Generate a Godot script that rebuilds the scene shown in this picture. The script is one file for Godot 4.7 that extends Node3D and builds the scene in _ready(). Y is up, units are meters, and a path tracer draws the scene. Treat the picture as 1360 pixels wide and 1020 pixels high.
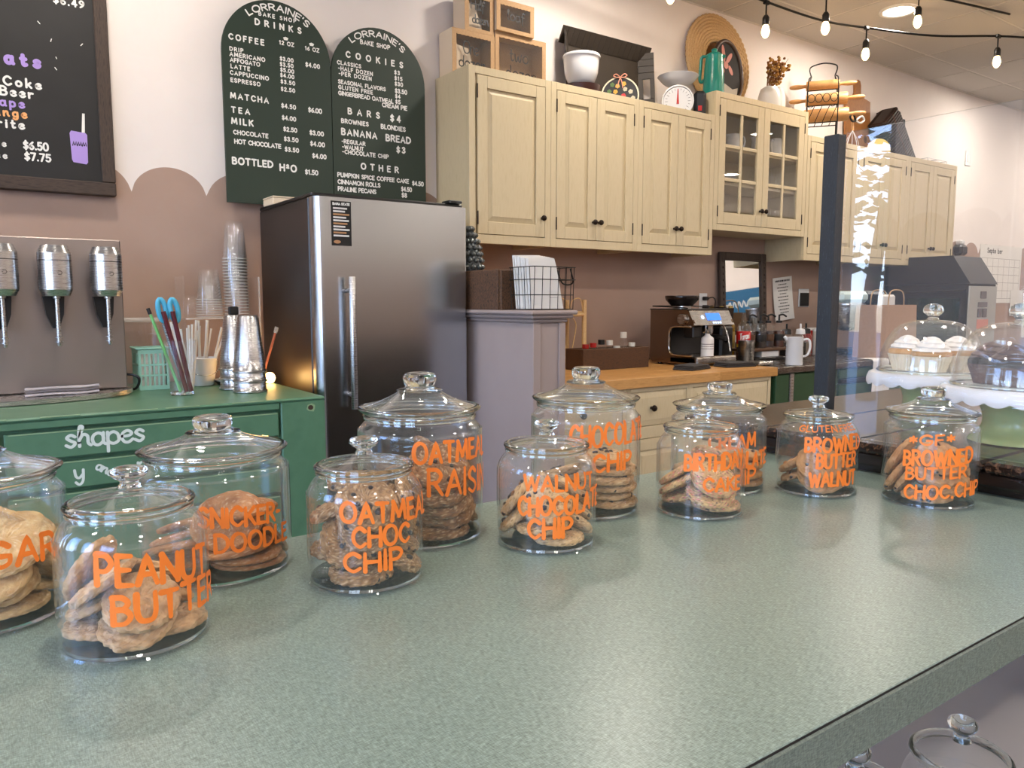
extends Node3D

const CT := 0.94      # jar counter top
const DT := 0.901     # green dresser top
const WZ := -3.225    # back wall
const CEIL := 2.94
const CF := -2.9325   # front of the wall cabinets
const CTOP := 2.2375  # top of the wall cabinets
const BT := 0.8755    # butcher block top
const BZ := -2.42     # butcher block front
const PT := 0.989     # dark plank top
const FT := 1.587     # fridge top

var M := {}
var used := {}
var rng := RandomNumberGenerator.new()


class MB:
	var v := PackedVector3Array()
	var n := PackedVector3Array()
	var c := PackedColorArray()
	var ix := PackedInt32Array()
	var t := Transform3D()
	var col := Color(1, 1, 1)

	func p(q: Vector3, m: Vector3) -> int:
		v.append(t * q)
		n.append((t.basis * m).normalized())
		c.append(col)
		return v.size() - 1

	func tri(a: int, b: int, d: int) -> void:
		ix.append(a)
		ix.append(d)
		ix.append(b)

	func poly(pts: Array) -> void:
		var m: Vector3 = (pts[1] - pts[0]).cross(pts[2] - pts[0]).normalized()
		var b := v.size()
		for q in pts:
			p(q, m)
		for k in range(1, pts.size() - 1):
			tri(b, b + k, b + k + 1)

	func cpoly(pts: Array, cen: Vector3) -> void:
		var m: Vector3 = (pts[1] - pts[0]).cross(pts[2] - pts[0])
		var mid := Vector3.ZERO
		for q in pts:
			mid += q
		mid /= pts.size()
		if m.dot(mid - cen) < 0:
			pts.reverse()
		poly(pts)

	func box(cen: Vector3, size: Vector3, bev := 0.0) -> MB:
		var h := size / 2
		var b := minf(bev, minf(h.x, minf(h.y, h.z)) * 0.9)
		for a in 3:
			var q := (a + 1) % 3
			var r := (a + 2) % 3
			for s in [-1.0, 1.0]:
				var pts := []
				for k in [[-1.0, -1.0], [1.0, -1.0], [1.0, 1.0], [-1.0, 1.0]]:
					var w := Vector3.ZERO
					w[a] = s * h[a]
					w[q] = k[0] * (h[q] - b)
					w[r] = k[1] * (h[r] - b)
					pts.append(cen + w)
				cpoly(pts, cen)
			if b > 0.0:
				for s1 in [-1.0, 1.0]:
					for s2 in [-1.0, 1.0]:
						var e := []
						for k in [[-1.0, 0], [1.0, 0], [1.0, 1], [-1.0, 1]]:
							var w := Vector3.ZERO
							w[a] = k[0] * (h[a] - b)
							w[q] = s1 * (h[q] if k[1] == 0 else h[q] - b)
							w[r] = s2 * (h[r] - b if k[1] == 0 else h[r])
							e.append(cen + w)
						cpoly(e, cen)
		if b > 0.0:
			for sx in [-1.0, 1.0]:
				for sy in [-1.0, 1.0]:
					for sz in [-1.0, 1.0]:
						var e := []
						for a in 3:
							var w := Vector3(sx * (h.x - b), sy * (h.y - b), sz * (h.z - b))
							w[a] = [sx, sy, sz][a] * h[a]
							e.append(cen + w)
						cpoly(e, cen)
		return self

	func b2(lo: Vector3, hi: Vector3, bev := 0.0) -> MB:
		return box((lo + hi) / 2, hi - lo, bev)

	func lathe(prof: Array, segs := 24, sharp := 40.0) -> MB:
		var m := prof.size() - 1
		var nn := []
		for i in m:
			var d: Vector2 = prof[i + 1] - prof[i]
			nn.append(Vector2(d.y, -d.x).normalized())
		var lim := cos(deg_to_rad(sharp))
		for i in m:
			var n0: Vector2 = nn[i]
			var n1: Vector2 = nn[i]
			if i > 0 and nn[i].dot(nn[i - 1]) > lim:
				n0 = (nn[i] + nn[i - 1]).normalized()
			if i < m - 1 and nn[i].dot(nn[i + 1]) > lim:
				n1 = (nn[i] + nn[i + 1]).normalized()
			var base := v.size()
			for k in segs + 1:
				var a := TAU * k / segs
				var ca := cos(a)
				var sa := sin(a)
				p(Vector3(prof[i].x * ca, prof[i].y, prof[i].x * sa), Vector3(n0.x * ca, n0.y, n0.x * sa))
				p(Vector3(prof[i + 1].x * ca, prof[i + 1].y, prof[i + 1].x * sa), Vector3(n1.x * ca, n1.y, n1.x * sa))
			for k in segs:
				var q := base + 2 * k
				if prof[i + 1].x > 1e-6:
					tri(q, q + 1, q + 3)
				if prof[i].x > 1e-6:
					tri(q, q + 3, q + 2)
		return self

	func tube(pts: Array, rad, segs := 8, closed := false) -> MB:
		var m := pts.size()
		var up := Vector3(0.31, 0.9, 0.17)
		var base := v.size()
		var prev := Vector3.ZERO
		for i in m:
			var a: Vector3 = pts[(i - 1 + m) % m] if closed or i > 0 else pts[i]
			var b: Vector3 = pts[(i + 1) % m] if closed or i < m - 1 else pts[i]
			var d := (b - a).normalized()
			var s := prev
			if s == Vector3.ZERO:
				s = up.cross(d)
				if s.length() < 0.1:
					s = Vector3.RIGHT.cross(d)
			s = (s - d * s.dot(d)).normalized()
			prev = s
			var w := d.cross(s)
			var r: float = rad[i] if rad is Array else rad
			for k in segs:
				var an := TAU * k / segs
				var o := s * cos(an) + w * sin(an)
				p(pts[i] + o * r, o)
			if not closed and (i == 0 or i == m - 1):
				pass
		var rings := m if closed else m - 1
		for i in rings:
			for k in segs:
				var q0 := base + i * segs + k
				var q1 := base + i * segs + (k + 1) % segs
				var j := (i + 1) % m
				var q2 := base + j * segs + k
				var q3 := base + j * segs + (k + 1) % segs
				tri(q0, q1, q3)
				tri(q0, q3, q2)
		if not closed:
			for e in [0, m - 1]:
				var d: Vector3 = (pts[1] - pts[0]) if e == 0 else (pts[m - 1] - pts[m - 2])
				d = d.normalized() * (-1.0 if e == 0 else 1.0)
				var inv := t.affine_inverse()
				var cb := v.size()
				for k in segs:
					p(inv * v[base + e * segs + k], d)
				for k in range(1, segs - 1):
					if e == 0:
						tri(cb, cb + k + 1, cb + k)
					else:
						tri(cb, cb + k, cb + k + 1)
		return self

	func rod(a: Vector3, b: Vector3, r: float, segs := 8) -> MB:
		return tube([a, b], r, segs)

	func prism(poly_in: Array, z0: float, z1: float) -> MB:
		var pl := PackedVector2Array(poly_in)
		var area := 0.0
		for i in pl.size():
			area += pl[i].cross(pl[(i + 1) % pl.size()])
		if area < 0:
			pl.reverse()
		var tr := Geometry2D.triangulate_polygon(pl)
		for side in 2:
			var z := z1 if side else z0
			var b := v.size()
			for q in pl:
				p(Vector3(q.x, q.y, z), Vector3(0, 0, 1 if side else -1))
			for k in range(0, tr.size(), 3):
				var i0 := tr[k]
				var i1 := tr[k + 1]
				var i2 := tr[k + 2]
				var ccw := (pl[i1] - pl[i0]).cross(pl[i2] - pl[i0]) > 0
				if ccw == (side == 1):
					tri(b + i0, b + i1, b + i2)
				else:
					tri(b + i0, b + i2, b + i1)
		for i in pl.size():
			var a := pl[i]
			var d := pl[(i + 1) % pl.size()]
			poly([Vector3(a.x, a.y, z0), Vector3(d.x, d.y, z0), Vector3(d.x, d.y, z1), Vector3(a.x, a.y, z1)])
		return self

	func sheet(nu: int, nv: int, f: Callable) -> MB:
		var g := []
		for i in nu + 1:
			for j in nv + 1:
				g.append(f.call(float(i) / nu, float(j) / nv))
		var b := v.size()
		var w := nv + 1
		for i in nu + 1:
			for j in nv + 1:
				var du: Vector3 = g[mini(i + 1, nu) * w + j] - g[maxi(i - 1, 0) * w + j]
				var dv: Vector3 = g[i * w + mini(j + 1, nv)] - g[i * w + maxi(j - 1, 0)]
				var m := du.cross(dv)
				p(g[i * w + j], m.normalized() if m.length() > 1e-12 else Vector3.UP)
		for i in nu:
			for j in nv:
				var q := b + i * w + j
				tri(q, q + w, q + w + 1)
				tri(q, q + w + 1, q + 1)
		return self

	func mesh(tinted := false) -> ArrayMesh:
		var am := ArrayMesh.new()
		add_to(am, tinted)
		return am

	func add_to(am: ArrayMesh, tinted := false) -> void:
		var a := []
		a.resize(Mesh.ARRAY_MAX)
		a[Mesh.ARRAY_VERTEX] = v
		a[Mesh.ARRAY_NORMAL] = n
		if tinted:
			a[Mesh.ARRAY_COLOR] = c
		a[Mesh.ARRAY_INDEX] = ix
		am.add_surface_from_arrays(Mesh.PRIMITIVE_TRIANGLES, a)


func numbered(called: String) -> String:
	if not used.has(called):
		used[called] = 0
		return called
	used[called] += 1
	return "%s_%03d" % [called, used[called]]


func meta(o: Node, label: String, category: String, group := "") -> void:
	o.set_meta("label", label)
	o.set_meta("category", category)
	if group:
		o.set_meta("group", group)


func thing(called: String, label: String, category: String, at := Vector3.ZERO, turn := 0.0, group := "") -> Node3D:
	var o := Node3D.new()
	o.name = numbered(called)
	add_child(o)
	o.position = at
	o.rotation.y = turn
	meta(o, label, category, group)
	return o


func part(parent: Node, called: String, mb, m: Material, label := "") -> MeshInstance3D:
	var o := MeshInstance3D.new()
	o.name = called
	o.mesh = mb.mesh() if mb is MB else mb
	o.material_override = m
	parent.add_child(o, true)
	if label:
		o.set_meta("label", label)
	return o


func solo(called: String, mb, m: Material, label: String, category: String, at := Vector3.ZERO, turn := 0.0, group := "") -> MeshInstance3D:
	var o := MeshInstance3D.new()
	o.name = numbered(called)
	o.mesh = mb.mesh() if mb is MB else mb
	o.material_override = m
	add_child(o)
	o.position = at
	o.rotation.y = turn
	meta(o, label, category, group)
	return o


func struct(called: String, mb, m: Material) -> MeshInstance3D:
	var o := MeshInstance3D.new()
	o.name = numbered(called)
	o.mesh = mb.mesh() if mb is MB else mb
	if m:
		o.material_override = m
	add_child(o)
	o.set_meta("kind", "structure")
	return o


func smat(color: Color, rough := 0.6, metal := 0.0) -> StandardMaterial3D:
	var m := StandardMaterial3D.new()
	m.albedo_color = color
	m.roughness = rough
	m.metallic = metal
	return m


func noise_tex(cols: Array, freq: float, seed_: int, kind := FastNoiseLite.TYPE_SIMPLEX_SMOOTH, oct := 4, size := 512) -> NoiseTexture2D:
	var f := FastNoiseLite.new()
	f.seed = seed_
	f.frequency = freq
	f.noise_type = kind
	f.fractal_octaves = oct
	var t := NoiseTexture2D.new()
	t.width = size
	t.height = size
	t.seamless = true
	t.noise = f
	if cols.size():
		var g := Gradient.new()
		var offs := PackedFloat32Array()
		var cc := PackedColorArray()
		for k in cols.size():
			offs.append(float(k) / (cols.size() - 1))
			cc.append(cols[k])
		g.offsets = offs
		g.colors = cc
		t.color_ramp = g
	return t


func tri_mat(cols: Array, freq: float, scale: Vector3, rough := 0.6, seed_ := 1, bump := 0.0) -> StandardMaterial3D:
	var m := StandardMaterial3D.new()
	m.albedo_texture = noise_tex(cols, freq, seed_)
	m.uv1_triplanar = true
	m.uv1_scale = scale
	m.roughness = rough
	if bump != 0.0:
		m.heightmap_enabled = true
		m.heightmap_texture = m.albedo_texture
		m.heightmap_scale = bump
	return m


func vcol_mat(rough := 0.8, bump := 0.0) -> StandardMaterial3D:
	var m := StandardMaterial3D.new()
	m.vertex_color_use_as_albedo = true
	m.roughness = rough
	if bump != 0.0:
		m.heightmap_enabled = true
		m.heightmap_texture = noise_tex([], 0.03, 77, FastNoiseLite.TYPE_SIMPLEX_SMOOTH, 5)
		m.heightmap_scale = bump
		m.uv1_triplanar = true
		m.uv1_scale = Vector3.ONE * 14.0
	return m


func thin_glass(tint: Color, alpha := 0.02) -> StandardMaterial3D:
	var m := StandardMaterial3D.new()
	m.transparency = BaseMaterial3D.TRANSPARENCY_ALPHA
	m.albedo_color = Color(tint.r, tint.g, tint.b, alpha)
	m.roughness = 0.0
	m.metallic_specular = 0.5
	return m


func solid_glass(tint: Color) -> StandardMaterial3D:
	var m := StandardMaterial3D.new()
	m.albedo_color = Color(tint.r, tint.g, tint.b, 0.0)
	m.roughness = 0.0
	m.refraction_enabled = true
	m.refraction_scale = 0.05
	return m


func glow(color: Color, energy: float) -> StandardMaterial3D:
	var m := smat(color, 0.5)
	m.emission_enabled = true
	m.emission = color
	m.emission_energy_multiplier = energy
	return m


# ---------- hand lettering: each glyph is a few brush strokes ("~" = curved, "o" = closed curve)
const GLYPHS := {
	"A": [0.78, "0,0 .39,1 .78,0", ".15,.34 .63,.34"],
	"B": [0.64, "0,0 0,1", "~0,1 .36,.98 .56,.77 .36,.55 0,.53", "~0,.53 .42,.52 .64,.27 .42,.01 0,0"],
	"C": [0.74, "~.72,.82 .42,1 .1,.8 0,.5 .1,.2 .42,0 .74,.18"],
	"D": [0.74, "0,0 0,1", "~0,1 .4,.97 .7,.72 .74,.5 .7,.28 .4,.03 0,0"],
	"E": [0.54, "0,0 0,1", "0,1 .54,1", "0,.53 .46,.53", "0,0 .54,0"],
	"F": [0.52, "0,0 0,1", "0,1 .52,1", "0,.52 .44,.52"],
	"G": [0.8, "~.74,.83 .45,1 .12,.82 0,.5 .12,.18 .45,0 .74,.14 .78,.44", ".46,.44 .78,.44"],
	"H": [0.7, "0,0 0,1", ".7,0 .7,1", "0,.52 .7,.52"],
	"I": [0.06, ".03,0 .03,1"],
	"J": [0.5, "~.5,1 .5,.25 .25,0 0,.18"],
	"K": [0.66, "0,0 0,1", ".62,1 0,.44", ".2,.6 .66,0"],
	"L": [0.5, "0,1 0,0", "0,0 .5,0"],
	"M": [0.92, "0,0 .1,1", ".1,1 .46,.2", ".46,.2 .82,1", ".82,1 .92,0"],
	"N": [0.7, "0,0 0,1", "0,1 .7,0", ".7,0 .7,1"],
	"O": [0.86, "o.43,1 .13,.87 0,.5 .13,.13 .43,0 .73,.13 .86,.5 .73,.87"],
	"P": [0.62, "0,0 0,1", "~0,1 .4,.98 .62,.74 .4,.48 0,.46"],
	"R": [0.66, "0,0 0,1", "~0,1 .4,.98 .6,.75 .4,.5 0,.48", ".28,.48 .66,0"],
	"S": [0.58, "~.55,.84 .31,1 .05,.82 .12,.6 .46,.42 .58,.2 .33,0 .02,.15"],
	"T": [0.68, "0,1 .68,1", ".34,1 .34,0"],
	"U": [0.7, "~0,1 0,.35 .12,.06 .35,0 .58,.06 .7,.35 .7,1"],
	"V": [0.74, "0,1 .37,0", ".37,0 .74,1"],
	"W": [1.08, "0,1 .27,0", ".27,0 .54,.85", ".54,.85 .81,0", ".81,0 1.08,1"],
	"X": [0.68, "0,0 .68,1", "0,1 .68,0"],
	"Y": [0.7, "0,1 .35,.48", ".7,1 .35,.48", ".35,.48 .35,0"],
	"Z": [0.66, "0,1 .66,1", ".66,1 0,0", "0,0 .66,0"],
	"0": [0.62, "o.31,1 .08,.85 0,.5 .08,.15 .31,0 .54,.15 .62,.5 .54,.85"],
	"1": [0.3, "0,.8 .2,1", ".2,1 .2,0"],
	"2": [0.56, "~.03,.78 .28,1 .53,.76 .35,.4 0,0", "0,0 .56,0"],
	"3": [0.54, "~.03,.86 .3,1 .5,.78 .22,.54", "~.22,.54 .54,.3 .3,0 0,.14"],
	"4": [0.6, ".42,0 .42,1", ".42,1 0,.3", "0,.3 .6,.3"],
	"5": [0.54, ".5,1 .08,1", ".08,1 .05,.55", "~.05,.55 .35,.62 .54,.32 .3,0 0,.13"],
	"6": [0.56, "~.46,.95 .1,.6 .02,.25 .28,0 .56,.28 .3,.55 .04,.36"],
	"7": [0.54, "0,1 .54,1", ".54,1 .16,0"],
	"8": [0.56, "o.28,1 .06,.78 .28,.54 .56,.26 .28,0 0,.26 .28,.54 .5,.78"],
	"9": [0.56, "~.52,.64 .26,.45 0,.72 .28,1 .54,.75 .46,.35 .1,.03"],
	"$": [0.54, "~.52,.8 .28,.93 .05,.76 .14,.56 .42,.44 .54,.24 .28,.07 .02,.18", ".28,1.08 .28,-.08"],
	".": [0.1, ".05,.02 .05,.06"],
	"-": [0.36, ".02,.45 .34,.45"],
	"'": [0.1, ".06,1 .03,.78"],
	"*": [0.46, ".23,.85 .23,.25", ".0,.7 .46,.4", ".0,.4 .46,.7"],
	"²": [0.32, "~.02,.88 .15,1 .28,.88 .2,.7 0,.52", "0,.52 .32,.52"],
	"a": [0.56, "o.26,.6 .06,.5 0,.28 .08,.06 .26,0 .46,.14 .5,.32 .44,.52", "~.5,.6 .49,.15 .58,.02"],
	"b": [0.54, "0,1 0,0", "o.26,.58 .04,.45 .02,.14 .26,0 .5,.1 .54,.3 .46,.5"],
	"c": [0.48, "~.46,.48 .26,.6 .04,.42 .04,.14 .26,0 .48,.12"],
	"d": [0.54, "o.26,.58 .04,.45 0,.26 .06,.08 .28,0 .48,.14 .5,.4", "~.5,1.02 .49,.12 .58,.02"],
	"e": [0.52, "~.03,.32 .34,.34 .48,.46 .3,.6 .08,.5 0,.27 .12,.04 .32,0 .52,.14"],
	"f": [0.4, "~.42,.9 .28,1 .16,.8 .16,.3 .12,-.25", "0,.56 .36,.56"],
	"g": [0.54, "o.26,.6 .04,.45 .04,.14 .26,.02 .48,.14 .48,.5", "~.5,.58 .5,-.1 .3,-.34 .04,-.22"],
	"h": [0.52, "~.05,.0 .04,.6 .1,1 .22,.95 .1,.6 .04,.2", "~.04,.3 .22,.58 .42,.5 .44,.15 .56,.03"],
	"i": [0.12, ".06,.58 .06,0", ".06,.8 .06,.84"],
	"k": [0.5, "0,1 0,0", ".44,.58 .04,.24", ".16,.34 .5,0"],
	"l": [0.24, "~.0,.3 .2,.8 .14,1 .04,.8 .04,.2 .22,.02"],
	"n": [0.54, "0,.58 .02,0", "~.02,.3 .2,.58 .4,.54 .44,.2 .56,.02"],
	"o": [0.54, "o.27,.6 .06,.48 0,.3 .06,.1 .27,0 .48,.1 .54,.3 .48,.48"],
	"p": [0.54, ".02,.6 .02,-.38", "o.27,.6 .05,.45 .04,.14 .27,0 .5,.12 .52,.32 .46,.5"],
	"r": [0.4, "0,.6 .02,0", "~.02,.34 .18,.56 .4,.55"],
	"s": [0.42, "~.4,.5 .22,.6 .04,.47 .2,.32 .4,.18 .22,0 0,.1"],
	"t": [0.38, "~.14,.9 .14,.2 .22,.02 .38,.08", "0,.58 .34,.58"],
	"u": [0.54, "~0,.6 .02,.15 .22,0 .44,.15 .48,.6", "~.48,.6 .48,.12 .57,.02"],
	"w": [0.72, "~0,.6 .06,.1 .22,.04 .34,.5 .42,.08 .58,.06 .7,.6"],
	"y": [0.52, "~0,.6 .06,.2 .24,.08 .44,.3", "~.48,.6 .44,-.1 .24,-.36 .04,-.2"],
	"z": [0.44, ".02,.58 .42,.58", ".42,.58 .02,.02", ".02,.02 .44,.02"],
	" ": [0.32],
}
var glyph_cache := {}


func glyph(ch: String) -> Array:
	if glyph_cache.has(ch):
		return glyph_cache[ch]
	var g: Array = GLYPHS.get(ch, [0.4])
	var out := [g[0], []]
	for k in range(1, g.size()):
		var s: String = g[k]
		var closed := s.begins_with("o")
		var curved := s.begins_with("~") or closed
		if curved:
			s = s.substr(1)
		var pts := []
		for w in s.split(" "):
			var xy := w.split(",")
			pts.append(Vector2(float(xy[0]), float(xy[1])))
		if curved:
			var sm := []
			var m := pts.size()
			for i in (m if closed else m - 1):
				var p0: Vector2 = pts[(i - 1 + m) % m] if closed or i > 0 else pts[i]
				var p1: Vector2 = pts[i]
				var p2: Vector2 = pts[(i + 1) % m]
				var p3: Vector2 = pts[(i + 2) % m] if closed or i + 2 < m else pts[m - 1]
				for q in 5:
					sm.append(p1.cubic_interpolate(p2, p0, p3, q / 5.0))
			sm.append(pts[0] if closed else pts[m - 1])
			pts = sm
		out[1].append(pts)
	glyph_cache[ch] = out
	return out


# strokes of a line of text, cap height 1; [strokes, width, width of the first nfit letters]
func strokes(s: String, gap := 0.2, nfit := 0, jitter := 0.0) -> Array:
	var x := 0.0
	var out := []
	var wfit := 0.0
	for i in s.length():
		var g := glyph(s[i])
		var dy := rng.randf_range(-jitter, jitter)
		var sc := 1.0 + rng.randf_range(-jitter, jitter) * 1.5
		for st in g[1]:
			var q := []
			for pt in st:
				q.append(Vector2(x + pt.x, dy + pt.y * sc))
			out.append(q)
		x += g[0]
		if i == nfit - 1:
			wfit = x
		x += gap
	return [out, x - gap, wfit if nfit else x - gap]


# strokes (already in metres) to ribbons; place.call(Vector2) gives [point, normal]
func ribbons(mb: MB, list: Array, width: float, place: Callable, step := 0.0, taper := 0.0) -> void:
	var lift := 0.0
	for st0 in list:
		var st: Array = st0
		lift += 0.00006
		if step > 0.0:
			var fine := []
			for i in st.size() - 1:
				var a: Vector2 = st[i]
				var b: Vector2 = st[i + 1]
				var k := maxi(1, int(ceil(a.distance_to(b) / step)))
				for q in k:
					fine.append(a.lerp(b, float(q) / k))
			fine.append(st[st.size() - 1])
			st = fine
		var m := st.size()
		var prev_l := -1
		var closed: bool = st[0].distance_to(st[m - 1]) < 1e-6
		for i in m:
			var a: Vector2 = st[maxi(i - 1, 0)]
			var b: Vector2 = st[mini(i + 1, m - 1)]
			if closed and (i == 0 or i == m - 1):
				a = st[m - 2]
				b = st[1]
			var d := (b - a).normalized()
			var w := width * (1.0 + taper * (0.5 - float(i) / maxi(m - 1, 1))) / 2
			var o := Vector2(-d.y, d.x) * w
			var l: Array = place.call(st[i] + o)
			var r: Array = place.call(st[i] - o)
			l[0] += l[1] * lift
			r[0] += r[1] * lift
			if prev_l >= 0:
				# on the inside of a tight bend the edge does not run backwards
				var go: Vector3 = place.call(st[i])[0] - place.call(st[i - 1])[0]
				if (l[0] - mb.v[prev_l]).dot(go) < 0.0:
					l[0] = mb.v[prev_l]
				if (r[0] - mb.v[prev_l + 1]).dot(go) < 0.0:
					r[0] = mb.v[prev_l + 1]
			var il := mb.p(l[0], l[1])
			mb.p(r[0], r[1])
			if prev_l >= 0:
				for q in [[prev_l, prev_l + 1, il + 1], [prev_l, il + 1, il]]:
					if (mb.v[q[1]] - mb.v[q[0]]).cross(mb.v[q[2]] - mb.v[q[0]]).dot(mb.n[q[0]]) >= 0.0:
						mb.tri(q[0], q[1], q[2])
					else:
						mb.tri(q[0], q[2], q[1])
			prev_l = il
			if (i == 0 or i == m - 1) and not closed:
				var s := -1.0 if i == 0 else 1.0
				var cc: Array = place.call(st[i])
				var ic := mb.p(cc[0] + cc[1] * lift, cc[1])
				var first := -1
				for k in 7:
					var an := -PI / 2 + PI * k / 6
					var e := (d * s).rotated(an) * w
					var pe: Array = place.call(st[i] + e)
					var ie := mb.p(pe[0] + pe[1] * lift, pe[1])
					if first >= 0:
						mb.tri(ic, ie - 1, ie)
					first = ie


# a line of text lying in a plane: o = start of the baseline, ux / uy = unit axes
func flat_text(mb: MB, s: String, o: Vector3, ux: Vector3, uy: Vector3, width: float, cap: float, weight: float, gap := 0.2, jitter := 0.0) -> void:
	var r := strokes(s, gap, 0, jitter)
	if s.length() > 1 and (width - weight) / r[1] > cap - weight:
		# a wide line is letter-spaced, its letters keep their shape
		gap += ((width - weight) / (cap - weight) - r[1]) / (s.length() - 1)
		r = strokes(s, gap, 0, jitter)
	var kx: float = (width - weight) / r[1]
	var list := []
	for st in r[0]:
		var q := []
		for pt in st:
			q.append(Vector2(weight / 2 + pt.x * kx, weight / 2 + pt.y * (cap - weight)))
		list.append(q)
	var nn := ux.cross(uy)
	ribbons(mb, list, weight, func(a: Vector2): return [o + ux * a.x + uy * a.y, nn])


func ellipse(cx: float, cy: float, rx: float, ry: float, k := 32, a0 := 0.0, a1 := TAU) -> Array:
	var out := []
	for i in (k if a1 - a0 >= TAU - 0.001 else k + 1):
		var a := a0 + (a1 - a0) * i / k
		out.append(Vector2(cx + cos(a) * rx, cy + sin(a) * ry))
	return out


func curve(pts: Array, sub := 6, closed := false) -> Array:
	var out := []
	var m := pts.size()
	for i in (m if closed else m - 1):
		var p0: Vector3 = pts[(i - 1 + m) % m] if closed or i > 0 else pts[i]
		var p3: Vector3 = pts[(i + 2) % m] if closed or i + 2 < m else pts[m - 1]
		for q in sub:
			out.append(pts[i].cubic_interpolate(pts[(i + 1) % m], p0, p3, float(q) / sub))
	if not closed:
		out.append(pts[m - 1])
	return out


func mv(x: float, y: float, z: float) -> Transform3D:
	return Transform3D(Basis(), Vector3(x, y, z))


func V(x: float, y: float, z: float) -> Vector3:
	return Vector3(x, y, z)


func P2(list: Array) -> Array:
	var out := []
	for k in range(0, list.size(), 2):
		out.append(Vector2(list[k], list[k + 1]))
	return out


func _ready() -> void:
	rng.seed = 11
	# ---- camera
	var cam := Camera3D.new()
	cam.name = "camera"
	cam.fov = 53.13
	cam.near = 0.02
	cam.far = 200.0
	add_child(cam)
	cam.position = Vector3(0, 1.21, 0)
	cam.rotation = Vector3(deg_to_rad(-6.1), deg_to_rad(-35.28), 0)
	cam.current = true
	# ---- sky and exposure
	var env := Environment.new()
	env.background_mode = Environment.BG_SKY
	var sky := Sky.new()
	var sm := ProceduralSkyMaterial.new()
	sm.sky_top_color = Color(0.36, 0.56, 0.86)
	sm.sky_horizon_color = Color(0.80, 0.88, 0.96)
	sm.ground_bottom_color = Color(0.42, 0.42, 0.40)
	sm.ground_horizon_color = Color(0.62, 0.64, 0.62)
	sm.energy_multiplier = 15.0
	sky.sky_material = sm
	env.sky = sky
	env.ambient_light_source = Environment.AMBIENT_SOURCE_DISABLED
	env.tonemap_mode = Environment.TONE_MAPPER_LINEAR
	env.tonemap_exposure = 1.18
	env.sdfgi_enabled = true
	env.ssao_enabled = true
	env.ssil_enabled = true
	var we := WorldEnvironment.new()
	we.name = "environment"
	we.environment = env
	add_child(we)
	materials()
	# ---- ceiling lamps (large lights)
	for lx in [-1.6, 0.35, 2.5, 4.65, 6.8, 8.6]:
		for lz in [-2.58, -0.72, 1.12, 2.6]:
			downlight(lx, lz)
	room()
	jar_counter()
	display_counter()
	dresser()
	fridge()
	pony_wall()
	wall_cabinets()
	back_counter()
	boards()
	jars()
	cakes()
	dresser_things()
	cabinet_top_things()
	espresso_things()
	far_things()
	string_lights()
	under_counter_things()


const LAMP := Color(1.0, 0.955, 0.905)


func downlight(x: float, z: float) -> void:
	var o := thing("ceiling_downlight", "round recessed white downlight glowing in the tiled ceiling", "ceiling light", Vector3(x, CEIL - 0.006, z), 0, "recessed downlights in the ceiling")
	part(o, "trim_ring", MB.new().lathe([Vector2(0.085, 0.006), Vector2(0.085, -0.001), Vector2(0.088, -0.004), Vector2(0.105, -0.004), Vector2(0.108, 0.0), Vector2(0.108, 0.006)], 28), M.lampring)
	part(o, "lamp_glass", MB.new().lathe([Vector2(0, 0.001), Vector2(0.085, 0.001), Vector2(0.085, 0.005), Vector2(0, 0.005)], 28), M.lampglow)
	var l := AreaLight3D.new()
	l.name = "lamp_light"
	l.area_size = Vector2(0.15, 0.15)
	l.area_normalize_energy = true
	l.light_energy = 1.45
	l.light_color = LAMP
	l.shadow_enabled = true
	l.area_range = 20.0
	l.rotation.x = -PI / 2
	l.position = Vector3(0, -0.006, 0)
	o.add_child(l)


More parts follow.
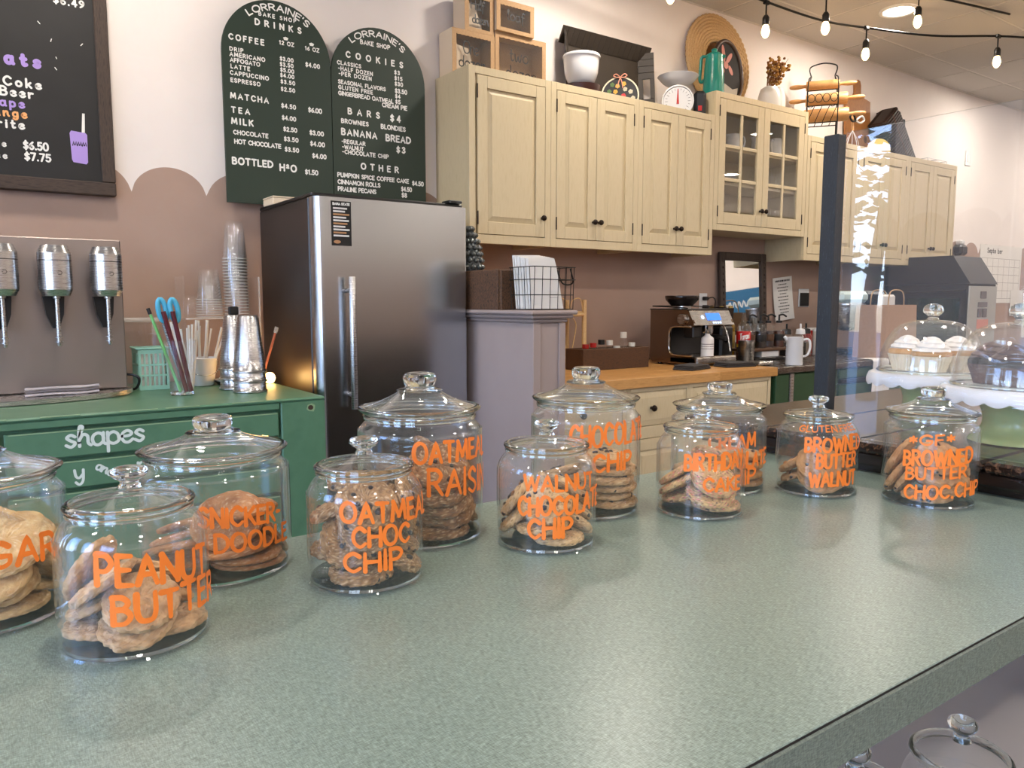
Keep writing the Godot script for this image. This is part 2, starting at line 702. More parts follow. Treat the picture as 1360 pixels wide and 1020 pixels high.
func materials() -> void:
	M.lampring = smat(Color(0.9, 0.89, 0.87), 0.4)
	M.lampglow = glow(Color(1.0, 0.95, 0.88), 9.0)
	M.white_wall = tri_mat([Color(0.885, 0.855, 0.835), Color(0.905, 0.875, 0.855)], 0.01, V(0.6, 0.6, 0.6), 0.85, 3)
	M.mauve = tri_mat([Color(0.64, 0.54, 0.485), Color(0.665, 0.565, 0.51)], 0.01, V(0.6, 0.6, 0.6), 0.8, 4)
	M.tile = tri_mat([Color(0.72, 0.70, 0.68), Color(0.77, 0.755, 0.735), Color(0.78, 0.765, 0.745)], 0.12, V(2.2, 2.2, 2.2), 0.95, 5, 0.06)
	M.tile2 = tri_mat([Color(0.71, 0.69, 0.67), Color(0.755, 0.74, 0.72), Color(0.77, 0.755, 0.735)], 0.12, V(2.2, 2.2, 2.2), 0.95, 6, 0.06)
	M.tbar = smat(Color(0.84, 0.82, 0.79), 0.6)
	M.floor = tri_mat([Color(0.42, 0.41, 0.40), Color(0.50, 0.49, 0.48)], 0.02, V(0.8, 0.8, 0.8), 0.5, 7)
	M.winframe = smat(Color(0.16, 0.15, 0.15), 0.5)
	M.pane = thin_glass(Color(0.9, 0.95, 0.95), 0.02)
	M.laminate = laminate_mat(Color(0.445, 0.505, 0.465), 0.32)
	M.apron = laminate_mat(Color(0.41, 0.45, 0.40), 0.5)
	M.seam = smat(Color(0.10, 0.08, 0.07), 0.6)
	M.panelwhite = smat(Color(0.78, 0.75, 0.73), 0.5)
	M.darkmetal = smat(Color(0.07, 0.06, 0.06), 0.45, 0.3)
	M.plank = tri_mat([Color(0.05, 0.036, 0.03), Color(0.17, 0.115, 0.09), Color(0.08, 0.055, 0.045), Color(0.40, 0.29, 0.215), Color(0.10, 0.07, 0.055)], 0.02, V(1.3, 9, 9), 0.2, 8)
	M.plank2 = tri_mat([Color(0.05, 0.038, 0.034), Color(0.12, 0.085, 0.07), Color(0.19, 0.14, 0.115)], 0.02, V(9, 9, 1.2), 0.2, 9)
	M.post = tri_mat([Color(0.05, 0.055, 0.06), Color(0.06, 0.068, 0.08), Color(0.10, 0.115, 0.13), Color(0.05, 0.055, 0.065), Color(0.36, 0.41, 0.45)], 0.03, V(34, 2.6, 34), 0.5, 10, 0.05)
	M.acrylic = thin_glass(Color(0.9, 0.94, 0.97), 0.025)
	M.acrylic_clear = thin_glass(Color(0.95, 0.97, 0.97), 0.05)
	M.green = tri_mat([Color(0.29, 0.435, 0.33), Color(0.325, 0.475, 0.365), Color(0.305, 0.455, 0.345)], 0.012, V(1.4, 1.4, 1.4), 0.38, 12)
	M.green_edge = smat(Color(0.52, 0.62, 0.47), 0.5)
	M.rawwood = smat(Color(0.22, 0.15, 0.1), 0.8)
	M.paintwhite = smat(Color(0.80, 0.84, 0.80), 0.7)
	M.steel = brushed(Color(0.74, 0.735, 0.73), 0.25)
	M.steel_door = brushed(Color(0.70, 0.715, 0.73), 0.19)
	M.chrome = smat(Color(0.78, 0.77, 0.75), 0.13, 1.0)
	M.blackplastic = smat(Color(0.035, 0.035, 0.04), 0.4)
	M.fridge_side = smat(Color(0.135, 0.12, 0.11), 0.33)
	M.pony = tri_mat([Color(0.60, 0.54, 0.52), Color(0.62, 0.56, 0.54)], 0.01, V(1, 1, 1), 0.6, 13)
	M.cream = tri_mat([Color(0.765, 0.70, 0.56), Color(0.795, 0.735, 0.60), Color(0.78, 0.715, 0.58)], 0.02, V(4, 0.8, 4), 0.42, 14)
	M.bronze = smat(Color(0.16, 0.12, 0.095), 0.35, 0.7)
	M.butcher = tri_mat([Color(0.63, 0.44, 0.22), Color(0.75, 0.56, 0.32), Color(0.67, 0.48, 0.26), Color(0.79, 0.61, 0.37)], 0.02, V(1.1, 12, 12), 0.33, 17)
	M.butcher2 = tri_mat([Color(0.68, 0.49, 0.26), Color(0.79, 0.60, 0.37), Color(0.72, 0.53, 0.31)], 0.02, V(1.1, 12, 12), 0.33, 18)
	M.menu_green = smat(Color(0.105, 0.18, 0.135), 0.5)
	M.letter = smat(Color(0.90, 0.90, 0.88), 0.6)
	M.chalkboard = tri_mat([Color(0.065, 0.063, 0.063), Color(0.10, 0.098, 0.097)], 0.008, V(1.2, 1.2, 1.2), 0.6, 19)
	M.darkframe = tri_mat([Color(0.15, 0.115, 0.095), Color(0.27, 0.215, 0.18), Color(0.20, 0.16, 0.135)], 0.02, V(12, 1.6, 12), 0.7, 20)
	M.darkframe_h = tri_mat([Color(0.15, 0.115, 0.095), Color(0.27, 0.215, 0.18), Color(0.20, 0.16, 0.135)], 0.02, V(1.6, 12, 12), 0.7, 21)
	M.lilac = smat(Color(0.66, 0.56, 0.83), 0.7)
	M.peach = smat(Color(0.92, 0.66, 0.42), 0.7)
	M.jarglass = thin_glass(Color(0.86, 0.95, 0.92), 0.015)
	M.solidglass = solid_glass(Color(0.97, 1.0, 0.985))
	M.orange = smat(Color(0.95, 0.50, 0.17), 0.45)
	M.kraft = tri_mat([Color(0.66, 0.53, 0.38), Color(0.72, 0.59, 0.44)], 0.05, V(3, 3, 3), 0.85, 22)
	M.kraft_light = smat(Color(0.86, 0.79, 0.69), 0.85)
	M.ink = smat(Color(0.06, 0.055, 0.06), 0.6)
	M.white = smat(Color(0.86, 0.86, 0.86), 0.25)
	M.whitematte = smat(Color(0.87, 0.86, 0.85), 0.75)
	M.paper = smat(Color(0.86, 0.85, 0.83), 0.9)
	M.jadeite = smat(Color(0.60, 0.66, 0.42), 0.18)
	M.teal = smat(Color(0.09, 0.52, 0.47), 0.28)
	M.navy = smat(Color(0.06, 0.09, 0.13), 0.5)
	M.red = smat(Color(0.72, 0.10, 0.08), 0.45)
	M.wood_pin = tri_mat([Color(0.68, 0.48, 0.28), Color(0.80, 0.61, 0.39), Color(0.74, 0.54, 0.33)], 0.02, V(2, 20, 20), 0.4, 23)
	M.wood_mid = tri_mat([Color(0.46, 0.29, 0.15), Color(0.62, 0.42, 0.23), Color(0.54, 0.35, 0.19)], 0.02, V(14, 2, 14), 0.5, 24)
	M.wood_box = tri_mat([Color(0.08, 0.05, 0.035), Color(0.38, 0.26, 0.165), Color(0.15, 0.095, 0.065)], 0.03, V(6, 3, 6), 0.7, 25)
	M.wood_crate = tri_mat([Color(0.17, 0.10, 0.05), Color(0.32, 0.20, 0.10), Color(0.24, 0.15, 0.08)], 0.03, V(2.5, 10, 10), 0.7, 26)
	M.traywood = tri_mat([Color(0.12, 0.10, 0.085), Color(0.21, 0.18, 0.15), Color(0.16, 0.135, 0.115)], 0.03, V(22, 4, 22), 0.6, 27)
	M.straw_a = tri_mat([Color(0.66, 0.52, 0.34), Color(0.88, 0.76, 0.58)], 0.06, V(6, 6, 6), 0.8, 28)
	M.straw_b = smat(Color(0.56, 0.36, 0.16), 0.85)
	M.wicker = tri_mat([Color(0.09, 0.05, 0.035), Color(0.20, 0.12, 0.085)], 0.06, V(10, 10, 10), 0.5, 29)
	M.wire = smat(Color(0.05, 0.05, 0.05), 0.4, 0.5)
	M.bamboo = tri_mat([Color(0.78, 0.63, 0.42), Color(0.88, 0.75, 0.55)], 0.04, V(6, 6, 6), 0.45, 30)
	M.crystal = solid_glass(Color(0.93, 0.96, 0.95))
	M.plastic_clear = thin_glass(Color(0.95, 0.97, 0.97), 0.025)
	M.mint = smat(Color(0.56, 0.75, 0.68), 0.4)
	M.blueplastic = smat(Color(0.30, 0.66, 0.78), 0.35)
	M.maroon = smat(Color(0.34, 0.06, 0.09), 0.4)
	M.bag = tri_mat([Color(0.64, 0.51, 0.41), Color(0.69, 0.56, 0.46)], 0.03, V(3, 3, 3), 0.85, 31)
	M.mirror = smat(Color(0.92, 0.92, 0.92), 0.02, 1.0)
	M.screenblue = glow(Color(0.16, 0.42, 0.85), 1.1)
	M.blacksteel = smat(Color(0.09, 0.09, 0.095), 0.3, 0.6)
	M.steel_disp = brushed(Color(0.60, 0.56, 0.54), 0.36)
	M.cloth = smat(Color(0.74, 0.70, 0.69), 0.95)
	M.cloth_grey = smat(Color(0.45, 0.42, 0.42), 0.95)
	M.plastic_frost = thin_glass(Color(0.92, 0.92, 0.90), 0.30)
	M.cup_rim = thin_glass(Color(0.92, 0.92, 0.90), 0.45)
	M.steel_top = brushed(Color(0.46, 0.44, 0.42), 0.25)
	M.steel_dark = smat(Color(0.56, 0.50, 0.45), 0.2, 1.0)
	M.steel_pale = smat(Color(0.68, 0.68, 0.66), 0.5, 0.2)
	M.green_deep = tri_mat([Color(0.13, 0.255, 0.15), Color(0.155, 0.285, 0.175)], 0.012, V(1.4, 1.4, 1.4), 0.4, 33)
	M.mixerblue = smat(Color(0.72, 0.80, 0.80), 0.25)
	M.ovenblack = smat(Color(0.045, 0.06, 0.08), 0.4)
	M.tealglass = smat(Color(0.04, 0.14, 0.13), 0.06)
	M.iconlight = glow(Color(0.75, 0.86, 1.0), 1.2)
	M.festoon = glow(Color(1.0, 0.84, 0.60), 9.0)
	M.bulbglow = glow(Color(1.0, 0.78, 0.48), 14.0)


func brushed(color: Color, rough: float) -> StandardMaterial3D:
	var m := smat(color, rough, 1.0)
	m.uv1_triplanar = true
	m.uv1_scale = Vector3(1.5, 60, 1.5)
	m.roughness_texture = noise_tex([Color(0.92, 0.92, 0.92), Color(1, 1, 1)], 0.02, 41)
	m.roughness = rough * 1.15
	return m


# sage laminate printed with a fine linen weave
func laminate_mat(base: Color, rough: float) -> StandardMaterial3D:
	var f := FastNoiseLite.new()
	f.seed = 9
	f.frequency = 1.0
	f.fractal_octaves = 1
	var g := FastNoiseLite.new()
	g.seed = 10
	g.frequency = 0.012
	var size := 512
	var im := Image.create(size, size, false, Image.FORMAT_RGB8)
	for y in size:
		for x in size:
			var a := f.get_noise_2d(x * 0.06, y * 0.45) * 0.55 + f.get_noise_2d(x * 0.45 + 300.0, y * 0.05 + 90.0) * 0.45
			a += f.get_noise_2d(x * 0.5 + 700.0, y * 0.5) * 0.35
			var w := g.get_noise_2d(x, y) * 0.03
			var k := 1.0 + a * 0.34 + w
			im.set_pixel(x, y, Color(base.r * k, base.g * (k * 0.96 + 0.04), base.b * k))
	var m := StandardMaterial3D.new()
	m.albedo_texture = ImageTexture.create_from_image(im)
	m.uv1_triplanar = true
	m.uv1_scale = Vector3.ONE * 4.6
	m.roughness = rough
	return m


func scallop_y(x: float) -> float:
	var per := 0.2715
	var q := fposmod(x - 0.533, per) / per * 2.0 - 1.0
	return 1.607 + 0.116 * sqrt(maxf(0.0, 1.0 - q * q))


# a stretch of wall in its own axes (x along, y up, front face at z = 0), painted mauve below the scalloped line
func wall_piece(am: Array, t: Transform3D, x0: float, x1: float, y0: float, y1: float) -> void:
	var w: MB = am[0]
	var m: MB = am[1]
	w.t = t
	m.t = t
	w.b2(Vector3(x0, y0, -0.12), Vector3(x1, y1, -0.0015))
	if y0 > 1.73:
		w.poly([V(x0, y0, 0), V(x1, y0, 0), V(x1, y1, 0), V(x0, y1, 0)])
		return
	if y1 < 1.6:
		m.poly([V(x0, y0, 0), V(x1, y0, 0), V(x1, y1, 0), V(x0, y1, 0)])
		return
	m.poly([V(x0, y0, 0), V(x1, y0, 0), V(x1, 1.6, 0), V(x0, 1.6, 0)])
	w.poly([V(x0, 1.73, 0), V(x1, 1.73, 0), V(x1, y1, 0), V(x0, y1, 0)])
	var k := int(ceil((x1 - x0) / 0.0112))
	for i in k:
		var a := x0 + (x1 - x0) * i / k
		var b := x0 + (x1 - x0) * (i + 1) / k
		var sa := scallop_y(a)
		var sb := scallop_y(b)
		m.poly([V(a, 1.6, 0), V(b, 1.6, 0), V(b, sb, 0), V(a, sa, 0)])
		w.poly([V(a, sa, 0), V(b, sb, 0), V(b, 1.73, 0), V(a, 1.73, 0)])


func wall_mesh(am: Array) -> ArrayMesh:
	var mesh := ArrayMesh.new()
	am[0].add_to(mesh)
	am[1].add_to(mesh)
	mesh.surface_set_material(0, M.white_wall)
	mesh.surface_set_material(1, M.mauve)
	return mesh


func room() -> void:
	var x0 := -2.2
	var x1 := 9.2
	var z1 := 3.2
	struct("floor", MB.new().b2(V(x0 - 0.15, -0.1, WZ - 0.15), V(x1 + 0.15, 0, z1 + 0.15)), M.floor)
	var back := [MB.new(), MB.new()]
	wall_piece(back, mv(0, 0, WZ), x0 - 0.12, x1 + 0.12, 0, 3.05)
	struct("wall_back", wall_mesh(back), null)
	var front := [MB.new(), MB.new()]
	wall_piece(front, Transform3D(Basis(Vector3.UP, PI), V(0, 0, z1)), -x1 - 0.12, -x0 + 0.12, 0, 3.05)
	struct("wall_front", wall_mesh(front), null)
	var right := [MB.new(), MB.new()]
	wall_piece(right, Transform3D(Basis(Vector3.UP, -PI / 2), V(x1, 0, 0)), WZ, z1, 0, 3.05)
	struct("wall_right", wall_mesh(right), null)
	# left wall with two tall windows and a glazed door (local x runs towards -z)
	var left := [MB.new(), MB.new()]
	var lt := Transform3D(Basis(Vector3.UP, PI / 2), V(x0, 0, 0))
	var holes := [[-2.84, -2.50, 0.25, 2.35, 1], [-1.85, -1.0, 0.25, 2.35, 2], [-0.55, 0.25, 0.0, 2.25, 0], [0.8, 2.6, 0.25, 2.35, 3]]
	var zc := WZ
	for h in holes:
		wall_piece(left, lt, -h[0], -zc, 0, 3.05)
		wall_piece(left, lt, -h[1], -h[0], h[3], 3.05)
		if h[2] > 0.0:
			wall_piece(left, lt, -h[1], -h[0], 0, h[2])
		zc = h[1]
	wall_piece(left, lt, -z1, -zc, 0, 3.05)
	struct("wall_left", wall_mesh(left), null)
	for h in holes:
		var f := MB.new()
		var y0: float = h[2] + 0.001
		for a in [[h[0], h[0] + 0.05, y0, h[3]], [h[1] - 0.05, h[1], y0, h[3]], [h[0] + 0.05, h[1] - 0.05, y0, y0 + 0.06], [h[0] + 0.05, h[1] - 0.05, h[3] - 0.05, h[3]]]:
			f.b2(V(x0 - 0.09, a[2], a[0]), V(x0 - 0.03, a[3], a[1]), 0.004)
		var nm := "window_%d" % h[4] if h[4] else "door_1"
		var w := struct(nm, f, M.winframe)
		part(w, "glass_pane", MB.new().b2(V(x0 - 0.063, y0 + 0.06, h[0] + 0.05), V(x0 - 0.057, h[3] - 0.05, h[1] - 0.05)), M.pane)
		if h[4] == 0:
			part(w, "push_bar", MB.new().rod(V(x0 - 0.01, 1.02, h[0] + 0.06), V(x0 - 0.01, 1.02, h[1] - 0.06), 0.014), M.steel)
	# a street tree outside, mirrored in the guard pane
	var tree := thing("street_tree", "leafy street tree standing outside the end window", "tree", V(-7.6, -0.119, -5.7))
	part(tree, "trunk", MB.new().tube([V(0, 0, 0), V(0.05, 1.2, 0), V(-0.05, 2.6, 0.1)], [0.13, 0.10, 0.07], 8), smat(Color(0.25, 0.19, 0.14), 0.9))
	var leaves := MB.new()
	for k in 420:
		var d := V(rng.randfn(), rng.randfn() * 0.9, rng.randfn()).normalized() * pow(rng.randf(), 0.45) * 1.35
		leaves.t = Transform3D(Basis.from_euler(V(rng.randf() * 6.0, rng.randf() * 6.0, 0)), V(0, 2.9, 0) + d)
		leaves.poly([V(-0.12, 0, 0), V(0, -0.06, 0), V(0.14, 0, 0), V(0, 0.06, 0)])
	part(tree, "foliage", leaves, smat(Color(0.22, 0.32, 0.14), 0.8)).set_meta("kind", "stuff")
	# outside pavement
	struct("pavement_outside", MB.new().b2(V(-30, -0.3, -25), V(x0 - 0.16, -0.12, 25)), smat(Color(0.5, 0.49, 0.47), 0.9))
	# ceiling: slab, lay-in tiles and T bars
	var c := struct("ceiling", MB.new().b2(V(x0 - 0.12, 3.0, WZ - 0.12), V(x1 + 0.12, 3.12, z1 + 0.12)), M.tbar)
	var xs := []
	var x := 0.135 - 0.6135 * 4
	while x < x1:
		xs.append(clampf(x, x0, x1))
		x += 0.6135
	xs.append(x1)
	var zs := [WZ]
	var z := -2.91
	while z < z1:
		zs.append(z)
		z += 0.6135
	zs.append(z1)
	var cache := {}
	for i in xs.size() - 1:
		for j in zs.size() - 1:
			var sx: float = xs[i + 1] - xs[i]
			var sz: float = zs[j + 1] - zs[j]
			if sx < 0.02 or sz < 0.02:
				continue
			var key := "%.3f %.3f" % [sx, sz]
			if not cache.has(key):
				cache[key] = MB.new().b2(V(-sx / 2 + 0.008, 0, -sz / 2 + 0.008), V(sx / 2 - 0.008, 0.018, sz / 2 - 0.008), 0.004).mesh()
			var q := part(c, "ceiling_tile", cache[key], M.tile if (i * 7 + j * 5) % 3 else M.tile2)
			q.position = V((xs[i] + xs[i + 1]) / 2, CEIL + rng.randf_range(0, 0.0015), (zs[j] + zs[j + 1]) / 2)
	for i in range(1, xs.size() - 1):
		part(c, "grid_bar", MB.new().b2(V(xs[i] - 0.006, CEIL + 0.004, WZ + 0.001), V(xs[i] + 0.006, CEIL + 0.03, z1 - 0.001)), M.tbar)
	for j in range(1, zs.size() - 1):
		part(c, "grid_bar", MB.new().b2(V(x0 + 0.001, CEIL + 0.003, zs[j] - 0.006), V(x1 - 0.001, CEIL + 0.029, zs[j] + 0.006)), M.tbar)
	part(c, "wall_angle", MB.new().b2(V(x0 + 0.001, CEIL - 0.001, WZ + 0.0005), V(x1 - 0.001, CEIL + 0.02, WZ + 0.016)), M.tbar)
	# a blue poster and papers on the far end wall, which the framed mirror reflects
	var po := thing("poster", "blue poster with white script on the far end wall", "poster", V(x1 - 0.003, 1.62, 0.85), -PI / 2)
	part(po, "sheet", MB.new().box(V(0, 0, 0), V(0.8, 0.42, 0.004)), smat(Color(0.10, 0.38, 0.55), 0.6))
	var pt := MB.new()
	var wave := []
	for k in 30:
		wave.append(Vector2(-0.25 + k * 0.0172, 0.05 * sin(k * 1.3)))
	ribbons(pt, [wave], 0.018, func(a: Vector2): return [V(a.x, a.y, 0.0026), Vector3.BACK])
	part(po, "script", pt, M.letter)


func jar_counter() -> void:
	var o := thing("jar_counter", "sage green laminate service counter with the cookie jars on it", "counter", V(0, 0, 0))
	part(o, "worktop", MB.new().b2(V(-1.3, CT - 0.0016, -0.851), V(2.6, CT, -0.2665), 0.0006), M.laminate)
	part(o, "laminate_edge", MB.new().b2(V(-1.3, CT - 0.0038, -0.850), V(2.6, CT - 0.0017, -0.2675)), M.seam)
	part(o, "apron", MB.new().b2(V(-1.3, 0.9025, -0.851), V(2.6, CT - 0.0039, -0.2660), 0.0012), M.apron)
	part(o, "back_panel", MB.new().b2(V(-1.3, 0.0, -0.62), V(0.80, 0.902, -0.60)), M.panelwhite)
	part(o, "back_panel", MB.new().b2(V(0.803, 0.0, -0.62), V(2.6, 0.902, -0.60)), M.panelwhite)
	part(o, "shelf", MB.new().b2(V(-1.3, 0.585, -0.599), V(2.6, 0.605, -0.275), 0.002), M.panelwhite)
	for x in [-1.2, -0.3, 0.72, 1.75, 2.55]:
		part(o, "upright", MB.new().b2(V(x, 0.606, -0.5985), V(x + 0.012, 0.902, -0.575)), M.darkmetal)
		part(o, "leg", MB.new().b2(V(x, 0.0, -0.5985), V(x + 0.03, 0.584, -0.565)), M.darkmetal)


func display_counter() -> void:
	var o := thing("display_counter", "raised dark varnished plank top beside the green jar counter", "counter", V(0, 0, 0))
	part(o, "plinth", MB.new().b2(V(1.165, CT + 0.0005, -1.0), V(2.6, CT + 0.0125, 0.0)), M.plank2)
	part(o, "cabinet", MB.new().b2(V(1.2, 0.0, -1.0), V(2.6, CT - 0.045, -0.86)), M.plank2)
	part(o, "lower_board", MB.new().b2(V(1.149, CT + 0.0125, -1.022), V(2.6, CT + 0.033, 0.0), 0.003), M.plank2)
	var z := -1.03
	for w in [0.19, 0.16, 0.2, 0.17, 0.18, 0.14]:
		part(o, "plank", MB.new().b2(V(1.143, CT + 0.0332, z), V(2.6, PT, z + w - 0.0015), 0.004), M.plank)
		z += w
	# glass guard
	var g := thing("sneeze_guard", "clear upright guard pane held by a black washed wooden post", "sneeze guard", V(1.163, PT + 0.0005, -0.736))
	part(g, "post", MB.new().b2(V(-0.013, 0, -0.016), V(0.008, 0.487, 0.010), 0.0015), M.post, "black washed wooden post")
	part(g, "groove_strip", MB.new().b2(V(0.0085, 0, -0.016), V(0.013, 0.489, 0.008), 0.001), M.post)
	part(g, "pane", MB.new().b2(V(0.009, 0, 0.0105), V(0.013, 0.491, 0.76)), M.acrylic, "clear guard pane")


# ---------- jars and cookies
const BODY_A := [0.90, 0.004, 0.97, 0.014, 1.0, 0.05, 1.0, 0.575, 0.985, 0.62, 0.94, 0.67, 0.87, 0.71, 0.815, 0.732, 0.80, 0.745, 0.80, 0.765]
const BODY_B := [0.90, 0.004, 0.97, 0.012, 1.0, 0.04, 1.0, 0.61, 0.988, 0.645, 0.955, 0.675, 0.905, 0.698, 0.875, 0.712, 0.872, 0.75]
const LID_A := [0.76, 0.815, 0.72, 0.82, 0.62, 0.828, 0.45, 0.842, 0.25, 0.862, 0.14, 0.88]
const LID_B := [0.93, 0.79, 0.86, 0.798, 0.70, 0.818, 0.55, 0.84, 0.42, 0.865, 0.34, 0.884]
const RIM_A := [0.76, 0.774, 0.84, 0.780, 0.862, 0.794, 0.85, 0.808, 0.80, 0.818, 0.75, 0.815, 0.74, 0.80, 0.76, 0.774]
const RIM_B := [0.84, 0.756, 0.93, 0.764, 0.975, 0.779, 0.985, 0.788, 0.96, 0.794, 0.90, 0.797, 0.84, 0.79, 0.82, 0.77, 0.84, 0.756]
const NECK_A := [0.79, 0.744, 0.83, 0.75, 0.835, 0.765, 0.80, 0.772, 0.768, 0.765, 0.77, 0.75, 0.79, 0.744]
const NECK_B := [0.865, 0.722, 0.90, 0.728, 0.905, 0.745, 0.875, 0.753, 0.845, 0.745, 0.845, 0.728, 0.865, 0.722]
const KNOB_A := [0.0, 0.878, 0.16, 0.878, 0.125, 0.90, 0.135, 0.918, 0.215, 0.94, 0.25, 0.962, 0.225, 0.985, 0.12, 0.998, 0.0, 1.0]
const KNOB_B := [0.0, 0.884, 0.34, 0.884, 0.345, 0.897, 0.26, 0.904, 0.232, 0.914, 0.25, 0.93, 0.268, 0.952, 0.262, 0.975, 0.22, 0.992, 0.12, 0.999, 0.0, 1.0]


func prof(list: Array, r: float, h: float, dr := 0.0) -> Array:
	var out := []
	for k in range(0, list.size(), 2):
		out.append(Vector2(maxf(0.0, list[k] * r - dr), list[k + 1] * h))
	return out


func prof_r(list: Array, r: float, h: float, y: float) -> float:
	for k in range(0, list.size() - 2, 2):
		if list[k + 3] * h >= y:
			var q: float = clampf((y - list[k + 1] * h) / maxf(1e-6, (list[k + 3] - list[k + 1]) * h), 0, 1)
			return lerpf(list[k], list[k + 2], q) * r
	return list[list.size() - 2] * r


func dense(pr: Array, sub := 3) -> Array:
	var v3 := []
	for q in pr:
		v3.append(Vector3(q.x, q.y, 0))
	var out := []
	for q in curve(v3, sub):
		out.append(Vector2(maxf(0.0, q.x), q.y))
	return out


func make_jar(label: String, small: bool, at: Vector3, r: float, h: float) -> Node3D:
	var o := thing("cookie_jar", label, "jar", at, 0, "lettered glass cookie jars on the green counter")
	var bp: Array = BODY_A if small else BODY_B
	var b := MB.new()
	b.lathe(dense(prof(bp, r, h)), 56, 60.0)
	b.lathe(dense(prof(bp, r, h, 0.0026)), 56, 60.0)
	part(o, "glass_body", b, M.jarglass)
	part(o, "glass_base", MB.new().lathe([Vector2(0, 0.0004), Vector2(r * 0.88, 0.0004), Vector2(r * 0.955, 0.0022), Vector2(r * 0.945, 0.005), Vector2(0, 0.005)], 48), M.solidglass)
	part(o, "neck_ring", MB.new().lathe(prof(NECK_A if small else NECK_B, r, h), 56, 80.0), M.solidglass)
	var lp: Array = LID_A if small else LID_B
	var l := MB.new()
	l.lathe(dense(prof(lp, r, h)), 48, 60.0)
	var under := []
	for q in prof(lp, r, h):
		under.append(Vector2(q.x, q.y - 0.003))
	l.lathe(dense(under), 48, 60.0)
	var lid := part(o, "lid", l, M.jarglass)
	part(lid, "lid_rim", MB.new().lathe(prof(RIM_A if small else RIM_B, r, h), 56, 80.0), M.solidglass)
	part(lid, "knob", MB.new().lathe(dense(prof(KNOB_A if small else KNOB_B, r, h), 2), 12 if not small else 32, 50.0), M.solidglass)
	return o


func jar_text(o: Node3D, small: bool, r: float, h: float, line: Array) -> void:
	var bp: Array = BODY_A if small else BODY_B
	var s := strokes(line[1], 0.24, line[2], 0.035)
	var a0: float = line[3]
	var a1: float = line[4]
	var wt := minf(line[7], 0.024) * 0.172
	var kx: float = ((a1 - a0) * r - wt) / s[2]
	var slope: float = (line[6] - line[5]) / ((a1 - a0) * r)
	var list := []
	for st in s[0]:
		var q := []
		for pt in st:
			q.append(Vector2(wt / 2 + pt.x * kx, line[5] + wt / 2 + pt.x * kx * slope + pt.y * (line[7] - wt)))
		list.append(q)
	var mb := MB.new()
	var rr := r
	ribbons(mb, list, wt, func(a: Vector2):
		var an := a0 + a.x / rr
		var nn := Vector3(sin(an), 0, cos(an))
		return [nn * (prof_r(bp, rr, h, a.y) + 0.0005) + Vector3(0, a.y, 0), nn], 0.003, 0.35)
	part(o, "lettering", mb, M.orange, "orange brush lettering reading %s" % line[1])


# kind: radius, thickness, base colour, dark colour, lumps, lump frequency, cracks, extras
const KINDS := {
	"sugar": [Color(0.82, 0.69, 0.48), Color(0.66, 0.50, 0.30), 0.0009, 90.0, 0.8],
	"pb": [Color(0.79, 0.64, 0.46), Color(0.62, 0.45, 0.28), 0.0012, 90.0, 1.0],
	"snick": [Color(0.70, 0.48, 0.29), Color(0.52, 0.31, 0.17), 0.0006, 70.0, 0.5],
	"occ": [Color(0.66, 0.51, 0.34), Color(0.45, 0.31, 0.18), 0.0028, 130.0, 0.6],
	"oraisin": [Color(0.59, 0.42, 0.26), Color(0.40, 0.26, 0.15), 0.0026, 120.0, 0.6],
	"wcc": [Color(0.82, 0.68, 0.48), Color(0.65, 0.49, 0.30), 0.0017, 110.0, 0.6],
	"cc": [Color(0.77, 0.62, 0.43), Color(0.59, 0.43, 0.26), 0.0014, 110.0, 0.6],
	"bday": [Color(0.82, 0.67, 0.46), Color(0.65, 0.48, 0.29), 0.0012, 100.0, 0.6],
	"crm": [Color(0.74, 0.56, 0.36), Color(0.57, 0.40, 0.23), 0.0016, 110.0, 0.6],
	"bbw": [Color(0.75, 0.57, 0.37), Color(0.56, 0.39, 0.23), 0.0013, 100.0, 0.9],
	"gf": [Color(0.77, 0.58, 0.38), Color(0.59, 0.41, 0.24), 0.0013, 100.0, 0.9],
}


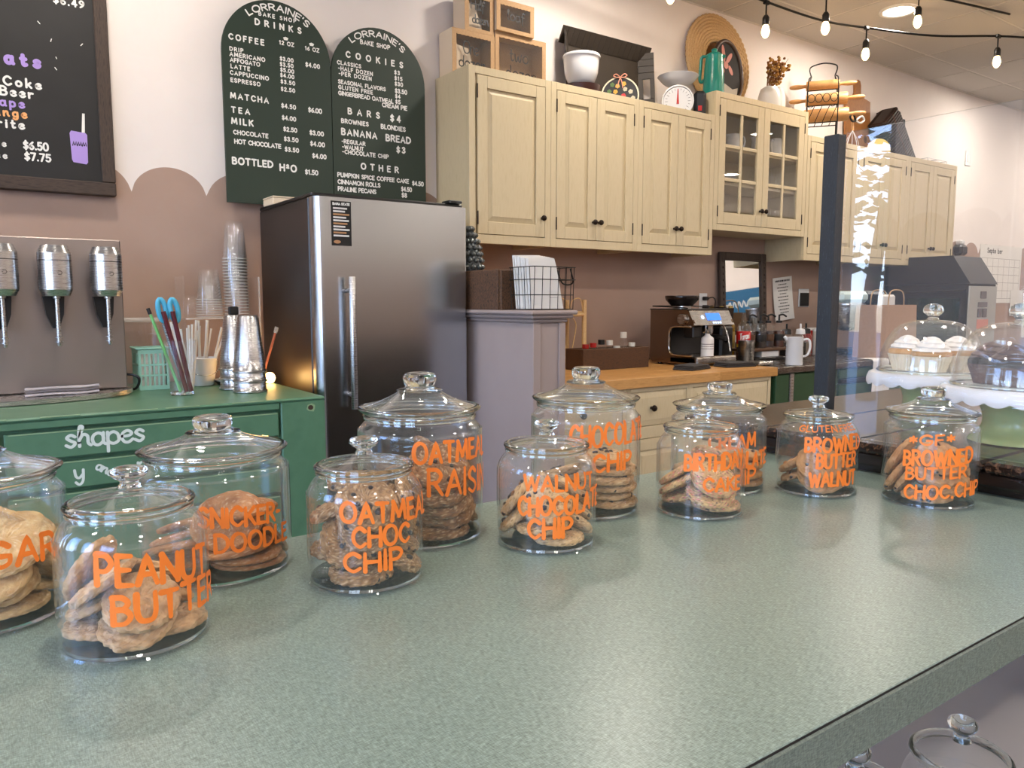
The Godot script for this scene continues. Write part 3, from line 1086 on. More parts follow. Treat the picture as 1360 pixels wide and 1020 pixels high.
func cookie_mesh(kind: String, rc: float, t: float, seed_: int) -> ArrayMesh:
	var K: Array = KINDS[kind]
	var fn := FastNoiseLite.new()
	fn.seed = seed_
	fn.frequency = K[3] * 1.9
	fn.fractal_octaves = 3
	var cell := FastNoiseLite.new()
	cell.seed = seed_ + 5
	cell.noise_type = FastNoiseLite.TYPE_CELLULAR
	cell.cellular_return_type = FastNoiseLite.RETURN_DISTANCE2_SUB
	cell.frequency = 150.0
	var base: Color = K[0].srgb_to_linear()
	var dark: Color = K[1].srgb_to_linear()
	var mb := MB.new()
	var na := 72
	var rows := 40
	var grid := []
	var cols := []
	for i in rows + 1:
		# from the middle of the top, over the edge, to the middle of the underside
		var ph := PI * i / rows
		for k in na:
			var a := TAU * k / na
			var s := sin(ph)
			s = pow(s, 0.75)
			var cy := cos(ph)
			var wob := 1.0 + 0.06 * fn.get_noise_2d(cos(a) * 0.008, sin(a) * 0.008)
			var rr := rc * s * wob
			var yy := t / 2 * signf(cy) * pow(absf(cy), 0.55)
			if cy < 0:
				yy *= 0.85
			var q := Vector3(rr * cos(a), yy, rr * sin(a))
			var lump := fn.get_noise_3dv(q)
			var crk := cell.get_noise_3dv(q) + 1.0
			var ck: float = clampf(1.0 - crk / 0.22, 0, 1) * K[4]
			var out := Vector3(cos(a) * s, cy * 1.2, sin(a) * s).normalized()
			q += out * (lump * K[2] - ck * 0.0021)
			if kind == "pb" and cy > 0:
				var gx := absf(sin(q.x * 430.0))
				var gz := absf(sin(q.z * 430.0))
				q.y -= 0.0011 * (pow(1.0 - gx, 2.0) + pow(1.0 - gz, 2.0)) * smoothstep(1.0, 0.8, s)
			grid.append(q)
			var brown := clampf(0.38 + 0.75 * fn.get_noise_3dv(q * 0.45 + Vector3(3, 1, 2)), 0, 1)
			var c := base.lerp(dark, brown)
			var sp := cell.get_noise_3dv(q * 2.3 + Vector3(9, 4, 7)) + 1.0
			if kind == "bday":
				var hue := fn.get_noise_3dv(q * 1.9 + Vector3(5, 5, 5))
				if hue > 0.30:
					c = [Color(0.7, 0.10, 0.12), Color(0.85, 0.35, 0.30), Color(0.85, 0.62, 0.25)][int(sp * 90.0) % 3]
				elif hue < -0.36:
					c = Color(0.11, 0.07, 0.05)
			elif kind in ["occ", "oraisin", "wcc", "cc"]:
				var fl := fn.get_noise_3dv(q * 2.6 + Vector3(2, 8, 1))
				if fl > 0.30:
					c = c.lerp(Color(0.72, 0.52, 0.30), 0.55)
				elif fl < -0.34:
					c = c.lerp(Color(0.09, 0.045, 0.02), 0.7)
			elif kind == "sugar" or kind == "snick":
				c = c.lerp(Color(0.9, 0.75, 0.5), clampf((fn.get_noise_3dv(q * 3.0) - 0.25) * 1.5, 0, 0.4))
			cols.append(c)
	for i in rows + 1:
		for k in na:
			var a: Vector3 = grid[i * na + (k + 1) % na] - grid[i * na + (k - 1 + na) % na]
			var b: Vector3 = grid[maxi(i - 1, 0) * na + k] - grid[mini(i + 1, rows) * na + k]
			var m := b.cross(a)
			if m.length() < 1e-12:
				m = Vector3.UP if i < rows / 2 else Vector3.DOWN
			mb.col = cols[i * na + k]
			mb.p(grid[i * na + k], m)
	for i in rows:
		for k in na:
			var q0 := i * na + k
			var q1 := i * na + (k + 1) % na
			mb.tri(q0, q1, q1 + na)
			mb.tri(q0, q1 + na, q0 + na)
	return mb.mesh(true)


func chip_mesh(w: float, tall: float, seed_: int) -> ArrayMesh:
	var fn := FastNoiseLite.new()
	fn.seed = seed_
	fn.frequency = 220.0
	var pr := [Vector2(0, -tall * 0.5), Vector2(w * 0.8, -tall * 0.35), Vector2(w, 0), Vector2(w * 0.75, tall * 0.4), Vector2(w * 0.3, tall * 0.55), Vector2(0, tall * 0.55)]
	var mb := MB.new().lathe(pr, 8, 80.0)
	for i in mb.v.size():
		mb.v[i] *= 1.0 + 0.35 * fn.get_noise_3dv(mb.v[i])
	return mb.mesh()


const JARS := {
	"sugar": [false, "wide glass jar of pale sugar cookies, lettered SUGAR", "pale crackled sugar cookie in the jar lettered SUGAR"],
	"pb": [true, "small glass jar lettered PEANUT BUTTER, half full", "fork-pressed peanut butter cookie in the jar lettered PEANUT BUTTER"],
	"snick": [false, "wide glass jar of brown cookies lettered SNICKER-DOODLE", "smooth brown snickerdoodle cookie in the jar lettered DOODLE"],
	"occ": [true, "small glass jar filled to the neck, lettered OATMEAL CHOC CHIP", "lumpy oatmeal chocolate chip cookie in the jar lettered OATMEAL CHOC CHIP"],
	"oraisin": [false, "tall glass jar lettered OATMEAL RAISIN beside the oatmeal choc chip jar", "dark lumpy oatmeal raisin cookie in the jar lettered OATMEAL RAISIN"],
	"wcc": [true, "small glass jar lettered WALNUT CHOCOLATE CHIP", "pale chunky walnut chocolate chip cookie in the jar lettered WALNUT"],
	"cc": [false, "tall glass jar lettered CHOCOLATE CHIP behind the walnut jar", "chocolate chip cookie in the tall jar lettered CHOCOLATE CHIP"],
	"bday": [true, "small glass jar lettered BIRTHDAY CAKE", "sprinkle-flecked birthday cake cookie in the jar lettered BIRTHDAY CAKE"],
	"crm": [false, "wide glass jar half hidden behind the birthday cake jar", "golden cookie in the jar behind the birthday cake jar"],
	"bbw": [true, "small glass jar lettered BROWNED BUTTER WALNUT with few cookies", "crackled browned butter walnut cookie in the jar lettered WALNUT with few cookies"],
	"gf": [false, "glass jar lettered GF BROWNED BUTTER CHOC. CHIP at the dark planks", "cookie with chocolate chips in the jar lettered GF"],
}


func jars() -> void:
	var dough := vcol_mat(0.85, 0.08)
	var choc := smat(Color(0.15, 0.085, 0.055), 0.4)
	var nut := smat(Color(0.55, 0.36, 0.18), 0.7)
	var raisin := smat(Color(0.12, 0.06, 0.05), 0.5)
	var chips := [chip_mesh(0.0034, 0.0042, 1), chip_mesh(0.0027, 0.0036, 2), chip_mesh(0.0042, 0.0036, 3)]
	for key in JARS:
		var J: Array = JARS[key]
		var g: Array = JAR_AT[key]
		var o := make_jar(J[1], J[0], V(g[0], CT + 0.0002, g[1]), g[2], g[3])
		for line in JAR_LINES:
			if line[0] == key:
				jar_text(o, J[0], g[2], g[3], line)
		var rc: float = g[4]
		var t: float = g[5]
		var variants := []
		for k in 3:
			variants.append(cookie_mesh(key, rc, t, 100 + k * 17 + hash(key) % 1000))
		var idx := 0
		for q in COOKIES[key]:
			var c := thing("cookie", J[2], "cookie", V(q[0], q[1], q[2]), 0, "cookies in the %s jar" % {"sugar": "sugar", "pb": "peanut butter", "snick": "snickerdoodle", "occ": "oatmeal choc chip", "oraisin": "oatmeal raisin", "wcc": "walnut chocolate chip", "cc": "chocolate chip", "bday": "birthday cake", "crm": "half hidden", "bbw": "browned butter walnut", "gf": "gluten free"}[key])
			var y := V(q[3], q[4], q[5]).normalized()
			var x := y.cross(V(0.3, 0.1, 0.95)).normalized()
			c.basis = Basis(x, y, x.cross(y)).rotated(y, q[6])
			part(c, "dough", variants[idx % 3], dough)
			var count: int = {"occ": 8, "oraisin": 5, "wcc": 9, "cc": 9, "bbw": 7, "gf": 8, "crm": 6}.get(key, 0)
			for k in count:
				var a := rng.randf() * TAU
				var edge := k % 4 == 3
				var rr := rc * (rng.randf_range(0.97, 1.0) if edge else rng.randf_range(0.1, 0.82))
				var m: Material = choc
				var nm := "chocolate_chip"
				if key == "oraisin":
					m = raisin
					nm = "raisin"
				elif key in ["wcc", "bbw"] and k % 3 == 2:
					m = nut
					nm = "walnut_piece"
				var cp := part(c, nm, chips[k % 3], m)
				var sq := rr / rc
				cp.position = V(cos(a) * rr * 0.97, 0.0 if edge else t * 0.5 * pow(maxf(0.02, 1.0 - pow(sq, 2.6)), 0.28) + 0.0002, sin(a) * rr * 0.97)
				cp.rotation = V(rng.randf_range(-0.6, 0.6), rng.randf() * TAU, rng.randf_range(-0.6, 0.6))
			idx += 1


# ---------- cake stands under domes
func cake_stand(label: String, at: Vector3, ground: Color) -> void:
	var o := thing("cake_stand", label, "cake stand", at)
	part(o, "pedestal", MB.new().lathe(dense(P2([0, 0.0005, 0.058, 0.0005, 0.062, 0.004, 0.058, 0.010, 0.049, 0.018, 0.044, 0.030, 0.0455, 0.046, 0.050, 0.058, 0.047, 0.067, 0.030, 0.0745, 0.0, 0.0745]), 3), 40, 70.0), M.jadeite)
	part(o, "plate", MB.new().lathe(P2([0, 0.076, 0.098, 0.078, 0.105, 0.080, 0.105, 0.086, 0.101, 0.0885, 0.0, 0.0885]), 56), M.white)
	var rim := MB.new()
	for inner in 2:
		rim.sheet(144, 6, func(u: float, v: float):
			var a := TAU * u * (-1.0 if inner else 1.0)
			var sc := absf(sin(a * 10.0))
			var r := 0.1055 + 0.004 * v + 0.002 * sin(PI * v) - 0.003 * inner
			return V(cos(a) * r, 0.087 - v * (0.017 + 0.0065 * sc), sin(a) * r))
	part(o, "scalloped_rim", rim, M.white)


func dome(label: String, at: Vector3, r: float, h: float) -> void:
	var o := thing("cake_dome", label, "glass dome", at, 0, "glass domes over the cupcakes")
	var pr := []
	for k in 19:
		var a := PI / 2 * k / 18
		pr.append(Vector2(r * pow(cos(a), 0.62) if k < 18 else 0.0, h * sin(a)))
	var b := MB.new().lathe(pr, 56, 60.0)
	var inn := []
	for q in pr:
		inn.append(Vector2(maxf(0, q.x - 0.0025), q.y * 0.975 + (0.0004 if q.y < 0.001 else 0.0)))
	b.lathe(inn, 56, 60.0)
	part(o, "glass_bell", b, M.jarglass)
	part(o, "bell_rim", MB.new().lathe(P2([r - 0.004, 0.0003, r + 0.002, 0.0003, r + 0.003, 0.003, r, 0.006, r - 0.004, 0.005, r - 0.004, 0.0003]), 56, 80.0), M.solidglass)
	part(o, "knob", MB.new().lathe(dense(P2([0, h - 0.001, 0.012, h - 0.001, 0.0085, h + 0.004, 0.010, h + 0.008, 0.0165, h + 0.014, 0.017, h + 0.021, 0.012, h + 0.028, 0.0, h + 0.031]), 3), 24, 60.0), M.solidglass)


func cupcake(label: String, at: Vector3, choco: bool, group: String) -> void:
	var o := thing("cupcake", label, "cupcake", at, rng.randf() * 6.0, group)
	var wrapc: Material = M.cup_dark if choco else M.cup_light
	var w := MB.new()
	w.sheet(120, 5, func(u: float, v: float):
		var a := -TAU * u
		var r := lerpf(0.0235, 0.0335, v) * (1.0 + 0.035 * cos(a * 30.0))
		return V(cos(a) * r, 0.0005 + v * 0.032, sin(a) * r))
	w.lathe(P2([0, 0.0005, 0.0232, 0.0005]), 40)
	part(o, "wrapper", w, wrapc)
	part(o, "cake", MB.new().lathe(dense(P2([0.0300, 0.029, 0.0335, 0.034, 0.033, 0.039, 0.026, 0.044, 0.0, 0.046]), 3), 30, 70.0), M.sponge_dark if choco else M.sponge)
	var f := MB.new()
	f.sheet(64, 26, func(u: float, v: float):
		var a := -TAU * u
		var r := 0.031 * pow(1.0 - v, 0.55) * (1.0 + 0.05 * sin(a * 8.0 + v * 9.0)) + 0.0004
		var ridge := sin((v * 3.2 + u) * TAU) * 0.0030 * (1.0 - v * 0.7)
		return V(cos(a) * (r + ridge), 0.0425 + v * 0.026 - ridge * 0.35, sin(a) * (r + ridge)))
	part(o, "frosting", f, M.frost_dark if choco else M.frost)


func cakes() -> void:
	M.cup_light = smat(Color(0.88, 0.83, 0.72), 0.7)
	M.cup_dark = smat(Color(0.36, 0.25, 0.22), 0.7)
	M.sponge = smat(Color(0.78, 0.58, 0.34), 0.9)
	M.sponge_dark = smat(Color(0.15, 0.09, 0.06), 0.9)
	M.frost = smat(Color(0.93, 0.91, 0.88), 0.5)
	M.frost_dark = smat(Color(0.36, 0.24, 0.19), 0.45)
	var a := V(1.486, PT + 0.0005, -0.727)
	var b := V(1.343, PT + 0.0005, -0.522)
	cake_stand("white scalloped cake stand with pale cupcakes on a green foot", a, Color())
	cake_stand("white scalloped cake stand with chocolate cupcakes on a green foot", b, Color())
	dome("clear glass dome with ball knob over the pale cupcakes", a + V(0, 0.0888, 0), 0.090, 0.098)
	dome("clear glass dome with ball knob over the chocolate cupcakes", b + V(0, 0.0888, 0), 0.092, 0.10)
	for k in [[-0.035, 0.018], [0.036, 0.030], [-0.002, -0.044]]:
		cupcake("vanilla cupcake with swirled white frosting in a pale paper cup", a + V(k[0], 0.0888, k[1]), false, "pale cupcakes under the glass dome")
	for k in [[-0.038, 0.008], [0.026, 0.036], [0.012, -0.044]]:
		cupcake("chocolate cupcake with swirled brown frosting in a dark paper cup", b + V(k[0], 0.0888, k[1]), true, "chocolate cupcakes under the glass dome")


# ---------- menu boards
func arch(x0: float, x1: float, y0: float, ytop: float) -> Array:
	var r := (x1 - x0) / 2
	var out := [Vector2(x0, y0), Vector2(x1, y0)]
	out.append_array(ellipse((x0 + x1) / 2, ytop - r, r, r, 28, 0.0, PI))
	return out


func arc_text(mb: MB, s: String, cx: float, cy: float, r: float, span: float, cap: float, weight: float, z: float) -> void:
	var q := strokes(s, 0.24)
	var k: float = span * r / q[1]
	var list := []
	for st in q[0]:
		var w := []
		for pt in st:
			w.append(Vector2(pt.x * k, pt.y * cap))
		list.append(w)
	ribbons(mb, list, weight, func(p: Vector2):
		var an := PI / 2 + span / 2 - p.x / r
		return [V(cx + cos(an) * (r + p.y), cy + sin(an) * (r + p.y), z), Vector3.BACK], 0.006)


func boards() -> void:
	var z0 := -3.18
	var z1 := -3.168
	var defs := [["arched dark green drinks menu board with white lettering", 0.8676, 1.3095, 1.6026, 2.405], ["arched dark green cookies menu board with white lettering", 1.3125, 1.757, 1.60, 2.388]]
	for k in 2:
		var d: Array = defs[k]
		var o := thing("menu_board", d[0], "menu board", V(0, 0, 0))
		part(o, "panel", MB.new().prism(arch(d[1], d[2], d[3], d[4]), z0, z1), M.menu_green)
		for sx in [d[1] + 0.06, d[2] - 0.06]:
			part(o, "standoff", MB.new().b2(V(sx - 0.012, 1.7, WZ + 0.0005), V(sx + 0.012, 2.1, z0 - 0.0005)), M.rawwood)
		var t := MB.new()
		if k == 0:
			arc_text(t, "LORRAINE'S", 1.094, 2.178, 0.19, 1.32, 0.023, 0.0052, z1 + 0.0006)
		else:
			arc_text(t, "LORRAINE'S", 1.527, 2.168, 0.182, 1.42, 0.023, 0.0052, z1 + 0.0006)
		part(o, "arched_title", t, M.letter)
		for row in MENU:
			if (row[1] > 1.3125) == (k == 1):
				var wt: float = row[4] * 0.215
				if row[0] in ["DRINKS", "COOKIES", "BARS", "OTHER"]:
					# letter-spaced headings: each letter on its own
					var total := 0.0
					for ch in row[0]:
						total += glyph(ch)[0] * (row[4] - wt) + wt
					var gap: float = (row[3] - total) / (row[0].length() - 1)
					var lx: float = row[1]
					for ch in row[0]:
						var lw: float = glyph(ch)[0] * (row[4] - wt) + wt
						var lm := MB.new()
						flat_text(lm, ch, V(lx, row[2], z1 + 0.0006), Vector3.RIGHT, Vector3.UP, lw, row[4], wt)
						part(o, "heading_letter", lm, M.letter)
						lx += lw + gap
					continue
				var mb := MB.new()
				flat_text(mb, row[0], V(row[1], row[2], z1 + 0.0006), Vector3.RIGHT, Vector3.UP, row[3], row[4], wt, 0.22)
				part(o, "menu_line", mb, M.letter)
		if k == 0:
			for q in [[1.121, 2.2665], [1.229, 2.264]]:
				part(o, "cup_icon", MB.new().prism(P2([q[0] - 0.010, q[1] + 0.004, q[0] - 0.007, q[1] - 0.005, q[0] + 0.007, q[1] - 0.005, q[0] + 0.011, q[1] + 0.004, q[0], q[1] + 0.008]), z1, z1 + 0.0008), M.letter)
	# chalkboard
	var c := thing("chalkboard", "black chalkboard of float flavours in a dark wooden frame", "chalkboard", V(0, 0, 0))
	part(c, "panel", MB.new().b2(V(-0.55, 1.63, WZ + 0.004), V(0.44, 2.60, -3.1955)), M.chalkboard)
	part(c, "frame_rail", MB.new().b2(V(-0.60, 1.595, WZ + 0.002), V(0.477, 1.642, -3.185), 0.003), M.darkframe_h)
	part(c, "frame_rail", MB.new().b2(V(-0.60, 2.588, WZ + 0.002), V(0.477, 2.635, -3.185), 0.003), M.darkframe_h)
	part(c, "frame_stile", MB.new().b2(V(0.433, 1.6425, WZ + 0.002), V(0.477, 2.5875, -3.185), 0.003), M.darkframe)
	part(c, "frame_stile", MB.new().b2(V(-0.60, 1.6425, WZ + 0.002), V(-0.556, 2.5875, -3.185), 0.003), M.darkframe)
	for row0 in CHALK:
		var words: Array = [row0]
		if row0[0].contains(" "):
			var w0: String = row0[0].get_slice(" ", 0)
			var w1: String = row0[0].get_slice(" ", 1)
			var k0: float = row0[3] / strokes(row0[0], 0.26)[1]
			var l0: float = strokes(w0, 0.26)[1] * k0
			var l1: float = strokes(w1, 0.26)[1] * k0
			words = [[w0, row0[1], row0[2], l0, row0[4]], [w1, row0[1] + row0[3] - l1, row0[2], l1, row0[4]]]
		for row in words:
			var m := MB.new()
			flat_text(m, row[0], V(row[1], row[2], -3.195), Vector3.RIGHT, Vector3.UP, row[3], row[4], row[4] * (0.20 if row[0] != "Floats" else 0.26), 0.26)
			part(c, "chalk_line", m, M.lilac if row[0] in ["Floats", "Grape"] else (M.peach if row[0] == "Orange" else M.letter))
	var cup := part(c, "cup_drawing", MB.new().prism(P2([0.338, 1.806, 0.343, 1.815, 0.388, 1.811, 0.393, 1.805, 0.391, 1.709, 0.386, 1.702, 0.345, 1.706, 0.341, 1.715]), -3.1954, -3.1945), M.lilac)
	part(cup, "straw_drawing", MB.new().prism(P2([0.376, 1.812, 0.386, 1.812, 0.389, 1.879, 0.381, 1.879]), -3.1954, -3.1946), M.letter)
	var band := MB.new()
	for q in 6:
		var bx := 0.3455 + q * 0.0075
		ribbons(band, [[Vector2(bx, 1.764 + 0.002 * (q % 2)), Vector2(bx + 0.004, 1.779), Vector2(bx + 0.006, 1.766)]], 0.003, func(a: Vector2): return [V(a.x, a.y, -3.1943), Vector3.BACK])
	part(cup, "cup_band", band, M.ink)
	for q in [[0.262, 2.170, 0.268, 2.163], [0.297, 2.110, 0.300, 2.119], [0.389, 2.113, 0.395, 2.120], [0.305, 2.024, 0.310, 2.017], [0.31, 2.06, 0.312, 2.055]]:
		var m := MB.new()
		ribbons(m, [[Vector2(q[0], q[1]), Vector2(q[2], q[3])]], 0.0028, func(a: Vector2): return [V(a.x, a.y, -3.195), Vector3.BACK])
		part(c, "chalk_sprinkle", m, M.letter)


# ---------- green dresser, drink taps and what stands there
func dresser() -> void:
	var o := thing("green_dresser", "worn green painted dresser with long drawers under the drink taps", "dresser", V(0, 0, 0))
	var x0 := -0.62
	var x1 := 0.95
	part(o, "carcass", MB.new().b2(V(x0, 0.0, WZ + 0.02), V(x1, DT - 0.012, BZ - 0.02), 0.006), M.green)
	part(o, "top_board", MB.new().b2(V(x0, DT - 0.0115, WZ + 0.02), V(x1, DT, BZ + 0.011), 0.005), M.green)
	part(o, "top_rail", MB.new().b2(V(x0, 0.868, BZ - 0.0195), V(0.80, DT - 0.012, BZ + 0.004), 0.002), M.green)
	part(o, "front_stile", MB.new().b2(V(0.8025, 0.0, BZ - 0.0195), V(x1, DT - 0.012, BZ + 0.008), 0.004), M.green)
	for k in 9:
		# paint worn through along the front edge
		var wx := x0 + 0.1 + k * 0.165 + rng.randf_range(-0.05, 0.05)
		var wl := rng.randf_range(0.03, 0.12)
		part(o, "worn_edge", MB.new().b2(V(wx, DT - 0.0035, BZ + 0.0085), V(minf(wx + wl, x1 - 0.02), DT + 0.0002, BZ + 0.0112), 0.0006), M.green_edge)
	for d in [[0.783, 0.858], [0.694, 0.771], [0.60, 0.682], [0.45, 0.588]]:
		var q := part(o, "drawer_front", MB.new().b2(V(0.06, d[0], BZ - 0.0195), V(0.795, d[1], BZ + 0.006), 0.003), M.green)
		part(q, "drawer_lip", MB.new().b2(V(0.07, d[1] - 0.004, BZ + 0.0055), V(0.79, d[1] - 0.0008, BZ + 0.0072), 0.0006), M.green_edge)
	part(o, "drawer_front", MB.new().b2(V(x0 + 0.03, 0.45, BZ - 0.0195), V(0.045, 0.858, BZ + 0.006), 0.003), M.green)
	var t := MB.new()
	var zz := BZ + 0.0068
	flat_text(t, "shapes", V(0.198, 0.806, zz), Vector3.RIGHT, Vector3.UP, 0.205, 0.064, 0.0085, 0.02)
	part(o, "painted_word", t, M.paintwhite)
	t = MB.new()
	flat_text(t, "and", V(0.266, 0.742, zz), V(0.83, -0.56, 0).normalized(), V(0.56, 0.83, 0).normalized(), 0.052, 0.030, 0.0055, 0.1)
	part(o, "painted_word", t, M.paintwhite)
	t = MB.new()
	flat_text(t, "y", V(0.215, 0.715, zz), Vector3.RIGHT, Vector3.UP, 0.03, 0.05, 0.007)
	part(o, "painted_word", t, M.paintwhite)
	t = MB.new()
	flat_text(t, "p", V(0.375, 0.715, zz), Vector3.RIGHT, Vector3.UP, 0.03, 0.055, 0.007)
	part(o, "painted_word", t, M.paintwhite)
	part(o, "screw_hole", MB.new().prism(ellipse(0.9, 0.867, 0.009, 0.008, 14), BZ + 0.0078, BZ + 0.0086), M.rawwood)
	part(o, "chipped_paint", MB.new().prism(P2([0.886, 0.862, 0.893, 0.856, 0.91, 0.853, 0.914, 0.862, 0.915, 0.874, 0.904, 0.880, 0.89, 0.876]), BZ + 0.0076, BZ + 0.0082), M.green_edge)


func fridge() -> void:
	var o := thing("fridge", "stainless steel single door fridge with a long bar handle", "fridge", V(0, 0, 0))
	var x0 := 0.999
	var x1 := 1.615
	var zf := -2.5875
	part(o, "cabinet", MB.new().b2(V(x0, 0.03, -3.19), V(x1, FT - 0.012, zf - 0.062), 0.004), M.fridge_side)
	part(o, "cabinet_top", MB.new().b2(V(x0, FT - 0.0115, -3.19), V(x1, FT + 0.002, zf - 0.03), 0.004), M.blackplastic)
	part(o, "door_seal", MB.new().b2(V(x0 + 0.012, 0.05, zf - 0.0615), V(x1 - 0.012, FT - 0.02, zf - 0.05)), M.blackplastic)
	# door with a rounded front: outline in plan, extruded upwards
	var pl := []
	for k in 9:
		var a := PI + PI / 2 * k / 8
		pl.append(Vector2(x0 + 0.030 + cos(a) * 0.030, -(zf - 0.030) + sin(a) * 0.030))
	for k in 9:
		var a := PI * 1.5 + PI / 2 * k / 8
		pl.append(Vector2(x1 - 0.010 + cos(a) * 0.010, -(zf - 0.010) + sin(a) * 0.010))
	pl.append(Vector2(x1, -(zf - 0.05)))
	pl.append(Vector2(x0, -(zf - 0.05)))
	var d := MB.new()
	d.t = Transform3D(Basis(V(1, 0, 0), V(0, 0, -1), V(0, 1, 0)), V(0, 0, 0))
	d.prism(pl, 0.06, FT - 0.013)
	part(o, "door", d, M.steel_door)
	var h := part(o, "handle", MB.new().lathe([Vector2(0, 0.829), Vector2(0.0105, 0.829), Vector2(0.0115, 0.831), Vector2(0.0115, 1.296), Vector2(0.0105, 1.298), Vector2(0, 1.298)], 20), M.steel)
	h.position = V(1.112, 0, zf + 0.045)
	for y in [0.88, 1.25]:
		part(o, "handle_bracket", MB.new().rod(V(1.112, y, zf - 0.002), V(1.112, y, zf + 0.036), 0.008), M.steel)
	part(o, "top_hinge", MB.new().b2(V(x1 - 0.07, FT + 0.0022, zf - 0.075), V(x1 - 0.012, FT + 0.014, zf - 0.012), 0.003), M.blackplastic)
	for x in [x0 + 0.05, x1 - 0.05]:
		part(o, "foot", MB.new().lathe([Vector2(0, 0.0), Vector2(0.018, 0.0), Vector2(0.018, 0.0295), Vector2(0, 0.0295)], 12), M.blackplastic).position = V(x, 0, zf - 0.12)
	var fb := thing("flat_carton", "flat cream carton lying at the back of the fridge top", "box", V(1.055, FT + 0.0025, -3.10))
	part(fb, "carton_body", MB.new().b2(V(-0.05, 0, -0.06), V(0.05, 0.028, 0.06), 0.003), M.kraft_light)
	part(fb, "carton_lid", MB.new().b2(V(-0.051, 0.0283, -0.061), V(0.051, 0.034, 0.061), 0.002), M.kraft_light)
	# sticker
	var s := thing("fridge_sticker", "black rectangular sticker with white and tan lines on the fridge door", "sticker", V(1.0585, 1.407, zf + 0.0004))
	part(s, "sheet", MB.new().b2(V(0, 0, 0), V(0.074, 0.154, 0.0008)), M.ink)
	var tx := MB.new()
	flat_text(tx, "BAMA STATE", V(0.005, 0.139, 0.0012), Vector3.RIGHT, Vector3.UP, 0.064, 0.010, 0.0028)
	part(s, "heading", tx, M.letter)
	var tan_m := smat(Color(0.70, 0.52, 0.36), 0.7)
	for k in 10:
		var yy := 0.126 - k * 0.0105
		part(s, "printed_line", MB.new().b2(V(0.007, yy, 0.0008), V(0.007 + [0.052, 0.044, 0.06, 0.048, 0.058][k % 5], yy + 0.006, 0.0012)), tan_m if k % 3 == 2 else M.paper)
	part(s, "round_mark", MB.new().prism(ellipse(0.02, 0.013, 0.013, 0.006, 20), 0.0008, 0.0012), tan_m)


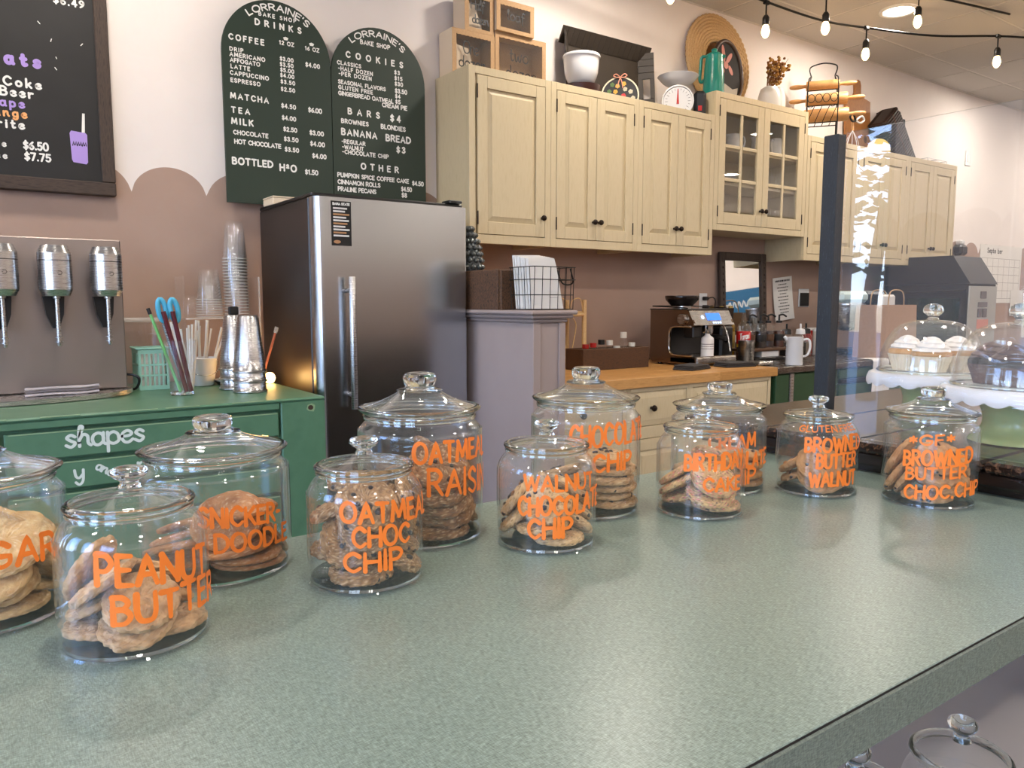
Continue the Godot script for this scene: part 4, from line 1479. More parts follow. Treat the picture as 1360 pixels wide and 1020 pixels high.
func pony_wall() -> void:
	var o := struct("wall_partition", MB.new().b2(V(1.66, 0, WZ + 0.001), V(1.80, 1.135, -2.215), 0.003), M.pony)
	part(o, "corner_board", MB.new().b2(V(1.655, 0, -2.2145), V(1.690, 1.134, -2.207), 0.002), M.pony)
	part(o, "corner_board", MB.new().b2(V(1.775, 0, -2.2145), V(1.805, 1.134, -2.207), 0.002), M.pony)
	var cap := MB.new()
	# moulded cap: two steps and a top board
	cap.b2(V(1.648, 1.1352, WZ + 0.001), V(1.812, 1.150, -2.200), 0.006)
	cap.b2(V(1.632, 1.150, WZ + 0.001), V(1.828, 1.164, -2.184), 0.006)
	cap.b2(V(1.622, 1.164, WZ + 0.001), V(1.838, 1.180, -2.174), 0.005)
	part(o, "wall_cap", cap, M.pony)
	var top := 1.1803
	# wooden box with the crystal in it
	var b := thing("wooden_box", "dark old wooden box beside the fridge", "box", V(1.71, top, -2.60))
	part(b, "front_board", MB.new().b2(V(-0.072, 0, 0.20), V(0.072, 0.15, 0.215), 0.003), M.wood_box)
	part(b, "back_board", MB.new().b2(V(-0.072, 0, -0.215), V(0.072, 0.15, -0.20), 0.003), M.wood_box)
	part(b, "side_board", MB.new().b2(V(-0.078, 0, -0.1995), V(-0.064, 0.152, 0.1995), 0.003), M.wood_box)
	part(b, "side_board", MB.new().b2(V(0.064, 0, -0.1995), V(0.078, 0.152, 0.1995), 0.003), M.wood_box)
	part(b, "bottom_board", MB.new().b2(V(-0.0635, 0.0005, -0.1995), V(0.0635, 0.012, 0.1995)), M.wood_box)
	var cr := MB.new()
	var rows := 12
	for i in rows:
		var v := float(i) / (rows - 1)
		var r := 0.053 * pow(sin(PI * (0.16 + 0.80 * v)), 0.7)
		for k in 12:
			var a := TAU * (k + 0.5 * (i % 2)) / 12
			cr.t = Transform3D(Basis(), V(cos(a) * r, 0.03 + v * 0.285, sin(a) * r))
			cr.lathe(P2([0, -0.013, 0.0105, -0.007, 0.0135, 0, 0.0105, 0.007, 0, 0.013]), 7, 80.0)
	cr.t = Transform3D()
	var pine := thing("glass_pineapple", "bumpy grey glass pineapple standing in the dark wooden box", "ornament", V(1.709, top + 0.0125, -2.72))
	part(pine, "studs", cr, smat(Color(0.40, 0.42, 0.42), 0.12, 0.55))
	part(pine, "core", MB.new().lathe(dense(P2([0, 0.0, 0.03, 0.0, 0.032, 0.02, 0.052, 0.12, 0.05, 0.20, 0.02, 0.305, 0, 0.312])), 20, 70.0), smat(Color(0.22, 0.24, 0.25), 0.15, 0.4))
	# wire basket with paper bags
	var w := thing("wire_basket", "black wire basket holding white paper bags on the partition cap", "basket", V(1.735, top, -2.255))
	var xa := -0.092
	var xb := 0.088
	var za := -0.07
	var zb := 0.066
	for y in [0.003, 0.055, 0.11, 0.155]:
		var f: float = 0.0 if y < 0.1 else 0.006
		part(w, "hoop_wire", MB.new().tube([V(xa - f, y, za - f), V(xb + f, y, za - f), V(xb + f, y, zb + f), V(xa - f, y, zb + f)], 0.0016, 6, true), M.wire)
	for k in 6:
		var x := lerpf(xa, xb, k / 5.0)
		part(w, "cross_wire", MB.new().tube([V(x, 0.155, za - 0.006), V(x, 0.003, za), V(x, 0.003, zb), V(x, 0.155, zb + 0.006)], 0.0014, 6), M.wire)
	for k in 4:
		var z := lerpf(za, zb, (k + 0.5) / 4.0)
		part(w, "cross_wire", MB.new().tube([V(xa - 0.006, 0.155, z), V(xa, 0.003, z), V(xb, 0.003, z), V(xb + 0.006, 0.155, z)], 0.0014, 6), M.wire)
	part(w, "handle", MB.new().tube(curve([V(xb + 0.008, 0.152, -0.04), V(xb + 0.028, 0.10, -0.03), V(xb + 0.028, 0.10, 0.03), V(xb + 0.008, 0.152, 0.04)]), 0.003, 6), M.wire)
	for k in 9:
		var lean := 0.03 + 0.012 * k
		var q := thing("paper_bag", "flat white paper bag standing in the wire basket", "paper bag", V(1.735 - 0.008 + rng.randf_range(-0.004, 0.004), top + 0.0048, -2.312 + k * 0.0115), 0, "white paper bags in the wire basket")
		q.rotation = V(-0.09, rng.randf_range(-0.04, 0.04), 0)
		var hh := 0.20 - 0.002 * k
		part(q, "bag", MB.new().prism(P2([-0.068, 0, 0.075, 0, 0.060 - 0.001 * k, hh - 0.03, 0.044, hh, -0.074, hh - 0.004]), -0.0042, 0.0042), M.paper)
		if k == 8:
			var st := MB.new()
			st.tube([V(0.018, 0.040, 0.0045), V(0.052, 0.040, 0.0045), V(0.052, 0.052, 0.0045), V(0.018, 0.052, 0.0045)], 0.0006, 4, true)
			part(q, "stamp", st, smat(Color(0.5, 0.5, 0.5), 0.8))


func dresser_things() -> void:
	var y := DT + 0.0004
	# tap machine
	var o := thing("drink_dispenser", "brushed steel drink dispenser with hanging tap cylinders on the dresser", "drink dispenser", V(0, y, -2.882))
	part(o, "back_panel", MB.new().b2(V(-0.40, 0.018, -0.05), V(0.434, 0.513, 0.0), 0.003), M.steel_disp)
	var tray := part(o, "drip_tray", disc_tray(), M.steel)
	tray.position = V(0.05, 0, 0.0)
	for k in 5:
		var tx := 0.372 - k * 0.141
		var tap := part(o, "tap_cylinder", MB.new().lathe(P2([0, 0.327, 0.036, 0.327, 0.046, 0.346, 0.046, 0.458, 0.036, 0.481, 0.0, 0.481]), 32, 20.0), M.steel)
		tap.position = V(tx, 0, 0.118)
		part(tap, "seam_ring", MB.new().lathe(P2([0.0462, 0.434, 0.0466, 0.4345, 0.0466, 0.4355, 0.0462, 0.436]), 32), M.blacksteel)
		part(tap, "spout", MB.new().lathe(P2([0, 0.172, 0.004, 0.172, 0.0065, 0.178, 0.0065, 0.183, 0.012, 0.184, 0.012, 0.186, 0.0065, 0.187, 0.0065, 0.197, 0.011, 0.198, 0.011, 0.200, 0.0065, 0.201, 0.0065, 0.318, 0.010, 0.320, 0.010, 0.3265, 0, 0.3265]), 16), M.steel)
		var mk := MB.new()
		ribbons(mk, [[Vector2(-0.016, 0.397), Vector2(0.005, 0.397)], [Vector2(0.004, 0.392), Vector2(0.012, 0.392), Vector2(0.015, 0.397), Vector2(0.012, 0.402), Vector2(0.004, 0.402)]], 0.0016, func(a: Vector2):
			var an: float = a.x / 0.046
			return [V(sin(an) * 0.0464, a.y, cos(an) * 0.0464), V(sin(an), 0, cos(an))])
		part(tap, "logo", mk, M.blacksteel)
		part(o, "tap_arm", MB.new().rod(V(tx, 0.40, 0.0005), V(tx, 0.40, 0.075), 0.02, 14), M.steel)
		part(o, "lever", MB.new().prism(P2([-0.030, 0.326, 0.030, 0.326, 0.026, 0.27, 0.012, 0.226, -0.006, 0.226, -0.022, 0.268]), 0.03, 0.062), M.blackplastic).position = V(tx - 0.004, 0, 0)
	var cl := thing("folded_cloth", "folded white striped cloth lying on the drip tray", "cloth", V(0.235, y + 0.0165, -2.818), 0.05)
	for k in 3:
		part(cl, "cloth_layer", MB.new().sheet(24, 6, func(u: float, v: float): return V(-0.105 + u * 0.205 + 0.004 * k, 0.002 + k * 0.0095 + 0.0022 * sin(u * 9.0 + k), -0.03 + v * 0.06)), M.cloth)
		part(cl, "fold_edge", MB.new().tube(curve([V(-0.105, 0.004 + k * 0.0095, 0.031), V(-0.03, 0.006 + k * 0.0095, 0.032), V(0.05, 0.004 + k * 0.0095, 0.031), V(0.10, 0.007 + k * 0.0095, 0.03)]), 0.0042, 6), M.cloth_grey if k % 2 else M.cloth)
	# clear canister with lid behind the basket
	var cn := thing("clear_canister", "clear lidded plastic canister behind the mint basket", "canister", V(0.503, y, -3.135))
	part(cn, "body", MB.new().b2(V(-0.085, 0, -0.065), V(0.085, 0.235, 0.065), 0.012), M.plastic_clear)
	part(cn, "lid", MB.new().b2(V(-0.092, 0.2355, -0.072), V(0.092, 0.252, 0.072), 0.006), M.plastic_frost)
	# mint basket with packets
	var bk := thing("mint_basket", "mint green slotted plastic basket with sugar packets", "basket", V(0.527, y, -2.985))
	var w := 0.098
	var bh := 0.146
	for s in [[0, 1], [0, -1], [1, 1], [1, -1]]:
		var half := 0.047 if s[0] == 0 else 0.06
		var m := MB.new()
		var bars := 7
		for r in [[0.0, 0.016], [0.048, 0.055], [0.085, 0.092], [0.128, bh]]:
			m.b2(V(-half, r[0], -0.0015), V(half, r[1], 0.0015), 0.0006)
		for k in bars:
			var bx := lerpf(-half, half - 0.006, float(k) / (bars - 1))
			m.b2(V(bx, 0.0155, -0.0014), V(bx + 0.006, 0.1285, 0.0014))
		var pp := part(bk, "slotted_side", m, M.mint)
		pp.position = V(0, 0, s[1] * 0.060) if s[0] == 0 else V(s[1] * 0.0485, 0, 0)
		pp.rotation.y = 0.0 if s[0] == 0 else PI / 2
	part(bk, "floor", MB.new().b2(V(-0.046, 0.001, -0.058), V(0.046, 0.004, 0.058)), M.mint)
	part(bk, "rim", MB.new().tube([V(-0.052, bh, -0.064), V(0.052, bh, -0.064), V(0.052, bh, 0.064), V(-0.052, bh, 0.064)], 0.004, 6, true), M.mint)
	for k in 12:
		var q := thing("sugar_packet", "small white paper packet standing in the mint basket", "packet", V(0.527 + (-0.022 if k % 2 else 0.022) + rng.randf_range(-0.003, 0.003), y + 0.006, -3.032 + k * 0.0085), rng.randf_range(-0.1, 0.1), "white packets in the mint basket")
		q.rotation.x = -0.12
		part(q, "packet_sheet", MB.new().b2(V(-0.019, 0, -0.002), V(0.019, 0.112 + 0.006 * (k % 3), 0.002), 0.0015), M.paper if k % 3 else M.cloth_grey)
	# power cord
	solo("power_cord", MB.new().tube(curve([V(0.435, y + 0.006, -2.95), V(0.462, y + 0.012, -2.90), V(0.470, y + 0.045, -2.875), V(0.455, y + 0.060, -2.88), V(0.436, y + 0.062, -2.90), V(0.432, y + 0.066, -2.935)]), 0.0045, 8), M.blackplastic, "black looped power cord beside the drink dispenser", "cord")
	# tumbler with scissors and pens
	tumbler(V(0.572, y, -2.712))
	# pail with straws
	var pail := thing("straw_pail", "small white metal pail of paper-wrapped straws", "pail", V(0.700, y, -2.985))
	var pm := MB.new().lathe(P2([0, 0.001, 0.040, 0.001, 0.043, 0.004, 0.056, 0.098, 0.059, 0.102, 0.056, 0.104, 0.053, 0.098, 0.040, 0.006, 0, 0.006]), 28)
	part(pail, "bucket", pm, M.white)
	part(pail, "bail_handle", MB.new().tube(curve([V(-0.057, 0.09, 0.0), V(-0.045, 0.055, 0.046), V(0, 0.04, 0.062), V(0.045, 0.055, 0.046), V(0.057, 0.09, 0)]), 0.0015, 6), M.steel)
	for k in 13:
		var a := rng.randf() * TAU
		var lean := V(cos(a) * 0.055 + (0.03 if k % 3 == 0 else 0.0), 0.22 + rng.randf_range(-0.02, 0.02), sin(a) * 0.04)
		var q := thing("wrapped_straw", "white paper-wrapped straw standing in the small pail", "straw", V(0.700 + cos(a) * 0.022, y + 0.0065, -2.985 + sin(a) * 0.022), 0, "wrapped straws in the pail")
		part(q, "wrapper", MB.new().tube([V(0, 0, 0), lean * 0.97, lean], [0.0038, 0.0038, 0.0042], 6), M.paper)
	# acrylic cup holder with shelf
	var ac := thing("acrylic_cup_holder", "clear acrylic cup stand with a shelf beside the fridge", "cup holder", V(0.82, y, -3.09))
	part(ac, "side_panel", MB.new().b2(V(0.118, 0, -0.09), V(0.124, 0.405, 0.045)), M.acrylic_clear)
	part(ac, "side_panel", MB.new().b2(V(-0.16, 0, -0.09), V(-0.154, 0.405, 0.045)), M.acrylic_clear)
	part(ac, "shelf", MB.new().b2(V(-0.1535, 0.243, -0.09), V(0.1175, 0.249, 0.045)), M.acrylic_clear)
	part(ac, "shelf_edge", MB.new().b2(V(-0.1535, 0.243, 0.0452), V(0.1175, 0.249, 0.0462)), M.plastic_frost)
	part(ac, "panel_edge", MB.new().b2(V(0.118, 0, 0.0452), V(0.124, 0.405, 0.0466)), M.plastic_frost)
	cup_stack(V(0.870, y + 0.2495, -3.105), 20, "clear plastic cup nested in the upside-down tall column by the fridge", 0.046, 0.145, 0.0118)
	cup_stack(V(0.768, y + 0.2495, -3.105), 8, "clear plastic cup nested in the upside-down short column on the acrylic shelf", 0.047, 0.115, 0.0095)
	var dm := thing("dome_lid", "clear domed plastic cup lid beside the cup columns", "cup lid", V(0.700, y + 0.2495, -3.13))
	dm.position = V(0.702, y + 0.2495, -3.13)
	part(dm, "dome", MB.new().lathe(dense(P2([0.046, 0.0, 0.048, 0.003, 0.044, 0.01, 0.043, 0.045, 0.036, 0.070, 0.02, 0.083, 0.008, 0.086])), 28, 60.0), M.plastic_clear)
	part(ac, "shelf_wing", MB.new().b2(V(-0.22, 0.243, -0.09), V(-0.1605, 0.249, 0.04)), M.acrylic_clear)
	# steel shakers
	shaker_stack(V(0.785, y, -2.675), 3, "steel shaker cup nested upside down in the plain-topped column on the dresser")
	shaker_stack(V(0.772, y, -2.80), 3, "steel shaker cup nested upside down in the column topped by a black stopper")
	var ps := thing("pink_straw", "pink striped straw leaning by the acrylic stand", "straw", V(0.90, y + 0.002, -2.93))
	part(ps, "tube", MB.new().tube([V(0, 0, 0), V(0.052, 0.19, 0.03)], 0.005, 8), smat(Color(0.72, 0.45, 0.36), 0.5))
	part(ps, "clip", MB.new().tube([V(0.052, 0.1905, 0.03), V(0.058, 0.212, 0.034)], 0.008, 8), M.plastic_frost)
	var dish := thing("napkin_dish", "low dark dish with a white folded card behind the pail", "dish", V(0.80, y, -2.97))
	part(dish, "dish_body", MB.new().lathe(P2([0, 0.0, 0.045, 0.0, 0.058, 0.012, 0.060, 0.014, 0.055, 0.014, 0.044, 0.005, 0, 0.005]), 28), M.blackplastic)
	part(dish, "plate", MB.new().lathe(P2([0, 0.0145, 0.056, 0.0145, 0.062, 0.02, 0.058, 0.02, 0, 0.017]), 28), M.white)
	part(dish, "folded_card", MB.new().b2(V(-0.02, 0.0203, -0.012), V(0.012, 0.085, 0.004), 0.003), M.paper)
	# fairy light bulb
	var fl := thing("fairy_light_bulb", "round glowing warm bulb lying by the fridge on the dresser", "light bulb", V(0.925, y + 0.022, -2.90))
	part(fl, "bulb_glass", MB.new().lathe(dense(P2([0, -0.021, 0.013, -0.017, 0.021, 0, 0.013, 0.017, 0, 0.021])), 20, 80.0), M.bulbglow)
	part(fl, "bulb_socket", MB.new().rod(V(0, -0.006, -0.022), V(0, -0.008, -0.055), 0.010), M.blackplastic)
	var l := OmniLight3D.new()
	l.name = "bulb_light"
	l.light_energy = 0.045
	l.light_color = Color(1.0, 0.72, 0.38)
	l.light_size = 0.02
	l.omni_range = 8.0
	l.omni_attenuation = 2.0
	l.shadow_enabled = true
	fl.add_child(l)


func disc_tray() -> MB:
	var pl := []
	for k in 25:
		var a := PI * k / 24
		pl.append(Vector2(cos(a) * 0.40, -0.01 + sin(a) * 0.20))
	pl.append(Vector2(-0.40, -0.06))
	pl.append(Vector2(0.40, -0.06))
	var m := MB.new()
	m.t = Transform3D(Basis(V(1, 0, 0), V(0, 0, -1), V(0, 1, 0)), V(0, 0, 0))
	var flip := []
	for q in pl:
		flip.append(Vector2(q.x, -q.y))
	m.t = Transform3D(Basis(V(1, 0, 0), V(0, 0, -1), V(0, 1, 0)), V(0, 0.0, 0))
	m.prism(flip, 0.002, 0.016)
	return m


func tumbler(at: Vector3) -> void:
	var o := thing("glass_tumbler", "ribbed clear glass tumbler holding scissors and dark red pens", "glass", at)
	var b := MB.new()
	for inner in 2:
		b.sheet(80, 8, func(u: float, v: float):
			var a := -TAU * u
			var rib := 1.0 + (0.03 * cos(a * 10.0) * (1.0 if v < 0.62 else 0.0) if inner == 0 else 0.0)
			var r := (lerpf(0.036, 0.046, v) + (0.004 if v > 0.62 else 0.0)) * rib - 0.003 * inner
			return V(cos(a) * r, 0.008 + v * 0.175, sin(a) * r))
	part(o, "glass_wall", b, M.jarglass)
	part(o, "glass_foot", MB.new().lathe(P2([0, 0.0005, 0.034, 0.0005, 0.037, 0.004, 0.036, 0.012, 0, 0.012]), 32), M.solidglass)
	var base := at + V(0, 0.013, 0)
	var sc := thing("scissors", "scissors with light blue handles standing in the tumbler", "scissors", base)
	var dir := V(-0.075, 0.30, 0.0)
	for s in [-1.0, 1.0]:
		var foot := V(0.012 + s * 0.003, 0.0, 0.004 * s)
		var knee := foot + V(-0.056, 0.225, 0.0)
		part(sc, "blade", MB.new().tube([foot, foot + V(-0.028, 0.11, 0), knee], [0.002, 0.006, 0.007], 6), M.steel)
		var cen := knee + V(s * 0.0145 + 0.012, 0.043, 0)
		var ring := []
		for k in 18:
			var a := TAU * k / 18
			ring.append(cen + V(cos(a) * 0.0115 - sin(a) * 0.005, sin(a) * 0.036, 0))
		part(sc, "finger_loop", MB.new().tube(ring, 0.0085, 8, true), M.blueplastic)
	for k in 2:
		var pn := thing("red_pen", "slim dark red pen standing in the glass tumbler", "pen", base + V(0.010 + 0.014 * k, 0.0, 0.018), 0, "dark red pens in the tumbler")
		part(pn, "barrel", MB.new().tube([V(0, 0, 0), V(-0.062 + 0.014 * k, 0.265, 0.006)], 0.0075, 10), M.maroon)
	var gp := thing("green_pen", "slim light green pen leaning in the glass tumbler", "pen", base + V(-0.006, 0, 0.0))
	part(gp, "barrel", MB.new().tube([V(0, 0, 0), V(-0.078, 0.255, -0.012)], 0.005, 8), smat(Color(0.45, 0.72, 0.42), 0.4))
	part(gp, "cap", MB.new().tube([V(-0.0785, 0.256, -0.0121), V(-0.085, 0.275, -0.013)], 0.006, 8), M.blackplastic)
	for k in 9:
		var a := rng.randf() * TAU
		var q := thing("wrapped_straw", "white paper-wrapped straw bunched behind the tumbler", "straw", V(0.633 + cos(a) * 0.014, DT + 0.001, -2.90 + sin(a) * 0.014), 0, "wrapped straws behind the tumbler")
		part(q, "wrapper", MB.new().tube([V(0, 0, 0), V(cos(a) * 0.03 - 0.005, 0.225 + rng.randf_range(-0.02, 0.02), sin(a) * 0.02)], 0.0042, 6), M.paper)


func cup_stack(at: Vector3, n: int, label: String, r: float, h: float, pitch: float) -> void:
	for k in n:
		var o := thing("plastic_cup", label, "plastic cup", at + V(0, k * pitch, 0), 0, "cups of the " + label.get_slice(" upside-down ", 1))
		part(o, "cup_wall", MB.new().lathe(P2([r, 0.0, r + 0.003, 0.001, r + 0.003, 0.004, r, 0.005, r - 0.010, h * 0.93, r - 0.014, h, 0.0, h]), 28), M.plastic_clear)
		part(o, "rolled_rim", MB.new().lathe(P2([r - 0.001, 0.0002, r + 0.0032, 0.001, r + 0.0032, 0.0035, r - 0.001, 0.0042]), 28), M.cup_rim)


func shaker_stack(at: Vector3, n: int, label: String) -> void:
	for k in n:
		var o := thing("shaker_cup", label, "shaker", at + V(0, k * 0.034, 0), 0, "shakers in the " + label.get_slice(" in the ", 1))
		var top := 0.195 if k == n - 1 else 0.035
		if k < n - 1:
			part(o, "cup_wall", MB.new().lathe(P2([0.054, 0.0, 0.0575, 0.002, 0.0575, 0.006, 0.0535, 0.009, 0.052, 0.0335]), 36, 50.0), M.steel)
		else:
			part(o, "cup_wall", MB.new().lathe(P2([0.054, 0.0, 0.0575, 0.002, 0.0575, 0.006, 0.0535, 0.009, 0.050, 0.045, 0.034, 0.188, 0.030, top, 0.0, top]), 36, 50.0), M.steel)
			if label.ends_with("stopper"):
				part(o, "black_stopper", MB.new().b2(V(-0.016, top + 0.0003, -0.012), V(0.016, top + 0.03, 0.012), 0.004), M.blackplastic)


# ---------- wall cabinets
const LIP := 2.165   # the tops are sunk behind the face frame


func raised_panel(x0: float, x1: float, y0: float, y1: float, zlow: float, zhigh: float, inset: float) -> MB:
	var m := MB.new()
	var a := [V(x0, y0, zlow), V(x1, y0, zlow), V(x1, y1, zlow), V(x0, y1, zlow)]
	var b := [V(x0 + inset, y0 + inset, zhigh), V(x1 - inset, y0 + inset, zhigh), V(x1 - inset, y1 - inset, zhigh), V(x0 + inset, y1 - inset, zhigh)]
	var lip := []
	for q in b:
		lip.append(q + V(0, 0, -0.0022))
	m.poly(b)
	for k in 4:
		var j := (k + 1) % 4
		m.poly([lip[k], lip[j], b[j], b[k]])
		m.poly([a[k], a[j], lip[j], lip[k]])
	m.b2(V(x0, y0, zlow - 0.004), V(x1, y1, zlow - 0.0002))
	return m


func knob(parent: Node, x: float, y: float, z: float, r := 0.0135) -> void:
	var k := part(parent, "knob", MB.new().lathe(dense([Vector2(0, 0), Vector2(r * 0.5, 0), Vector2(r * 0.42, r * 0.7), Vector2(r * 0.95, r * 1.1), Vector2(r, r * 1.5), Vector2(r * 0.7, r * 2.0), Vector2(0, r * 2.15)], 2), 16, 60.0), M.bronze)
	k.position = V(x, y, z)
	k.rotation.x = PI / 2


func panel_door(o: Node, x0: float, x1: float, y0: float, y1: float, z: float, knob_x: float, hinge_x: float, m: Material, st := 0.052, called := "door") -> void:
	var d := MB.new()
	d.b2(V(x0, y0, z - 0.018), V(x0 + st, y1, z), 0.0015)
	d.b2(V(x1 - st, y0, z - 0.018), V(x1, y1, z), 0.0015)
	d.b2(V(x0 + st, y0, z - 0.018), V(x1 - st, y0 + st + 0.004, z), 0.0015)
	d.b2(V(x0 + st, y1 - st, z - 0.018), V(x1 - st, y1, z), 0.0015)
	var q := part(o, called, d, m)
	part(q, "raised_panel", raised_panel(x0 + st, x1 - st, y0 + st + 0.004, y1 - st, z - 0.010, z - 0.001, 0.024), m)
	if knob_x > 0.0:
		knob(q, knob_x, y0 + 0.088 if called == "door" else (y0 + y1) / 2, z)
	if hinge_x > 0.0:
		for y in [y0 + 0.07, y1 - 0.07]:
			part(q, "hinge", MB.new().rod(V(hinge_x, y - 0.03, z + 0.001), V(hinge_x, y + 0.03, z + 0.001), 0.0032, 8), M.bronze)


func wall_unit(label: String, x0: float, x1: float, doors: Array) -> void:
	var o := thing("wall_cabinet", label, "cabinet", V(0, 0, 0), 0, "cream wall cabinets")
	var y0 := 1.472
	var ff := 0.033
	part(o, "carcass", MB.new().b2(V(x0 + 0.001, y0 + 0.022, WZ + 0.001), V(x1 - 0.001, LIP, CF - 0.021)), M.cream)
	part(o, "side_panel", MB.new().b2(V(x0 + 0.0005, y0, WZ + 0.001), V(x0 + 0.016, CTOP, CF - 0.0205)), M.cream)
	part(o, "side_panel", MB.new().b2(V(x1 - 0.016, y0, WZ + 0.001), V(x1 - 0.0005, CTOP, CF - 0.0205)), M.cream)
	var f := MB.new()
	f.b2(V(x0 + 0.0005, y0, CF - 0.02), V(x0 + ff, CTOP, CF), 0.001)
	f.b2(V(x1 - ff, y0, CF - 0.02), V(x1 - 0.0005, CTOP, CF), 0.001)
	f.b2(V(x0 + ff, y0, CF - 0.02), V(x1 - ff, y0 + 0.04, CF), 0.001)
	f.b2(V(x0 + ff, CTOP - 0.033, CF - 0.02), V(x1 - ff, CTOP, CF), 0.001)
	part(o, "face_frame", f, M.cream)
	var n := doors.size()
	for k in n:
		var d: Array = doors[k]
		var kx: float = d[1] - 0.018 if (k == 0) else d[0] + 0.018
		var hx: float = d[0] - 0.0015 if (k == 0) else d[1] + 0.0015
		panel_door(o, d[0], d[1], 1.5145, 2.2015, CF + 0.001, kx, hx, M.cream)


func wall_cabinets() -> void:
	wall_unit("single door cream wall cabinet above the fridge end of the partition", 1.844, 2.300, [[1.889, 2.2645]])
	wall_unit("cream double door wall cabinet under the white bowl", 2.300, 2.872, [[2.3355, 2.5845], [2.5875, 2.8365]])
	wall_unit("cream double door wall cabinet beside the glazed one, under the kitchen scale", 2.872, 3.456, [[2.9075, 3.1625], [3.1655, 3.4205]])
	wall_unit("cream double door wall cabinet behind the black post", 4.320, 4.918, [[4.3555, 4.6175], [4.6205, 4.8825]])
	wall_unit("cream double door wall cabinet under the dark wicker basket", 4.918, 5.525, [[4.9535, 5.220], [5.223, 5.4895]])
	wall_unit("cream double door wall cabinet at the far end above the black oven", 5.525, 6.232, [[5.5605, 5.877], [5.880, 6.1965]])
	# glazed cabinet
	var o := thing("glazed_cabinet", "cream wall cabinet with glazed doors of six panes each", "cabinet", V(0, 0, 0))
	var x0 := 3.4575
	var x1 := 4.318
	var y0 := 1.615
	var y1 := 2.373
	for s in [[x0 + 0.0005, x0 + 0.016], [x1 - 0.016, x1 - 0.0005]]:
		part(o, "side_panel", MB.new().b2(V(s[0], y0, WZ + 0.001), V(s[1], y1, CF - 0.0205)), M.cream)
	part(o, "back_panel", MB.new().b2(V(x0 + 0.0165, y0, WZ + 0.001), V(x1 - 0.0165, y1, WZ + 0.012)), M.cream)
	part(o, "bottom_panel", MB.new().b2(V(x0 + 0.0165, y0, WZ + 0.0125), V(x1 - 0.0165, y0 + 0.04, CF - 0.0205)), M.cream)
	part(o, "top_panel", MB.new().b2(V(x0 + 0.0165, y1 - 0.03, WZ + 0.0125), V(x1 - 0.0165, y1, CF - 0.0205)), M.cream)
	for y in [1.892, 2.085]:
		part(o, "shelf", MB.new().b2(V(x0 + 0.017, y - 0.016, WZ + 0.0125), V(x1 - 0.017, y, CF - 0.03)), M.cream)
	var f := MB.new()
	f.b2(V(x0 + 0.0005, y0, CF - 0.02), V(x0 + 0.034, y1, CF), 0.001)
	f.b2(V(x1 - 0.034, y0, CF - 0.02), V(x1 - 0.0005, y1, CF), 0.001)
	f.b2(V(x0 + 0.034, y0, CF - 0.02), V(x1 - 0.034, y0 + 0.035, CF), 0.001)
	f.b2(V(x0 + 0.034, y1 - 0.032, CF - 0.02), V(x1 - 0.034, y1, CF), 0.001)
	part(o, "face_frame", f, M.cream)
	var z := CF + 0.001
	for d in [[3.4940, 3.8865, 3.868, 3.4925], [3.8895, 4.2815, 3.908, 4.283]]:
		var m := MB.new()
		var st := 0.054
		m.b2(V(d[0], 1.6525, z - 0.018), V(d[0] + st, 2.3385, z), 0.0015)
		m.b2(V(d[1] - st, 1.6525, z - 0.018), V(d[1], 2.3385, z), 0.0015)
		m.b2(V(d[0] + st, 1.6525, z - 0.018), V(d[1] - st, 1.717, z), 0.0015)
		m.b2(V(d[0] + st, 2.270, z - 0.018), V(d[1] - st, 2.3385, z), 0.0015)
		var q := part(o, "door", m, M.cream)
		var mx: float = (d[0] + d[1]) / 2
		var ys := [1.717, 1.9013, 2.0857, 2.270]
		part(q, "muntin", MB.new().b2(V(mx - 0.010, 1.7175, z - 0.014), V(mx + 0.010, 2.2695, z - 0.002), 0.003), M.cream)
		for k in [1, 2]:
			for sx in [[d[0] + st + 0.0005, mx - 0.0105], [mx + 0.0105, d[1] - st - 0.0005]]:
				part(q, "muntin", MB.new().b2(V(sx[0], ys[k] - 0.010, z - 0.014), V(sx[1], ys[k] + 0.010, z - 0.002), 0.003), M.cream)
		for k in 3:
			for sx in [[d[0] + st + 0.001, mx - 0.011], [mx + 0.011, d[1] - st - 0.001]]:
				part(q, "glass_pane", MB.new().b2(V(sx[0], ys[k] + 0.0105, z - 0.0085), V(sx[1], ys[k + 1] - 0.0105, z - 0.0065)), M.pane)
		knob(q, d[2], 1.742, z)
		for y in [1.72, 2.27]:
			part(q, "hinge", MB.new().rod(V(d[3], y - 0.03, z + 0.001), V(d[3], y + 0.03, z + 0.001), 0.0032, 8), M.bronze)
	# crockery inside
	for k in 4:
		pitcher("white china pitcher on the upper shelf of the glazed cabinet", V([3.60, 3.76, 3.995, 4.155][k], 2.0855, -3.05), 0.046, [0.11, 0.105, 0.115, 0.125][k], [0.6, 2.6, 2.9, 0.3][k], "white pitchers in the glazed cabinet", M.white)
	for k in 5:
		var g := thing("drinking_glass", "clear drinking glass on the middle shelf of the glazed cabinet", "glass", V([3.98, 4.04, 4.10, 4.17, 4.23][k], 1.8925, -3.05 + 0.02 * (k % 2)), 0, "glasses in the glazed cabinet")
		part(g, "glass_wall", MB.new().lathe(P2([0, 0.001, 0.024, 0.001, 0.029, 0.11, 0.027, 0.11, 0.022, 0.006, 0, 0.006]), 20), M.jarglass)
	for k in 4:
		var g := thing("glass_bowl", "stacked clear glass plate on the middle shelf of the glazed cabinet", "plate", V(3.66, 1.8925 + k * 0.012, -3.06), 0, "stacked plates in the glazed cabinet")
		part(g, "plate_body", MB.new().lathe(P2([0, 0.001, 0.05, 0.001, 0.095, 0.018, 0.098, 0.018, 0.05, 0.006, 0, 0.006]), 28), M.white)
